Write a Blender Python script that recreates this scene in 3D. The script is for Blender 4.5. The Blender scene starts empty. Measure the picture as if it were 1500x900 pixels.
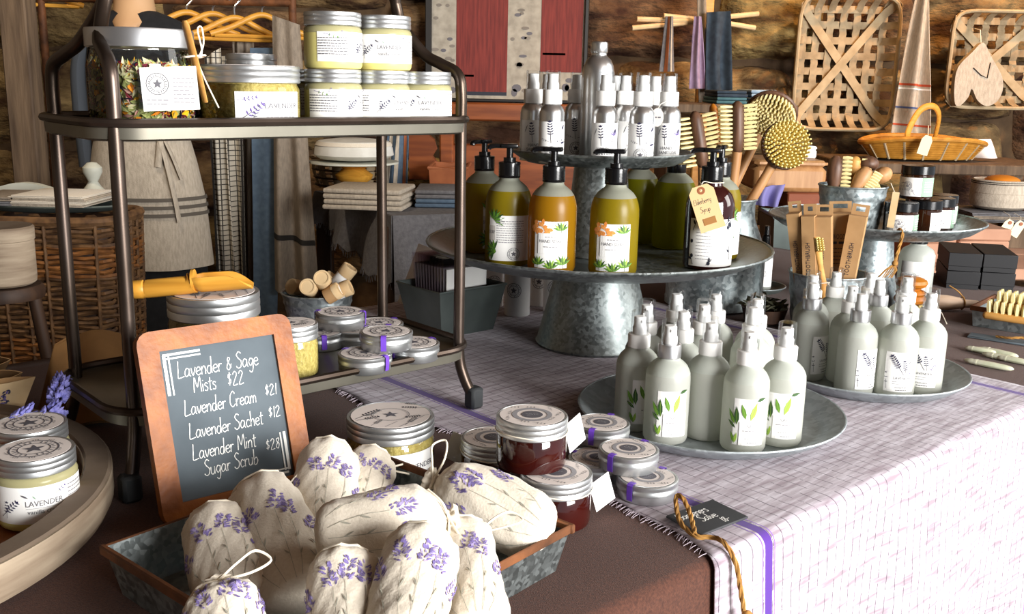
import bpy, bmesh, math, random
from mathutils import Vector, Matrix, noise
random.seed(7)
PI = math.pi
scene = bpy.context.scene
COL = scene.collection

# ------------------------------------------------------------------ camera
FPX, PITCH, ROLL, CAMZ = 1450.0, math.radians(12.8), math.radians(1.2), 1.136
FW = Vector((0, math.cos(PITCH), -math.sin(PITCH)))
_r0, _u0 = Vector((1, 0, 0)), Vector((0, math.sin(PITCH), math.cos(PITCH)))
RT = _r0*math.cos(ROLL) + _u0*math.sin(ROLL)
UP = _u0*math.cos(ROLL) - _r0*math.sin(ROLL)
CAM = Vector((0, 0, CAMZ))
cd = bpy.data.cameras.new('camera'); cd.sensor_width = 36; cd.lens = 36*FPX/1500
cd.clip_start = .05
cam = bpy.data.objects.new('camera', cd); COL.objects.link(cam)
m = Matrix.Identity(4)
for i in range(3):
    m[i][0], m[i][1], m[i][2], m[i][3] = RT[i], UP[i], -FW[i], CAM[i]
cam.matrix_world = m
scene.camera = cam

# ------------------------------------------------------------------ light
scene.view_settings.view_transform = 'Standard'
scene.view_settings.look = 'None'
scene.view_settings.gamma = 1
scene.view_settings.use_curve_mapping = False
scene.view_settings.exposure = 0.5
w = bpy.data.worlds.new('world'); scene.world = w; w.use_nodes = True
w.node_tree.nodes['Background'].inputs[0].default_value = (.86, .93, 1, 1)
w.node_tree.nodes['Background'].inputs[1].default_value = .46

def area(name, loc, target, sx, sy, power, col):
    l = bpy.data.lights.new(name, 'AREA'); l.shape = 'RECTANGLE'; l.size = sx; l.size_y = sy
    l.energy = power; l.color = col
    o = bpy.data.objects.new(name, l); COL.objects.link(o); o.location = loc
    o.rotation_euler = (Vector(target)-Vector(loc)).to_track_quat('-Z', 'Y').to_euler()
    return o
area('daylight_window', (2.5, -1.45, 1.45), (.35, 1.1, .8), 1.6, 1.5, 235, (1, .985, .96))
area('daylight_door', (2.9, 1.3, 1.9), (.5, 1.6, .85), 1.2, 1.5, 34, (1, .97, .92))
def spot(name, loc, target, power, col, size, blend=.6):
    l = bpy.data.lights.new(name, 'SPOT'); l.energy = power; l.color = col; l.spot_size = math.radians(size)
    l.spot_blend = blend; l.shadow_soft_size = .05
    o = bpy.data.objects.new(name, l); COL.objects.link(o); o.location = loc
    o.rotation_euler = (Vector(target)-Vector(loc)).to_track_quat('-Z', 'Y').to_euler()
spot('ceiling_spot_basket', (1.75, 3.05, 2.5), (1.35, 3.85, 1.4), 78, (1, .48, .14), 80)
spot('ceiling_spot_wall', (.6, 2.9, 2.5), (.55, 3.85, 1.4), 26, (1, .62, .28), 80)
spot('ceiling_spot_clothes', (-1.1, 2.0, 2.5), (-1.1, 3.1, 1.2), 34, (1, .82, .6), 95)
try:
    scene.cycles.max_bounces = 8; scene.cycles.transmission_bounces = 8; scene.cycles.transparent_max_bounces = 12
    scene.cycles.sample_clamp_indirect = 4
    scene.cycles.caustics_refractive = False; scene.cycles.caustics_reflective = False
except Exception: pass

# ------------------------------------------------------------------ positions: table axes and sight lines
TH = math.atan2(.667, .745)
CU, CV = Vector((math.cos(TH), math.sin(TH), 0)), Vector((-math.sin(TH), math.cos(TH), 0))
TZ = .75
def T(u, v, z=TZ): return CU*u + CV*v + Vector((0, 0, z))
def ray(px, py): return FW*FPX + RT*(px-750) + UP*(450-py)
def az(px, py, z=TZ):
    d = ray(px, py); return CAM + d*((z-CAMZ)/d.z)
def ay(px, py, Y):
    d = ray(px, py); return CAM + d*(Y/d.y)
def av(px, py, v):
    d = ray(px, py); return CAM + d*(v/(d.dot(CV)))
def mpp(P): return (P-CAM).dot(FW)/FPX
def pj(P):
    q = P-CAM; k = q.dot(FW); return 750+FPX*q.dot(RT)/k, 450-FPX*q.dot(UP)/k
def zat(P, py):
    lo, hi = -1., 4.
    for _ in range(50):
        mid = (lo+hi)/2
        if pj(Vector((P.x, P.y, mid)))[1] > py: lo = mid
        else: hi = mid
    return mid
def atb(px, py, z, r):          # base centre of a round thing of radius r whose front foot is seen at px,py
    P = az(px, py, z); d = Vector((P.x, P.y, 0)).normalized(); return P + d*r

# ------------------------------------------------------------------ mesh helpers
class MB:
    def __init__(s): s.v, s.f, s.m, s.mi = [], [], [], 0
    def add(s, vs, fs, mi=None):
        o = len(s.v); s.v += [tuple(v) for v in vs]
        for f in fs: s.f.append([i+o for i in f]); s.m.append(s.mi if mi is None else mi)
        return s
    def box(s, c, d, rz=0, M=None, mi=None):
        R = Matrix.Rotation(rz, 3, 'Z') if M is None else M
        vs = [Vector(c) + R @ Vector((x*d[0]/2, y*d[1]/2, z*d[2]/2)) for x in (-1, 1) for y in (-1, 1) for z in (-1, 1)]
        return s.add(vs, [(0, 1, 3, 2), (4, 6, 7, 5), (0, 4, 5, 1), (2, 3, 7, 6), (0, 2, 6, 4), (1, 5, 7, 3)], mi)
    def rbox(s, c, d, b=.003, rz=0, M=None, seg=1, mi=None):
        bm = bmesh.new(); bmesh.ops.create_cube(bm, size=1)
        for v in bm.verts: v.co = Vector((v.co.x*d[0], v.co.y*d[1], v.co.z*d[2]))
        bmesh.ops.bevel(bm, geom=bm.edges[:], offset=b, segments=seg, affect='EDGES', profile=.5)
        R = Matrix.Rotation(rz, 3, 'Z') if M is None else M
        vs = [Vector(c) + R @ v.co for v in bm.verts]
        for i, v in enumerate(bm.verts): v.index = i
        fs = [[v.index for v in f.verts] for f in bm.faces]; bm.free()
        return s.add(vs, fs, mi)
    def lathe(s, prof, n=32, M=None, mi=None, caps=True, sx=1, sy=1, wob=0):
        vs, fs = [], []
        for (r, z) in prof:
            for k in range(n):
                a = 2*PI*k/n; q = r*(1+(wob*math.sin(a*n/2*1.0) if wob else 0))
                p = Vector((q*math.cos(a)*sx, q*math.sin(a)*sy, z)); vs.append(M @ p if M else p)
        for j in range(len(prof)-1):
            for k in range(n):
                a, b = j*n+k, j*n+(k+1) % n
                fs.append((a, b, b+n, a+n))
        if caps:
            if prof[0][0] > 1e-6: fs.append(tuple(reversed(range(n))))
            if prof[-1][0] > 1e-6: fs.append(tuple(range((len(prof)-1)*n, len(prof)*n)))
        return s.add(vs, fs, mi)
    def tube(s, path, r, n=8, closed=False, mi=None, caps=True, flat=1):
        P = [Vector(p) for p in path]; N = len(P); vs, fs = [], []
        up = Vector((0, 0, 1)); prev = None
        for i in range(N):
            a = P[(i-1) % N] if (closed or i > 0) else P[i]; b = P[(i+1) % N] if (closed or i < N-1) else P[i]
            t = (b-a).normalized() if (b-a).length > 1e-9 else Vector((0, 0, 1))
            if prev is None:
                x = t.cross(up)
                if x.length < .05: x = t.cross(Vector((1, 0, 0)))
                x.normalize()
            else:
                x = (prev - t*prev.dot(t))
                if x.length < 1e-6: x = t.cross(up)
                x.normalize()
            prev = x; y = t.cross(x)
            q = r[i] if isinstance(r, (list, tuple)) else r
            for k in range(n):
                an = 2*PI*k/n; vs.append(P[i] + x*(q*math.cos(an)) + y*(q*flat*math.sin(an)))
        for i in range(N if closed else N-1):
            j = (i+1) % N
            for k in range(n):
                fs.append((i*n+k, i*n+(k+1) % n, j*n+(k+1) % n, j*n+k))
        if caps and not closed:
            fs.append(tuple(reversed(range(n)))); fs.append(tuple(range((N-1)*n, N*n)))
        return s.add(vs, fs, mi)
    def sph(s, c, r, nu=14, nv=8, M=None, mi=None):
        if not isinstance(r, (tuple, list)): r = (r, r, r)
        vs, fs = [], []
        for j in range(nv+1):
            t = PI*j/nv
            for k in range(nu):
                a = 2*PI*k/nu
                p = Vector((r[0]*math.sin(t)*math.cos(a), r[1]*math.sin(t)*math.sin(a), -r[2]*math.cos(t)))
                vs.append(Vector(c) + (M @ p if M else p))
        for j in range(nv):
            for k in range(nu):
                fs.append((j*nu+k, j*nu+(k+1) % nu, (j+1)*nu+(k+1) % nu, (j+1)*nu+k))
        return s.add(vs, fs, mi)
    def prism(s, poly, z0, z1, M=None, mi=None):
        n = len(poly)
        vs = [Vector((x, y, z0)) for x, y in poly] + [Vector((x, y, z1)) for x, y in poly]
        if M: vs = [M @ v for v in vs]
        fs = [tuple(reversed(range(n))), tuple(range(n, 2*n))] + [(i, (i+1) % n, n+(i+1) % n, n+i) for i in range(n)]
        return s.add(vs, fs, mi)
    def grid(s, fn, nu, nv, mi=None, thick=0):     # fn(i/nu, j/nv) -> point ; thick gives the sheet a back and rim
        P = [[Vector(fn(i/nu, j/nv)) for i in range(nu+1)] for j in range(nv+1)]
        vs = [p for row in P for p in row]; W = nu+1
        fs = [(j*W+i, j*W+i+1, (j+1)*W+i+1, (j+1)*W+i) for j in range(nv) for i in range(nu)]
        if thick:
            o = len(vs)
            for j in range(nv+1):
                for i in range(nu+1):
                    a = P[j][min(i+1, nu)]-P[j][max(i-1, 0)]; b = P[min(j+1, nv)][i]-P[max(j-1, 0)][i]
                    nn = a.cross(b); nn = nn.normalized() if nn.length > 1e-9 else Vector((0, 0, 1))
                    vs.append(P[j][i]-nn*thick)
            fs += [(o+(j+1)*W+i, o+(j+1)*W+i+1, o+j*W+i+1, o+j*W+i) for j in range(nv) for i in range(nu)]
            for i in range(nu):
                fs.append((i+1, i, o+i, o+i+1)); k = nv*W; fs.append((k+i, k+i+1, o+k+i+1, o+k+i))
            for j in range(nv):
                fs.append((j*W, (j+1)*W, o+(j+1)*W, o+j*W)); k = nu; fs.append(((j+1)*W+k, j*W+k, o+j*W+k, o+(j+1)*W+k))
        return s.add(vs, fs, mi)
    def xf(s, M): s.v = [tuple(M @ Vector(v)) for v in s.v]; return s

def spline(pts, k=6, closed=False):
    P = [Vector(p) for p in pts]; out = []; N = len(P)
    for i in range(N if closed else N-1):
        if closed: a, b, c, d = P[i-1], P[i], P[(i+1) % N], P[(i+2) % N]
        else: a, b, c, d = P[max(i-1, 0)], P[i], P[i+1], P[min(i+2, N-1)]
        for j in range(k):
            t = j/k
            out.append(.5*((2*b)+(c-a)*t+(2*a-5*b+4*c-d)*t*t+(3*b-a-3*c+d)*t*t*t))
    if not closed: out.append(P[-1])
    return out

def ob(name, mb, mats, parent=None, loc=(0, 0, 0), rot=(0, 0, 0), smooth=38, data=None):
    if data is None:
        me = bpy.data.meshes.new(name); me.from_pydata(mb.v, [], mb.f)
        for k in (mats if isinstance(mats, (list, tuple)) else [mats]): me.materials.append(M(k) if isinstance(k, str) else k)
        if isinstance(mats, (list, tuple)) and len(mats) > 1: me.polygons.foreach_set('material_index', mb.m)
        if smooth:
            me.polygons.foreach_set('use_smooth', [True]*len(me.polygons))
            me.set_sharp_from_angle(angle=math.radians(smooth))
        me.update()
    else: me = data
    o = bpy.data.objects.new(name, me); COL.objects.link(o); o.location = loc; o.rotation_euler = rot
    if parent: o.parent = parent
    return o
def tag(o, label=None, cat=None, group=None, kind=None):
    if label: o['label'] = label
    if cat: o['category'] = cat
    if group: o['group'] = group
    if kind: o['kind'] = kind
    return o
def thing(name, label, cat, loc=(0, 0, 0), rz=0, group=None, rot=None):
    o = bpy.data.objects.new(name, None); COL.objects.link(o); o.empty_display_size = .02
    o.location = loc; o.rotation_euler = rot or (0, 0, rz)
    return tag(o, label, cat, group)
KIDS = {}
def kids(o): return [c for c in COL.objects if c.parent == o] if o.name not in KIDS else KIDS[o.name]
def dup(root, loc, rz=0, label=None, group=None, rot=None, scale=None):
    if root.name not in KIDS: KIDS[root.name] = [(c, list(c.children)) for c in root.children]
    r = root.copy(); COL.objects.link(r); r.location = loc; r.rotation_euler = rot or (0, 0, rz)
    if scale: r.scale = (scale,)*3 if not isinstance(scale, tuple) else scale
    if label: r['label'] = label
    if group: r['group'] = group
    for c, gs in KIDS[root.name]:
        k = c.copy(); COL.objects.link(k); k.parent = r
        for g in gs:
            q = g.copy(); COL.objects.link(q); q.parent = k
    return r
class Proto:        # first use moves the built thing itself, later uses copy it
    def __init__(s, root): s.r, s.used = root, False
    def put(s, loc, rz=0, label=None, group=None, rot=None, scale=None):
        if not s.used:
            s.used = True
            if s.r.name not in KIDS: KIDS[s.r.name] = [(c, list(c.children)) for c in s.r.children]
            s.r.location = loc; s.r.rotation_euler = rot or (0, 0, rz)
            if scale: s.r.scale = (scale,)*3 if not isinstance(scale, tuple) else scale
            if label: s.r['label'] = label
            if group: s.r['group'] = group
            return s.r
        r = dup(s.r, loc, rz, label, group, rot, scale)
        if not scale: r.scale = (1, 1, 1)
        return r

# ------------------------------------------------------------------ materials
def lin(c):
    if isinstance(c, str):
        c = c.lstrip('#'); c = [int(c[i:i+2], 16)/255 for i in (0, 2, 4)]
    return tuple((x/12.92 if x <= .04045 else ((x+.055)/1.055)**2.4) for x in c) + (1,)
def mk(name, col, rough=.5, metal=0, col2=None, vs=8, vdetail=4, vst=(1, 1, 1), bump=0, bs=60, trans=0, ior=1.45, coat=0, sheen=0, alpha=1, sss=0, rnd=0, kind='noise', bst=(1, 1, 1), lo=.35, hi=.65, rough2=None, bd=.004, bdet=3):
    mt = bpy.data.materials.new(name); mt.use_nodes = True
    nt = mt.node_tree; N, L = nt.nodes, nt.links; b = N['Principled BSDF']
    b.inputs['Roughness'].default_value = rough; b.inputs['Metallic'].default_value = metal
    b.inputs['IOR'].default_value = ior; b.inputs['Transmission Weight'].default_value = trans
    b.inputs['Coat Weight'].default_value = coat; b.inputs['Sheen Weight'].default_value = sheen
    b.inputs['Alpha'].default_value = alpha
    if sss:
        b.inputs['Subsurface Weight'].default_value = sss; b.inputs['Subsurface Radius'].default_value = (.01, .01, .01)
    b.inputs['Base Color'].default_value = lin(col)
    tc = N.new('ShaderNodeTexCoord')
    def tex(kind, sc, st, det):
        mp = N.new('ShaderNodeMapping'); mp.inputs['Scale'].default_value = st; L.new(tc.outputs['Object'], mp.inputs[0])
        if kind == 'voronoi':
            t = N.new('ShaderNodeTexVoronoi'); t.inputs['Scale'].default_value = sc; L.new(mp.outputs[0], t.inputs['Vector'])
            sp = N.new('ShaderNodeSeparateColor'); L.new(t.outputs['Color'], sp.inputs[0]); return sp.outputs[0]
        t = N.new('ShaderNodeTexNoise'); t.inputs['Scale'].default_value = sc; t.inputs['Detail'].default_value = det
        L.new(mp.outputs[0], t.inputs['Vector']); return t.outputs['Fac']
    fac = None
    if col2:
        fac = tex(kind, vs, vst, vdetail)
        rp = N.new('ShaderNodeMapRange'); rp.inputs[1].default_value = lo; rp.inputs[2].default_value = hi; L.new(fac, rp.inputs[0])
        mx = N.new('ShaderNodeMix'); mx.data_type = 'RGBA'; mx.inputs[6].default_value = lin(col); mx.inputs[7].default_value = lin(col2)
        L.new(rp.outputs[0], mx.inputs[0]); out = mx.outputs[2]
        if rnd:
            oi = N.new('ShaderNodeObjectInfo'); hs = N.new('ShaderNodeHueSaturation')
            mr = N.new('ShaderNodeMapRange'); mr.inputs[3].default_value = 1-rnd; mr.inputs[4].default_value = 1+rnd
            L.new(oi.outputs['Random'], mr.inputs[0]); L.new(mr.outputs[0], hs.inputs['Value']); L.new(out, hs.inputs['Color'])
            ml = N.new('ShaderNodeMath'); ml.operation = 'MULTIPLY_ADD'; ml.inputs[1].default_value = .05; ml.inputs[2].default_value = .475
            L.new(oi.outputs['Random'], ml.inputs[0]); L.new(ml.outputs[0], hs.inputs['Hue']); out = hs.outputs[0]
        L.new(out, b.inputs['Base Color'])
        if rough2 is not None:
            m2 = N.new('ShaderNodeMapRange'); m2.inputs[3].default_value = rough; m2.inputs[4].default_value = rough2
            L.new(rp.outputs[0], m2.inputs[0]); L.new(m2.outputs[0], b.inputs['Roughness'])
    if bump:
        t = tex('noise', bs, bst, bdet); bp = N.new('ShaderNodeBump'); bp.inputs['Strength'].default_value = bump; bp.inputs['Distance'].default_value = bd
        L.new(t, bp.inputs['Height']); L.new(bp.outputs[0], b.inputs['Normal'])
    return mt
DEFS = dict(
    stone=dict(col='3c2411', col2='957850', rough=.9, vs=6, vdetail=14, vst=(1, 1, 1.9), bump=1, bs=9, bst=(1, 1, 2.2), bdet=12, bd=.05, rnd=.45, lo=.36, hi=.66),
    mortar=dict(col='3a2a1c', col2='5a4630', rough=.95, vs=12, bump=.6, bs=40),
    floorwood=dict(col='3a2a20', col2='55402f', rough=.7, vs=4, vst=(1, 8, 1), bump=.2, bs=30),
    plaster=dict(col='6a5b4a', col2='7d6c58', rough=.9, vs=3),
    ceilwood=dict(col='4a3727', col2='5f4833', rough=.8, vs=4, vst=(1, 8, 1)),
    oldwood=dict(col='6e5a46', col2='4a3a2c', rough=.8, vs=9, vst=(5, 5, .5), bump=.3, bs=40, bst=(4, 4, .4)),
    darkwood=dict(col='2e1d14', col2='47301f', rough=.6, vs=9, vst=(5, 5, .5)),
    redwood=dict(col='6b3416', col2='8a4a22', rough=.45, vs=9, vst=(.6, 5, 5), coat=.2),
    pine=dict(col='d8a259', col2='c08844', rough=.55, vs=14, vst=(1, 5, 5)),
    bamboo=dict(col='d79c3c', col2='c58a30', rough=.45, vs=30, vst=(.4, 5, 5)),
    frame_wood=dict(col='a45f22', col2='7e4315', rough=.5, vs=40, vst=(1, 1, 1), bump=.15, bs=200),
    graywood=dict(col='b8a68f', col2='8d7a66', rough=.75, vs=16, vst=(.5, .5, 5), bump=.15, bs=60, vdetail=6),
    graywood_top=dict(col='857462', col2='66574a', rough=.8, vs=9, bump=.15, bs=60),
    walnut=dict(col='6a4a36', col2='4a3022', rough=.5, vs=30, vst=(4, 4, .6)),
    beech=dict(col='b88a5c', col2='a5764a', rough=.5, vs=20, vst=(4, 4, .5)),
    bronze=dict(col='5a4e47', col2='43382f', rough=.34, metal=.85, vs=12),
    shelfmetal=dict(col='6f6b60', col2='837f73', rough=.4, metal=.7, vs=10),
    rubber=dict(col='2f3234', rough=.6),
    galv=dict(col='8c979a', col2='bcc6c8', rough=.34, metal=.85, kind='voronoi', vs=170, lo=0, hi=1, rough2=.5),
    galv_old=dict(col='727979', col2='99a0a0', rough=.32, metal=.85, kind='voronoi', vs=230, lo=0, hi=1, rough2=.52, bump=.08, bs=60),
    galv_plate=dict(col='98a0a3', col2='b4bcbf', rough=.38, metal=.6, kind='voronoi', vs=130, lo=0, hi=1, rough2=.5),
    zinc_dark=dict(col='5d6664', col2='76807d', rough=.45, metal=.75, vs=10, vdetail=6),
    rust=dict(col='7d4c2a', col2='4a2c18', rough=.7, metal=.2, vs=25, bump=.2, bs=90),
    alu=dict(col='d8d8d8', rough=.28, metal=.95),
    alu_dull=dict(col='c9cbcc', col2='bfc1c2', rough=.38, metal=.9, vs=30),
    silver=dict(col='c4c4c6', rough=.34, metal=.9),
    browncloth=dict(col='3d2219', col2='583426', rough=.95, vs=420, sheen=.08, bump=.5, bs=900, bd=.0012, lo=.3, hi=.7),
    chalk=dict(col='f2f2ee', rough=.9), slate=dict(col='5b656c', col2='4a545b', rough=.75, vs=14, vdetail=7),
    blackslate=dict(col='2c2d30', col2='38393c', rough=.6, vs=20),
    white_plastic=dict(col='f2f1ee', rough=.35, sss=0), clear_cap=dict(col='f6f8fa', rough=.08, trans=.92, ior=1.2),
    black_plastic=dict(col='0e0e10', rough=.22), black_matte=dict(col='17171a', rough=.55),
    paper=dict(col='f4f3f0', rough=.6), paper_pink=dict(col='e6dcd6', rough=.6), paper_gray=dict(col='cfcac4', rough=.6),
    ink=dict(col='1f2230', rough=.6), ink_navy=dict(col='2c2a4a', rough=.6), ink_gray=dict(col='5d5b62', rough=.6), ink_lightgray=dict(col='98969a', rough=.6),
    ink_purple=dict(col='6a5a96', rough=.7), ink_green=dict(col='5f8d2f', rough=.6), ink_dkgreen=dict(col='2f5222', rough=.6), ink_lime=dict(col='9cc04c', rough=.6),
    ink_orange=dict(col='e08a3e', rough=.6), ink_orange2=dict(col='ef9f55', rough=.6), ink_sage=dict(col='8fae96', rough=.6),
    tape=dict(col='6f45c0', rough=.4),
    frosted=dict(col='d6dcd2', rough=.42, trans=.55, ior=1.25), frost_liquid=dict(col='d9ddc9', rough=.3, trans=.25, ior=1.2),
    soap_green=dict(col='8f8a1c', rough=.3, trans=.3, ior=1.3, sss=.0), soap_amber=dict(col='b98a1c', rough=.3, trans=.3, ior=1.3), soap_bright=dict(col='7d8a10', rough=.3, trans=.3, ior=1.3),
    frost_neck=dict(col='c9cdb8', rough=.4, trans=.5, ior=1.25),
    syrup=dict(col='2a0a0a', rough=.08, coat=.5), syrup_red=dict(col='240706', rough=.08, coat=.6, col2='340c08', vs=20),
    glass=dict(col='ffffff', rough=.02, trans=1, ior=1.12),
    amber=dict(col='2c1406', rough=.08, coat=.6), amber_honey=dict(col='8a5a12', rough=.2),
    cream=dict(col='e6dc8a', rough=.35, trans=.1, ior=1.3), creamglass=dict(col='cfc896', rough=.2, trans=.4, ior=1.25),
    scrub=dict(col='c9b568', col2='a8934a', rough=.6, vs=240, bump=.6, bs=260), scrub_yellow=dict(col='d9c84a', col2='b8a634', rough=.5, vs=240, bump=.6, bs=260),
    kraft=dict(col='b08a5e', col2='a57f54', rough=.85, vs=30), kraft_light=dict(col='d9bd92', col2='cfae80', rough=.8, vs=30), kraft_brown=dict(col='8f6638', col2='7d5830', rough=.85, vs=20),
    card=dict(col='a98c64', rough=.8), linen=dict(col='bfb3a2', col2='aa9e8e', rough=.95, vs=160, vst=(1, 1, .3), bump=.3, bs=300),
    linen_dark=dict(col='8d8071', col2='7c7063', rough=.95, vs=160, vst=(1, 1, .3), bump=.3, bs=300),
    muslin=dict(col='e3d9c8', col2='dacfbd', rough=.95, vs=400, bump=.12, bs=500, sheen=.2),
    string=dict(col='e9dfcc', rough=.9), twine=dict(col='b58645', col2='8f6530', rough=.9, vs=120),
    white_cloth=dict(col='dcdad2', col2='cfccc3', rough=.9, vs=30), gray_cloth=dict(col='6e6c6e', col2='5f5d60', rough=.95, vs=90, bump=.3, bs=200),
    blue_cloth=dict(col='586a7c', col2='4c5d70', rough=.95, vs=60), navy_cloth=dict(col='27313d', col2='34414e', rough=.95, vs=40), teal_cloth=dict(col='3d5f66', col2='4a6d74', rough=.95, vs=40),
    sky_cloth=dict(col='8aa0b4', col2='a2b4c2', rough=.95, vs=40), mauve_cloth=dict(col='8a7690', col2='9c88a2', rough=.95, vs=40), lilac_cloth=dict(col='7a74a8', rough=.95),
    black_cloth=dict(col='111114', col2='19191c', rough=.95, vs=60), slate_cloth=dict(col='3e434a', rough=.95),
    stripe_red=dict(col='b04a2c', rough=.9), stripe_blue=dict(col='4a5a86', rough=.9), stripe_dark=dict(col='5d564e', rough=.95), stripe_black=dict(col='26221f', rough=.95),
    skin_form=dict(col='c29a72', col2='b58c64', rough=.6, vs=10), white_paint=dict(col='cfd0c4', col2='bfc0b2', rough=.5, vs=10),
    wicker=dict(col='7a5836', col2='4e3520', rough=.7, vs=40), wicker_red=dict(col='95602e', col2='6e4420', rough=.7, vs=40), wicker_gold=dict(col='c48a34', col2='a87020', rough=.6, vs=40),
    splint=dict(col='b19c7c', col2='8d7a5e', rough=.8, vs=20, vst=(1, 1, 1)), splint_rim=dict(col='b8a484', col2='a08c6c', rough=.8, vs=20),
    picture_stone=dict(col='a8a296', col2='8f897e', rough=.8, vs=30), picture_pebble=dict(col='7d786e', col2='9a948a', rough=.8, vs=12, rnd=.3), picture_red=dict(col='7a2c26', col2='5e1c1a', rough=.7, vs=14, vst=(8, 1, .6)),
    frame_black=dict(col='1c1a1a', rough=.5), leather=dict(col='9c5a34', col2='8a4c2a', rough=.55, vs=20), terracotta=dict(col='8a4a2e', col2='753c24', rough=.7, vs=10),
    bristle=dict(col='e8d79c', rough=.95), bristle_yellow=dict(col='e3cf86', rough=.95), tagpaper=dict(col='d7b685', rough=.8), tagcream=dict(col='e2d6b8', rough=.8),
    orange_fruit=dict(col='d07a1c', rough=.6), brushwood=dict(col='c0741e', col2='a9641a', rough=.4, vs=20, vst=(1, 1, 5)), jade=dict(col='dedcc8', rough=.15, coat=.6, col2='c6ccae', vs=40),
    leaf_gray=dict(col='6a6a52', col2='4e4e3c', rough=.8, vs=40), lavender=dict(col='5a5aa0', col2='8a88c8', rough=.8, vs=200), stem=dict(col='c8c890', rough=.7), fringe=dict(col='c4b6c0', rough=.95), stem_dark=dict(col='6f6a40', rough=.7),
    petal_yellow=dict(col='f4b81c', rough=.7), petal_orange=dict(col='ee9a28', rough=.7), petal_green=dict(col='c4c684', col2='9aa05c', rough=.8, vs=60), petal_red=dict(col='7a2030', rough=.7), petal_pink=dict(col='d8a898', rough=.8), petal_blue=dict(col='24264e', rough=.8), petal_cream=dict(col='ebe2b8', rough=.8),
    plasticfilm=dict(col='e8e4e8', rough=.1, trans=.8, ior=1.1), pinkboard=dict(col='b98d74', col2='a87c64', rough=.8, vs=10), seal=dict(col='9a6a34', rough=.6),

)
MATS = {}
def M(k):
    if k not in MATS: MATS[k] = SPECIAL[k](k) if k in SPECIAL else mk(k, **DEFS[k])
    return MATS[k]

def m_runner(k):
    mt = bpy.data.materials.new(k); mt.use_nodes = True; nt = mt.node_tree; N, L = nt.nodes, nt.links; b = N['Principled BSDF']
    b.inputs['Roughness'].default_value = .92; b.inputs['Sheen Weight'].default_value = .15
    uv = N.new('ShaderNodeUVMap'); sp = N.new('ShaderNodeSeparateXYZ'); L.new(uv.outputs[0], sp.inputs[0])
    def math_(op, a, b_=None, c=None):
        n = N.new('ShaderNodeMath'); n.operation = op
        for i, x in enumerate((a, b_, c)):
            if x is None: continue
            if isinstance(x, (int, float)): n.inputs[i].default_value = x
            else: L.new(x, n.inputs[i])
        return n.outputs[0]
    nz = N.new('ShaderNodeTexNoise'); nz.inputs['Scale'].default_value = 30; L.new(uv.outputs[0], nz.inputs['Vector'])
    jit = math_('MULTIPLY', math_('SUBTRACT', nz.outputs['Fac'], .5), .006)
    X = math_('ADD', sp.outputs[0], jit); Y = math_('ADD', sp.outputs[1], jit)
    def line(x, period, width):       # 1 on the line
        fr = math_('FRACT', math_('DIVIDE', x, period)); d = math_('ABSOLUTE', math_('SUBTRACT', fr, .5)); return math_('LESS_THAN', d, width/period/2)
    def band(x, c, wd): return math_('LESS_THAN', math_('ABSOLUTE', math_('SUBTRACT', x, c)), wd/2)
    base = N.new('ShaderNodeTexNoise'); base.inputs['Scale'].default_value = 1; base.inputs['Detail'].default_value = 5
    mp = N.new('ShaderNodeMapping'); mp.inputs['Scale'].default_value = (20, 160, 1); L.new(uv.outputs[0], mp.inputs[0]); L.new(mp.outputs[0], base.inputs['Vector'])
    mr = N.new('ShaderNodeMapRange'); mr.inputs[1].default_value = .35; mr.inputs[2].default_value = .65; L.new(base.outputs['Fac'], mr.inputs[0])
    def mix(f, a, c):
        n = N.new('ShaderNodeMix'); n.data_type = 'RGBA'
        for i, x in ((0, f), (6, a), (7, c)):
            if isinstance(x, tuple) or isinstance(x, (int, float)): n.inputs[i].default_value = x
            else: L.new(x, n.inputs[i])
        return n.outputs[2]
    c = mix(mr.outputs[0], lin('8f7f89'), lin('c9c1cb'))
    nl = N.new('ShaderNodeTexNoise'); nl.inputs['Scale'].default_value = 120; L.new(uv.outputs[0], nl.inputs['Vector'])
    brk = math_('GREATER_THAN', nl.outputs['Fac'], .42)
    l1 = math_('MULTIPLY', line(X, .0155, .0013), brk)
    l2 = math_('MULTIPLY', line(Y, .0085, .0008), math_('GREATER_THAN', nl.outputs['Fac'], .48))
    c = mix(math_('MULTIPLY', l1, .75), c, lin('3d333f'))
    c = mix(math_('MULTIPLY', l2, .2), c, lin('7d707b'))
    for cc, wd in ((.063, .011), (.675, .011)):
        c = mix(band(sp.outputs[0], cc, wd), c, lin('4f2888'))
        for o in (-.009, .009): c = mix(band(sp.outputs[0], cc+o, .0014), c, lin('7a55a8'))
    L.new(c, b.inputs['Base Color'])
    bp = N.new('ShaderNodeBump'); bp.inputs['Strength'].default_value = .25; bp.inputs['Distance'].default_value = .002
    L.new(base.outputs['Fac'], bp.inputs['Height']); L.new(bp.outputs[0], b.inputs['Normal'])
    return mt
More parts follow.
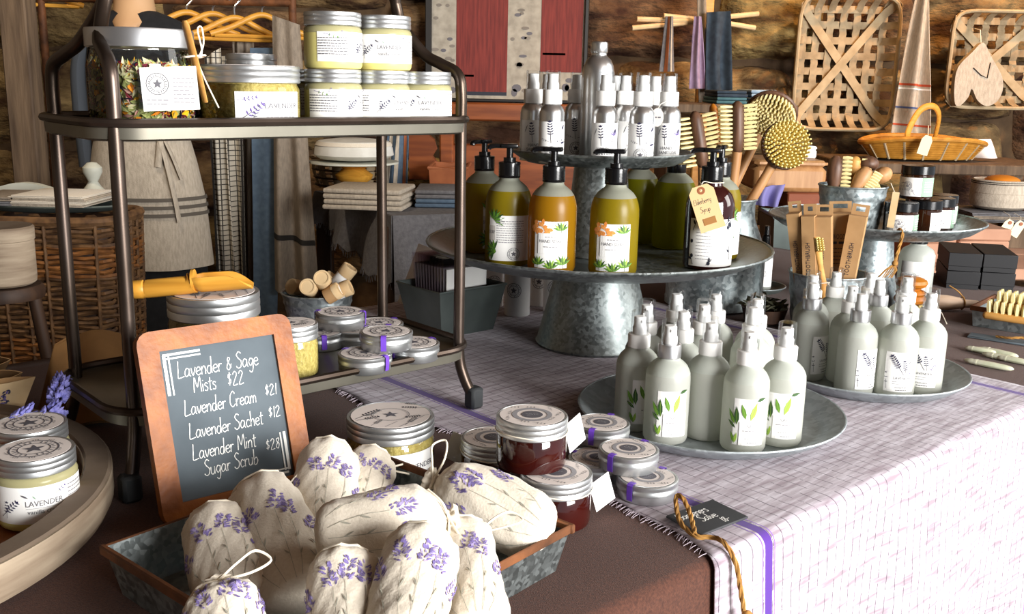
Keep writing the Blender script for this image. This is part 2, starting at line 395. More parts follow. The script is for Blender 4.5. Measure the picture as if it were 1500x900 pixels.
def m_check(k):
    mt = bpy.data.materials.new(k); mt.use_nodes = True; nt = mt.node_tree; N, L = nt.nodes, nt.links; b = N['Principled BSDF']
    b.inputs['Roughness'].default_value = .95
    tc = N.new('ShaderNodeTexCoord'); sp = N.new('ShaderNodeSeparateXYZ'); L.new(tc.outputs['Object'], sp.inputs[0])
    outs = []
    for ax in (0, 2):
        n = N.new('ShaderNodeMath'); n.operation = 'DIVIDE'; n.inputs[1].default_value = .016; L.new(sp.outputs[ax], n.inputs[0])
        fr = N.new('ShaderNodeMath'); fr.operation = 'FRACT'; L.new(n.outputs[0], fr.inputs[0])
        lt = N.new('ShaderNodeMath'); lt.operation = 'LESS_THAN'; lt.inputs[1].default_value = .17; L.new(fr.outputs[0], lt.inputs[0]); outs.append(lt.outputs[0])
    mx = N.new('ShaderNodeMath'); mx.operation = 'MAXIMUM'; L.new(outs[0], mx.inputs[0]); L.new(outs[1], mx.inputs[1])
    c = N.new('ShaderNodeMix'); c.data_type = 'RGBA'; c.inputs[6].default_value = lin('c3baaa'); c.inputs[7].default_value = lin('3a3632')
    L.new(mx.outputs[0], c.inputs[0]); L.new(c.outputs[2], b.inputs['Base Color']); return mt
def m_thin(k):          # thin clear glass or film: see-through with mirror glints
    tint, gl, rg = dict(glass=('fbfdfc', 1.0, .02), clear_cap=('fafbfc', .45, .1), plasticfilm=('efeaef', .9, .12))[k]
    mt = bpy.data.materials.new(k); mt.use_nodes = True; nt = mt.node_tree; N, L = nt.nodes, nt.links
    N.remove(N['Principled BSDF']); out = N['Material Output']
    tr = N.new('ShaderNodeBsdfTransparent'); tr.inputs[0].default_value = lin(tint)
    g = N.new('ShaderNodeBsdfGlossy'); g.inputs['Roughness'].default_value = rg
    lw = N.new('ShaderNodeFresnel'); lw.inputs[0].default_value = 1.45
    ml = N.new('ShaderNodeMath'); ml.operation = 'MULTIPLY'; ml.inputs[1].default_value = gl; ml.use_clamp = True; L.new(lw.outputs[0], ml.inputs[0])
    mx = N.new('ShaderNodeMixShader'); L.new(ml.outputs[0], mx.inputs[0]); L.new(tr.outputs[0], mx.inputs[1]); L.new(g.outputs[0], mx.inputs[2]); L.new(mx.outputs[0], out.inputs[0])
    return mt
def m_milky(k):         # frosted glass holding a liquid: part surface colour, part light let through
    col, tl, rg = dict(frosted=('e9ede6', .5, .4), frost_liquid=('e0e2d9', .45, .35), soap_green=('b39c20', .5, .3), soap_amber=('cc941c', .5, .3), soap_bright=('9f9c1a', .55, .3), frost_neck=('cdd0bf', .5, .4))[k]
    mt = bpy.data.materials.new(k); mt.use_nodes = True; nt = mt.node_tree; N, L = nt.nodes, nt.links; b = N['Principled BSDF']; out = N['Material Output']
    b.inputs['Base Color'].default_value = lin(col); b.inputs['Roughness'].default_value = rg
    t = N.new('ShaderNodeBsdfTranslucent'); t.inputs[0].default_value = lin(col)
    mx = N.new('ShaderNodeMixShader'); mx.inputs[0].default_value = tl; L.new(b.outputs[0], mx.inputs[1]); L.new(t.outputs[0], mx.inputs[2])
    rf = N.new('ShaderNodeBsdfRefraction'); rf.inputs['Color'].default_value = lin(col); rf.inputs['Roughness'].default_value = .3; rf.inputs['IOR'].default_value = 1.18
    m2 = N.new('ShaderNodeMixShader'); m2.inputs[0].default_value = dict(frosted=.22, frost_neck=.3, frost_liquid=.16).get(k, .28); L.new(mx.outputs[0], m2.inputs[1]); L.new(rf.outputs[0], m2.inputs[2]); L.new(m2.outputs[0], out.inputs[0])
    return mt
SPECIAL = dict(runner=m_runner, check=m_check, glass=m_thin, clear_cap=m_thin, plasticfilm=m_thin)
for _k in ('frosted', 'frost_liquid', 'soap_green', 'soap_amber', 'soap_bright', 'frost_neck'): SPECIAL[_k] = m_milky

# ------------------------------------------------------------------ flat print: shapes in metres, then bent onto a can, a lid or a card
_TX = {}
def text_polys(s):
    if s not in _TX:
        c = bpy.data.curves.new('txt', 'FONT'); c.body = s; c.resolution_u = 2
        o = bpy.data.objects.new('txt', c); COL.objects.link(o); bpy.context.view_layer.update()
        me = bpy.data.meshes.new_from_object(o)
        P = [[(me.vertices[i].co.x, me.vertices[i].co.y) for i in p.vertices] for p in me.polygons]
        bpy.data.objects.remove(o); bpy.data.curves.remove(c); bpy.data.meshes.remove(me)
        xs = [q[0] for p in P for q in p] or [0, 1]
        _TX[s] = (P, min(xs), max(xs))
    return _TX[s]
class Print:
    def __init__(s): s.p, s.l = [], 0        # (points, colour key, layer)
    def up(s): s.l += 1; return s
    def poly(s, pts, c): s.p.append((pts, c)); return s
    def rect(s, x0, y0, x1, y1, c, step=.004):
        n = max(1, int(math.ceil((x1-x0)/step)))
        for i in range(n):
            a, b = x0+(x1-x0)*i/n, x0+(x1-x0)*(i+1)/n; q = ([(a, y0), (b, y0), (b, y1), (a, y1)], c); s.p.append(q+(s.l,) if s.l else q)
        return s
    def line(s, x0, y0, x1, y1, w, c):
        dx, dy = x1-x0, y1-y0; l = math.hypot(dx, dy) or 1e-9; nx, ny = -dy/l*w/2, dx/l*w/2
        n = max(1, int(l/.004))
        for i in range(n):
            a, b = i/n, (i+1)/n
            s.p.append(([(x0+dx*a+nx, y0+dy*a+ny), (x0+dx*a-nx, y0+dy*a-ny), (x0+dx*b-nx, y0+dy*b-ny), (x0+dx*b+nx, y0+dy*b+ny)], c))
        return s
    def leaf(s, x, y, l, w, ang, c):
        ca, sa = math.cos(ang), math.sin(ang)
        sh = [(0, 0), (.3, .45), (.6, .45), (1, 0), (.6, -.45), (.3, -.45)]
        s.p.append(([(x+a*l*ca-b*w*sa, y+a*l*sa+b*w*ca) for a, b in sh], c)); return s
    def ell(s, x, y, rx, ry, c, n=14): s.p.append(([(x+rx*math.cos(2*PI*k/n), y+ry*math.sin(2*PI*k/n)) for k in range(n)], c)); return s
    def ring(s, x, y, r, w, c, n=24):
        for k in range(n):
            a, b = 2*PI*k/n, 2*PI*(k+1)/n
            s.p.append(([(x+q*math.cos(t), y+q*math.sin(t)) for q, t in ((r, a), (r+w, a), (r+w, b), (r, b))], c))
        return s
    def star(s, x, y, r, c, rot=PI/2):
        for k in range(5):
            a = rot+2*PI*k/5
            s.p.append(([(x, y), (x+.42*r*math.cos(a-PI/5), y+.42*r*math.sin(a-PI/5)), (x+r*math.cos(a), y+r*math.sin(a)), (x+.42*r*math.cos(a+PI/5), y+.42*r*math.sin(a+PI/5))], c))
        return s
    def text(s, t, x, y, h, c, al='c', wid=None):
        P, a, b = text_polys(t); k = h/.69; kx = k if wid is None else wid/(b-a)
        o = {'c': -(a+b)/2, 'l': -a, 'r': -b}[al]
        for p in P: e = ([(x+(q[0]+o)*kx, y+q[1]*k) for q in p], c); s.p.append(e+(s.l,) if s.l else e)
        return s
    def lines(s, x0, x1, y0, n, dy, h, c, rng=None):    # print too fine to read
        rng = rng or random.Random(3)
        for i in range(n):
            x = x0; e = x1-(rng.random()*.25*(x1-x0) if i % 4 == 3 else 0)
            while x < e:
                wl = min((1+rng.random()*2.5)*h*1.2, e-x); s.rect(x, y0-i*dy, x+wl, y0-i*dy+h, c); x += wl+h*.7
        return s
    def sprig(s, x, y, l, ang, c, c2=None, k=6, fat=.16):
        fat *= .8; k = max(3, k-1)   # lavender: stem and paired buds
        ca, sa = math.cos(ang), math.sin(ang)
        s.line(x, y, x+l*.6*ca, y+l*.6*sa, l*.025, c2 or c)
        for i in range(k):
            t = .42+.58*i/(k-1); r = l*fat*(1.15-.55*abs(t-.6))
            for sd in (-1, 1): s.leaf(x+l*t*ca, y+l*t*sa, r, r*.36, ang+sd*(1.3-.35*t), c)
        s.leaf(x+l*ca, y+l*sa, l*fat*.8, l*fat*.5, ang, c); return s
    def logo(s, x, y, r, c):
        s.ring(x, y, r*.93, r*.07, c); s.ring(x, y, r*.62, r*.05, c); s.star(x, y, r*.48, c)
        for k in range(22):
            a = 2*PI*k/22
            if k in (5, 16): continue
            s.leaf(x+r*.68*math.cos(a), y+r*.68*math.sin(a), r*.2, r*.09, a, c)
        return s
    def mesh(s, fn):
        mb = MB(); keys = []
        for e in s.p:
            pts, c = e[0], e[1]
            if c not in keys: keys.append(c)
            mb.add([fn(x, y, e[2]) if len(e) > 2 else fn(x, y) for x, y in pts], [tuple(range(len(pts)))], keys.index(c))
        return mb, keys
def on_can(R, off=.0008, a0=-PI/2): return lambda x, y, l=0: (((R+off+l*.00025)*math.cos(a0+x/R)), ((R+off+l*.00025)*math.sin(a0+x/R)), y)
def on_top(z, rot=0): return lambda x, y: (x*math.cos(rot)-y*math.sin(rot), x*math.sin(rot)+y*math.cos(rot), z)
def on_front(yf): return lambda x, y: (x, yf, y)
def put_print(pr, fn, parent, name='label_print'):
    mb, keys = pr.mesh(fn); return ob(name, mb, keys, parent, smooth=0)
def can_label(parent, R, x0, x1, z0, z1, key='paper', off=.0004, name='label'):
    mb = MB(); n = max(4, int((x1-x0)/.003)); th = off
    mb.grid(lambda a, b: (lambda t: ((R+th)*math.cos(t), (R+th)*math.sin(t), z0+(z1-z0)*b))(-PI/2+(x0+(x1-x0)*a)/R), n, 1, thick=0)
    return ob(name, mb, key, parent)
# ================================================================== the setting
WY = 3.95
fl = MB(); fl.box((0, 1.2, -.05), (6.4, 6.4, .1)); tag(ob('floor', fl, 'floorwood'), 'dark wooden floor of the stone barn', kind='structure')
wb = MB(); wb.box((0, WY+.12, 1.35), (6.4, .2, 2.7)); wall = tag(ob('wall_back', wb, 'mortar'), 'rough stone rubble wall behind the display', kind='structure')
wl = MB(); wl.box((-3.1, 1.2, 1.35), (.2, 5.5, 2.7)); tag(ob('wall_left', wl, 'plaster'), 'dim plaster side wall', kind='structure')
wf = MB(); wf.box((-1.5, -1.9, 1.35), (3.4, .2, 2.7)); tag(ob('wall_light_block', wf, 'plaster'), 'unseen plaster wall added behind the viewer to block frontal light', kind='structure')  # unseen wall on the left only, added to hold back flat frontal light
ce = MB(); ce.box((0, 1.2, 2.75), (6.4, 6.4, .1)); tag(ob('ceiling', ce, 'ceilwood'), 'dark board ceiling', kind='structure')

def stone(x0, x1, z0, z1, rng):
    mb = MB(); nx, nz = 10, 7; cx, cz = (x0+x1)/2, (z0+z1)/2; sd = rng.random()*50
    jit = [rng.uniform(-.02, .02) for _ in range(4)]; dep = rng.uniform(.05, .085)
    def fn(a, b):
        s, t = a*2-1, b*2-1
        k = (abs(s)**9+abs(t)**9)**(1/9)
        sq = max(abs(s), abs(t)); f = sq/k if k > 1e-6 else 1        # squircle corners
        x = cx+s*f*(x1-x0)/2 + (jit[0] if s < 0 else jit[1])*t*abs(s); z = cz+t*f*(z1-z0)/2 + (jit[2] if t < 0 else jit[3])*s*abs(t)
        n1 = noise.noise((x*5+sd, z*5, sd)); n2 = noise.noise((x*15+sd, z*15, sd)); n3 = noise.noise((x*34, z*34, sd))
        e = (1-sq**9)
        x += .014*noise.noise((x*9, z*9, sd+7)); z += .014*noise.noise((x*9, z*9, sd+17))
        return (x-cx, WY-.0+.03-(dep+.05*n1+.03*n2+.012*n3)*e*1.15-.03*(1 if sq < .99 else 0)*0, z-cz)
    mb.grid(fn, nx*2, nz*2)
    o = ob('stone', mb, 'stone', wall, loc=(cx, 0, cz), smooth=60)
rng = random.Random(21); z = .35
while z < 1.95:
    h = rng.uniform(.2, .42); x = -2.35-rng.random()*.3
    while x < 2.35:
        wd = rng.uniform(.3, .85)
        if h > .3 and rng.random() < .4:
            hm = h*rng.uniform(.4, .6); stone(x, x+wd, z, z+hm-.012, rng); stone(x, x+wd, z+hm, z+h, rng)
        else: stone(x, x+wd, z, z+h, rng)
        x += wd+.014
    z += h+.014

# ================================================================== the table and its cloths
t = thing('display_table', 'long wooden table under the brown cloth and lavender runner', 'table', T(.94, .93, 0), TH)
tb = MB(); tb.rbox((0, 0, .725), (2.3, .93, .04), .004); ob('table_top', tb, 'darkwood', t)
for sx in (-1, 1):
    for sy in (-1, 1):
        lg = MB(); lg.rbox((sx*1.06, sy*.4, .352), (.07, .07, .704), .004); ob('leg', lg, 'darkwood', t)

def drape(u0, u1, v_back, v_edge, drop, ztop, nu, nv, wav=0, edge=None, rad=.012, back_drop=.0):
    # path runs from the back of the top to the bottom of the front drop; returns MB and uv list
    Lt = v_back-v_edge; tot = Lt+rad*.57+drop; mb = MB(); uvs = []
    rows = [Lt*j/nv for j in range(nv)] + [Lt+rad*1.57*j/5 for j in range(5)] + [Lt+rad*1.57+(drop)*j/14 for j in range(15)]
    for s in rows:
        for i in range(nu+1):
            u = u0+(u1-u0)*i/nu
            if edge: u += edge(i/nu, s)
            if s < Lt: v, zz = v_back-s, ztop
            elif s < Lt+rad*1.57:
                a = (s-Lt)/rad; v, zz = v_edge-rad*math.sin(a), ztop-rad+rad*math.cos(a)
            else:
                q = s-Lt-rad*1.57; v, zz = v_edge-rad-.004*q-wav*q*(1+math.sin(u*19+.7))-wav*.3*q*math.sin(u*47), ztop-rad-q
            if s < Lt and wav: zz += .0012*max(0, noise.noise((u*9, v*9, 3)))+.0008*max(0, noise.noise((u*30, v*22, 5)))
            mb.v.append(tuple(T(u, v, zz))); uvs.append((u-u0, s))
    W = nu+1
    for j in range(len(rows)-1):
        for i in range(nu): mb.f.append([j*W+i, (j+1)*W+i, (j+1)*W+i+1, j*W+i+1]); mb.m.append(0)
    return mb, uvs
def finish_cloth(o, uvs, th):
    me = o.data; l = me.uv_layers.new(name='UVMap')
    for lp in me.loops: l.data[lp.index].uv = uvs[lp.vertex_index]
    md = o.modifiers.new('thickness', 'SOLIDIFY'); md.thickness = th; md.offset = -1
mb, uvs = drape(-.22, 2.1, 1.41, .462, .42, TZ, 60, 30, wav=.02)
o = ob('brown_tablecloth', mb, 'browncloth', smooth=180); finish_cloth(o, uvs, .003)
tag(o, 'coarse chocolate brown wool cloth covering the whole table', 'tablecloth')
RZ = .7535
er = random.Random(4)
_ph = [er.uniform(0, 6) for _ in range(4)]
def redge(a, s):
    if a > .06: return 0
    return (.010*math.sin(s*9+_ph[0])+.006*math.sin(s*23+_ph[1])+.003*math.sin(s*61+_ph[2]))*(1-a/.06)
run, ruv = drape(.645, 1.36, 1.405, .458, .52, RZ, 90, 60, wav=.035, edge=redge, rad=.013)
o = ob('table_runner', run, 'runner', smooth=180); finish_cloth(o, ruv, .0012)
tag(o, 'lavender and white striped woven runner hanging over the table edge', 'table runner')
fr = MB()
for k in range(300):
    s = er.uniform(.0, .95); v = 1.405-s; u = .645+redge(0, s)
    l = er.uniform(.004, .009); dv = er.uniform(-.004, .004)
    fr.tube([T(u+.001, v, RZ-.0004), T(u-l*.5, v+dv*.5, RZ-.001), T(u-l, v+dv, TZ+.0006)], .00035, 3)
ob('fringe', fr, 'fringe', o)['kind'] = 'stuff'
# ================================================================== two-tier metal rack
S1, S2 = .826, 1.0885          # heights of the two shelf plates
UL, UR, VF, VB = .322, .707, .882, 1.04
rk = thing('tiered_rack', 'dark bronze two-tier metal rack holding creams and tins', 'rack', T((UL+UR)/2, (VF+VB)/2), TH)
cu0, cv0 = (UL+UR)/2, (VF+VB)/2
def shelf_plate(z, name):
    mb = MB(); hw, hd, rc = (UR-UL)/2+.018, (VB-VF)/2+.016, .045
    out = []
    for cx, cy, a0 in ((hw-rc, -hd+rc, -PI/2), (hw-rc, hd-rc, 0), (-hw+rc, hd-rc, PI/2), (-hw+rc, -hd+rc, PI)):
        for k in range(7): a = a0+PI/2*k/6; out.append((cx+rc*math.cos(a), cy+rc*math.sin(a)))
    n = len(out)
    def ringat(s, z): return [(x*s if True else x, y*(1-(1-s)*hw/hd), z) for x, y in out]
    r1, r2, r3, r4 = ringat(1, z+.006), ringat(.965, z), ringat(.975, z-.010), ringat(.995, z-.008)
    vs = r2 + r1 + r4 + r3
    fs = [tuple(range(n))] + [tuple(reversed(range(3*n, 4*n)))]
    for a, b in ((1, 0), (2, 1), (3, 2)):
        for i in range(n): fs.append((a*n+i, a*n+(i+1) % n, b*n+(i+1) % n, b*n+i))
    mb.add(vs, fs); sh = ob('shelf', mb, 'shelfmetal', rk)
    rm = MB(); rm.tube([(x, y, z+.006) for x, y in out], .0042, 8, closed=True); ob('shelf_rim', rm, 'bronze', sh)
sz1, sz2 = S1-TZ, S2-TZ
shelf_plate(sz1, 'lower'); shelf_plate(sz2, 'upper')
HU, HV = (UR-UL)/2, (VB-VF)/2
for sx in (-1, 1):
    top = (sx*(HU-.028), 0, sz2+.115)
    for sy in (-1, 1):
        x, y = sx*HU, sy*HV
        pth = spline([(x+sx*.012, y+sy*.012, .014 if sx < 0 else .019), (x+sx*.004, y+sy*.004, .045), (x, y, .075), (x, y, .16), (x, y, .25), (x, y, sz2), (x, y, sz2+.035), (x-sx*.001, y*.93, sz2+.055), (x-sx*.006, y*.62, sz2+.066), (x-sx*.012, y*.3, sz2+.078), top, (sx*(HU-.04), y*.05, sz2+.16), (sx*(HU-.065), 0, sz2+.22)], 5)
        pm = MB(); pm.tube(pth, .0065, 10); p = ob('post', pm, 'bronze', rk)
        ft = MB(); ft.rbox((x+sx*.013, y+sy*.013, .0135 if sx < 0 else .0185), (.018, .018, .026), .003); ob('rubber_foot', ft, 'rubber', p)
hd = MB(); hd.tube(spline([(sx*(HU-.065-.03*k), 0, sz2+.22+.05*k) for sx in (-1,) for k in (0, 1, 2)] + [(0, 0, sz2+.36)] + [((HU-.065-.03*k), 0, sz2+.22+.05*k) for k in (2, 1, 0)], 6), .0065, 10); ob('handle', hd, 'bronze', rk)

# ================================================================== chalkboard
STROKES = {   # handwriting, one polyline per pen stroke; x from 0, lower case about 0.5 tall
    'L': ([[(.08, 1), (.05, .5), (.02, .03), (.2, .0), (.48, .06)]], .5), 'a': ([[(.36, .42), (.18, .5), (.03, .25), (.12, .02), (.3, .14), (.37, .45), (.36, .12), (.46, .0)]], .48),
    'v': ([[(.02, .48), (.14, .02), (.34, .5)]], .36), 'e': ([[(.04, .24), (.34, .3), (.26, .48), (.08, .4), (.04, .15), (.2, .0), (.38, .1)]], .4),
    'n': ([[(.04, .48), (.05, .0)], [(.05, .3), (.2, .48), (.32, .4), (.33, .0)]], .42), 'd': ([[(.34, .4), (.16, .46), (.03, .2), (.14, .0), (.32, .12), (.38, 1)], [(.37, .4), (.4, .0)]], .47),
    'r': ([[(.04, .48), (.06, .0)], [(.06, .28), (.16, .45), (.3, .44)]], .32), '&': ([[(.4, .12), (.15, .55), (.2, .75), (.32, .66), (.1, .3), (.08, .08), (.25, .02), (.42, .35)]], .5),
    'S': ([[(.42, .88), (.25, 1), (.08, .82), (.2, .6), (.4, .4), (.36, .08), (.15, .0), (.0, .14)]], .48), 'g': ([[(.34, .42), (.16, .48), (.04, .24), (.16, .04), (.32, .2), (.36, .46), (.34, -.15), (.2, -.38), (.04, -.25)]], .42),
    'M': ([[(.02, .0), (.1, .95), (.3, .3), (.52, .98), (.6, .0)]], .68), 'i': ([[(.06, .46), (.06, .0)], [(.06, .66), (.08, .7)]], .17), 's': ([[(.28, .42), (.14, .5), (.04, .38), (.26, .18), (.2, .0), (.02, .05)]], .34),
    't': ([[(.14, .8), (.13, .05), (.26, .02)], [(.0, .54), (.3, .56)]], .32), '$': ([[(.32, .72), (.14, .78), (.08, .6), (.28, .4), (.24, .2), (.04, .22)], [(.2, .92), (.16, .05)]], .42),
    '2': ([[(.04, .72), (.2, .9), (.36, .7), (.04, .04), (.42, .06)]], .5), '1': ([[(.14, .92), (.1, .0)]], .24), '8': ([[(.3, .85), (.1, .82), (.14, .58), (.32, .38), (.22, .02), (.04, .2), (.2, .5), (.34, .78), (.26, .88)]], .44),
    'C': ([[(.44, .82), (.3, 1), (.06, .7), (.05, .2), (.24, .0), (.46, .16)]], .5), 'm': ([[(.03, .46), (.04, .0)], [(.04, .3), (.16, .47), (.25, .36), (.25, .0)], [(.25, .3), (.38, .47), (.47, .36), (.48, .0)]], .56),
    'c': ([[(.32, .4), (.18, .49), (.04, .25), (.14, .01), (.34, .08)]], .37), 'h': ([[(.06, 1), (.05, .0)], [(.05, .28), (.2, .47), (.32, .38), (.33, .0)]], .42), 'u': ([[(.04, .48), (.06, .1), (.2, .0), (.33, .2), (.34, .48), (.35, .0)]], .44),
    'b': ([[(.06, 1), (.06, .05), (.24, .0), (.36, .22), (.24, .44), (.06, .3)]], .42), 'G': ([[(.44, .84), (.26, 1), (.05, .65), (.08, .15), (.3, .0), (.46, .2), (.46, .44), (.28, .44)]], .52),
    'l': ([[(.06, 1), (.06, .0)]], .16), '-': ([[(.02, .4), (.3, .42)]], .34), 'E': ([[(.42, .95), (.06, .92), (.04, .02), (.44, .04)], [(.06, .5), (.34, .52)]], .48), 'y': ([[(.03, .48), (.14, .08), (.3, .1)], [(.34, .5), (.26, -.2), (.08, -.36)]], .4),
    'p': ([[(.06, .46), (.04, -.4)], [(.05, .36), (.22, .48), (.34, .26), (.22, .02), (.06, .1)]], .4), ' ': ([], .3), "'": ([[(.04, 1), (.02, .85)]], .1),
}
def chalk(mb, s, x, y, h, wd, fn, tilt=0, squeeze=1):
    for ch in s:
        st, adv = STROKES[ch]
        for pl in st:
            pts = [Vector((x+(px+.08*py)*h*squeeze, y+py*h+tilt*(px*h), 0)) for px, py in pl]
            pts = spline(pts, 4)
            L_, R_ = [], []
            for i, p in enumerate(pts):
                d = (pts[min(i+1, len(pts)-1)]-pts[max(i-1, 0)]); d = d.normalized() if d.length > 1e-9 else Vector((1, 0, 0))
                n = Vector((-d.y, d.x, 0))*wd*(.45+.1*math.sin(i*1.7)); L_.append(p+n); R_.append(p-n)
            k = len(pts); mb.add([fn(p.x, p.y) for p in L_+R_], [(i, i+1, k+i+1, k+i) for i in range(k-1)])
        x += adv*h*squeeze; y += tilt*adv*h
    return x
bl, br_ = az(236, 774), az(456, 716)
BW = (br_-bl).length; ang = math.atan2(br_.y-bl.y, br_.x-bl.x)
lean = math.radians(16); BH = .171
cb = thing('chalkboard', 'wood-framed slate chalkboard listing lavender prices, leaning on the rack', 'chalkboard', bl, rot=(0, 0, 0))
# local frame: x along the bottom, y up the board, z out of its face
X = (br_-bl).normalized(); nrm = Vector((X.y, -X.x, 0)); Yv = (Vector((0, 0, 1))*math.cos(lean) - nrm*math.sin(lean)); Zv = X.cross(Yv)
mm = Matrix((X, Yv, Zv)).transposed(); cb.rotation_euler = mm.to_euler()
fw = .0185; th = .011
sl = MB(); sl.box((BW/2, BH/2, th*.45), (BW-fw*1.2, BH-fw*1.2, th*.5)); slate = ob('slate_panel', sl, 'slate', cb)
def rail(pts): mb = MB(); mb.prism(pts, 0, th); return mb
c = .012
def corner(cx, cy, a0): return [(cx+c*math.cos(a0+PI/2*k/4), cy+c*math.sin(a0+PI/2*k/4)) for k in range(5)]
ob('frame_stile', rail(corner(c, BH-c, PI/2)+corner(c, c, PI)+[(fw, 0), (fw, BH)]), 'frame_wood', cb)
ob('frame_stile', rail([(BW-fw, BH), (BW-fw, 0)]+corner(BW-c, c, -PI/2)+corner(BW-c, BH-c, 0)), 'frame_wood', cb)
for y0 in (0, BH-fw): ob('frame_rail', rail([(fw, y0), (BW-fw, y0), (BW-fw, y0+fw), (fw, y0+fw)]), 'frame_wood', cb)
lt = MB(); zf = th*.7+.0004; fn = lambda x, y: (x, y, zf)
x0 = fw+.011; k = BW/.142
for s, x, y, h in (('Lavender & Sage', .010, .1265, .0158), ('Mists   $22', .034, .1115, .0148), ('Lavender Cream', .012, .0925, .0148), ('Lavender Sachet', .014, .0715, .0148), ('Lavender Mint', .014, .0525, .0148), ('Sugar Scrub', .030, .0365, .0148)):
    chalk(lt, s, fw+x*k*.5+.0085, y, h*.95, .00085, fn, squeeze=.8*k)
for s, x, y in (('$21', BW-fw-.0165, .0965), ('$12', BW-fw-.0165, .0755), ('$28', BW-fw-.024, .046)): chalk(lt, s, x, y, .0112, .0008, fn, squeeze=.95)
for a in ((0, 0), (.004, .0035)):
    lt.box((fw+.004+a[0], BH-fw-.022, zf), (.0014 if a[0] else .0028, .036, .0003)); lt.box((fw+.02, BH-fw-.004-a[1], zf), (.034, .0014 if a[0] else .002, .0003))
    lt.box((BW-fw-.004-a[0], fw+.024, zf), (.0014 if a[0] else .0028, .036, .0003)); lt.box((BW-fw-.022, fw+.004+a[1], zf), (.034, .0014 if a[0] else .002, .0003))
ob('chalk_lettering', lt, 'chalk', slate, smooth=0)

# ================================================================== jars
def lidprof(R, h, z): return [(R*.97, z), (R, z+.001), (R, z+h*.3), (R*.985, z+h*.36), (R, z+h*.42), (R, z+h*.62), (R*.985, z+h*.68), (R, z+h*.74), (R, z+h-.0015), (R*.985, z+h), (R*.93, z+h), (R*.92, z+h-.0006), (0, z+h-.0006)]
def star_lid(R, z, parent, key='paper_pink', style='star'):
    d = MB(); d.lathe([(R*.9, z), (R*.9, z+.0003), (0, z+.0003)], 32); dd = ob('lid_label', d, key, parent)
    pr = Print()
    if style == 'sprigs':
        pr.ring(0, 0, R*.42, R*.012, 'ink_gray', 32); pr.ring(0, 0, R*.38, R*.008, 'ink_lightgray', 32); pr.star(0, 0, R*.2, 'ink_gray')
        for x, y, l, a in ((-.82, -.2, .75, .75), (-.78, -.28, .5, .35), (-.5, -.68, .4, .9), (.25, -.75, .5, 1.0), (.85, .35, .5, 2.9), (.86, -.15, .5, 3.3), (.3, .8, .35, -.4)): pr.sprig(R*x, R*y, R*l, a, 'ink', 'ink_gray', k=7, fat=.2)
        for x0, y0, x1, y1 in ((.1, -.85, .75, -.2), (-.2, -.8, .1, -.5), (-.8, -.3, -.45, -.2)): pr.line(R*x0, R*y0, R*x1, R*y1, R*.012, 'ink_gray')
    elif style == 'star':
        pr.logo(0, 0, R*.62, 'ink_gray')
        for k in range(10): a = 2*PI*k/10; pr.sprig(R*.7*math.cos(a), R*.7*math.sin(a), R*.2, a+1.9, 'ink', k=3, fat=.3)
    else:
        pr.ring(0, 0, R*.42, R*.14, 'ink_lightgray', 28); pr.ell(0, 0, R*.3, R*.3, 'ink_gray', 20)
        pr.up(); pr.lines(-R*.17, R*.17, R*.04, 2, R*.1, R*.035, 'ink_lightgray')
        for k in range(9):
            a = 2*PI*k/9+.2; pr.sprig(R*.66*math.cos(a), R*.66*math.sin(a), R*.32, a+(1.9 if k % 2 else 1.3), 'ink' if k % 3 else 'ink_gray', k=4, fat=.24)
    mb, keys = pr.mesh(lambda x, y, l=0: (x, y, z+.0006+.0002*l)); ob('lid_print', mb, keys, parent, smooth=0)

def cream_print(R, pr=None):
    pr = Print(); z0 = .011
    pr.text('LAVENDER', .004, z0+.0105, .0042, 'ink_gray', wid=.026); pr.text('vanilla cream', .004, z0+.0045, .0032, 'ink_gray', wid=.024)
    pr.line(-.009, z0+.0088, .017, z0+.0088, .0003, 'ink_lightgray')
    pr.sprig(-.028, z0+.002, .017, .75, 'ink_navy', 'ink_gray', k=6, fat=.22); pr.sprig(-.024, z0+.001, .012, 1.5, 'ink_navy', k=5, fat=.22)
    pr.sprig(.012, z0+.018, .008, .5, 'ink_purple', 'ink_green', k=4, fat=.25); pr.leaf(-.012, z0+.02, .006, .0015, -.5, 'ink_gray'); pr.leaf(-.004, z0+.019, .004, .001, -.9, 'ink_sage')
    pr.lines(.022, .040, z0+.021, 7, .003, .0009, 'ink_lightgray')
    pr.lines(-.066, -.036, z0+.019, 7, .0026, .0009, 'ink_gray'); pr.sprig(-.06, z0+.024, .014, -.25, 'ink_green', 'ink_purple', k=3); pr.sprig(-.045, z0+.021, .006, 1.0, 'ink_purple', k=4, fat=.25)
    return pr
def make_cream():
    R = .0295; r = thing('cream_jar', 'x x x x', 'jar')
    b = MB(); b.lathe([(R*.86, 0), (R*.95, .0012), (R*.995, .004), (R, .007), (R, .038), (R*.97, .0405), (R*.9, .042), (R*.9, .046)], 36); bd = ob('jar_body', b, 'cream', r)
    n = MB(); n.lathe([(R*1.001, .0355), (R*1.003, .038), (R*.973, .0408), (R*.905, .0424)], 36, caps=False); ob('glass_shoulder', n, 'creamglass', bd)
    l = MB(); l.lathe(lidprof(R*.985, .0135, .0425), 44); ld = ob('lid', l, 'alu_dull', r); star_lid(R*.985, .0557, ld)
    lb = can_label(r, R, -.067, .042, .0075, .0365); put_print(cream_print(R), on_can(R), lb)
    return Proto(r)
cream = make_cream()
def toward(P): return math.atan2(P.y, P.x)-PI/2     # turns a thing's front (-y) to the viewer
GC = 'lavender cream jars'
ztop = S2+.0005
def shelf_xy(px, v, py=180): P = av(px, py, v); return Vector((P.x, P.y, 0))
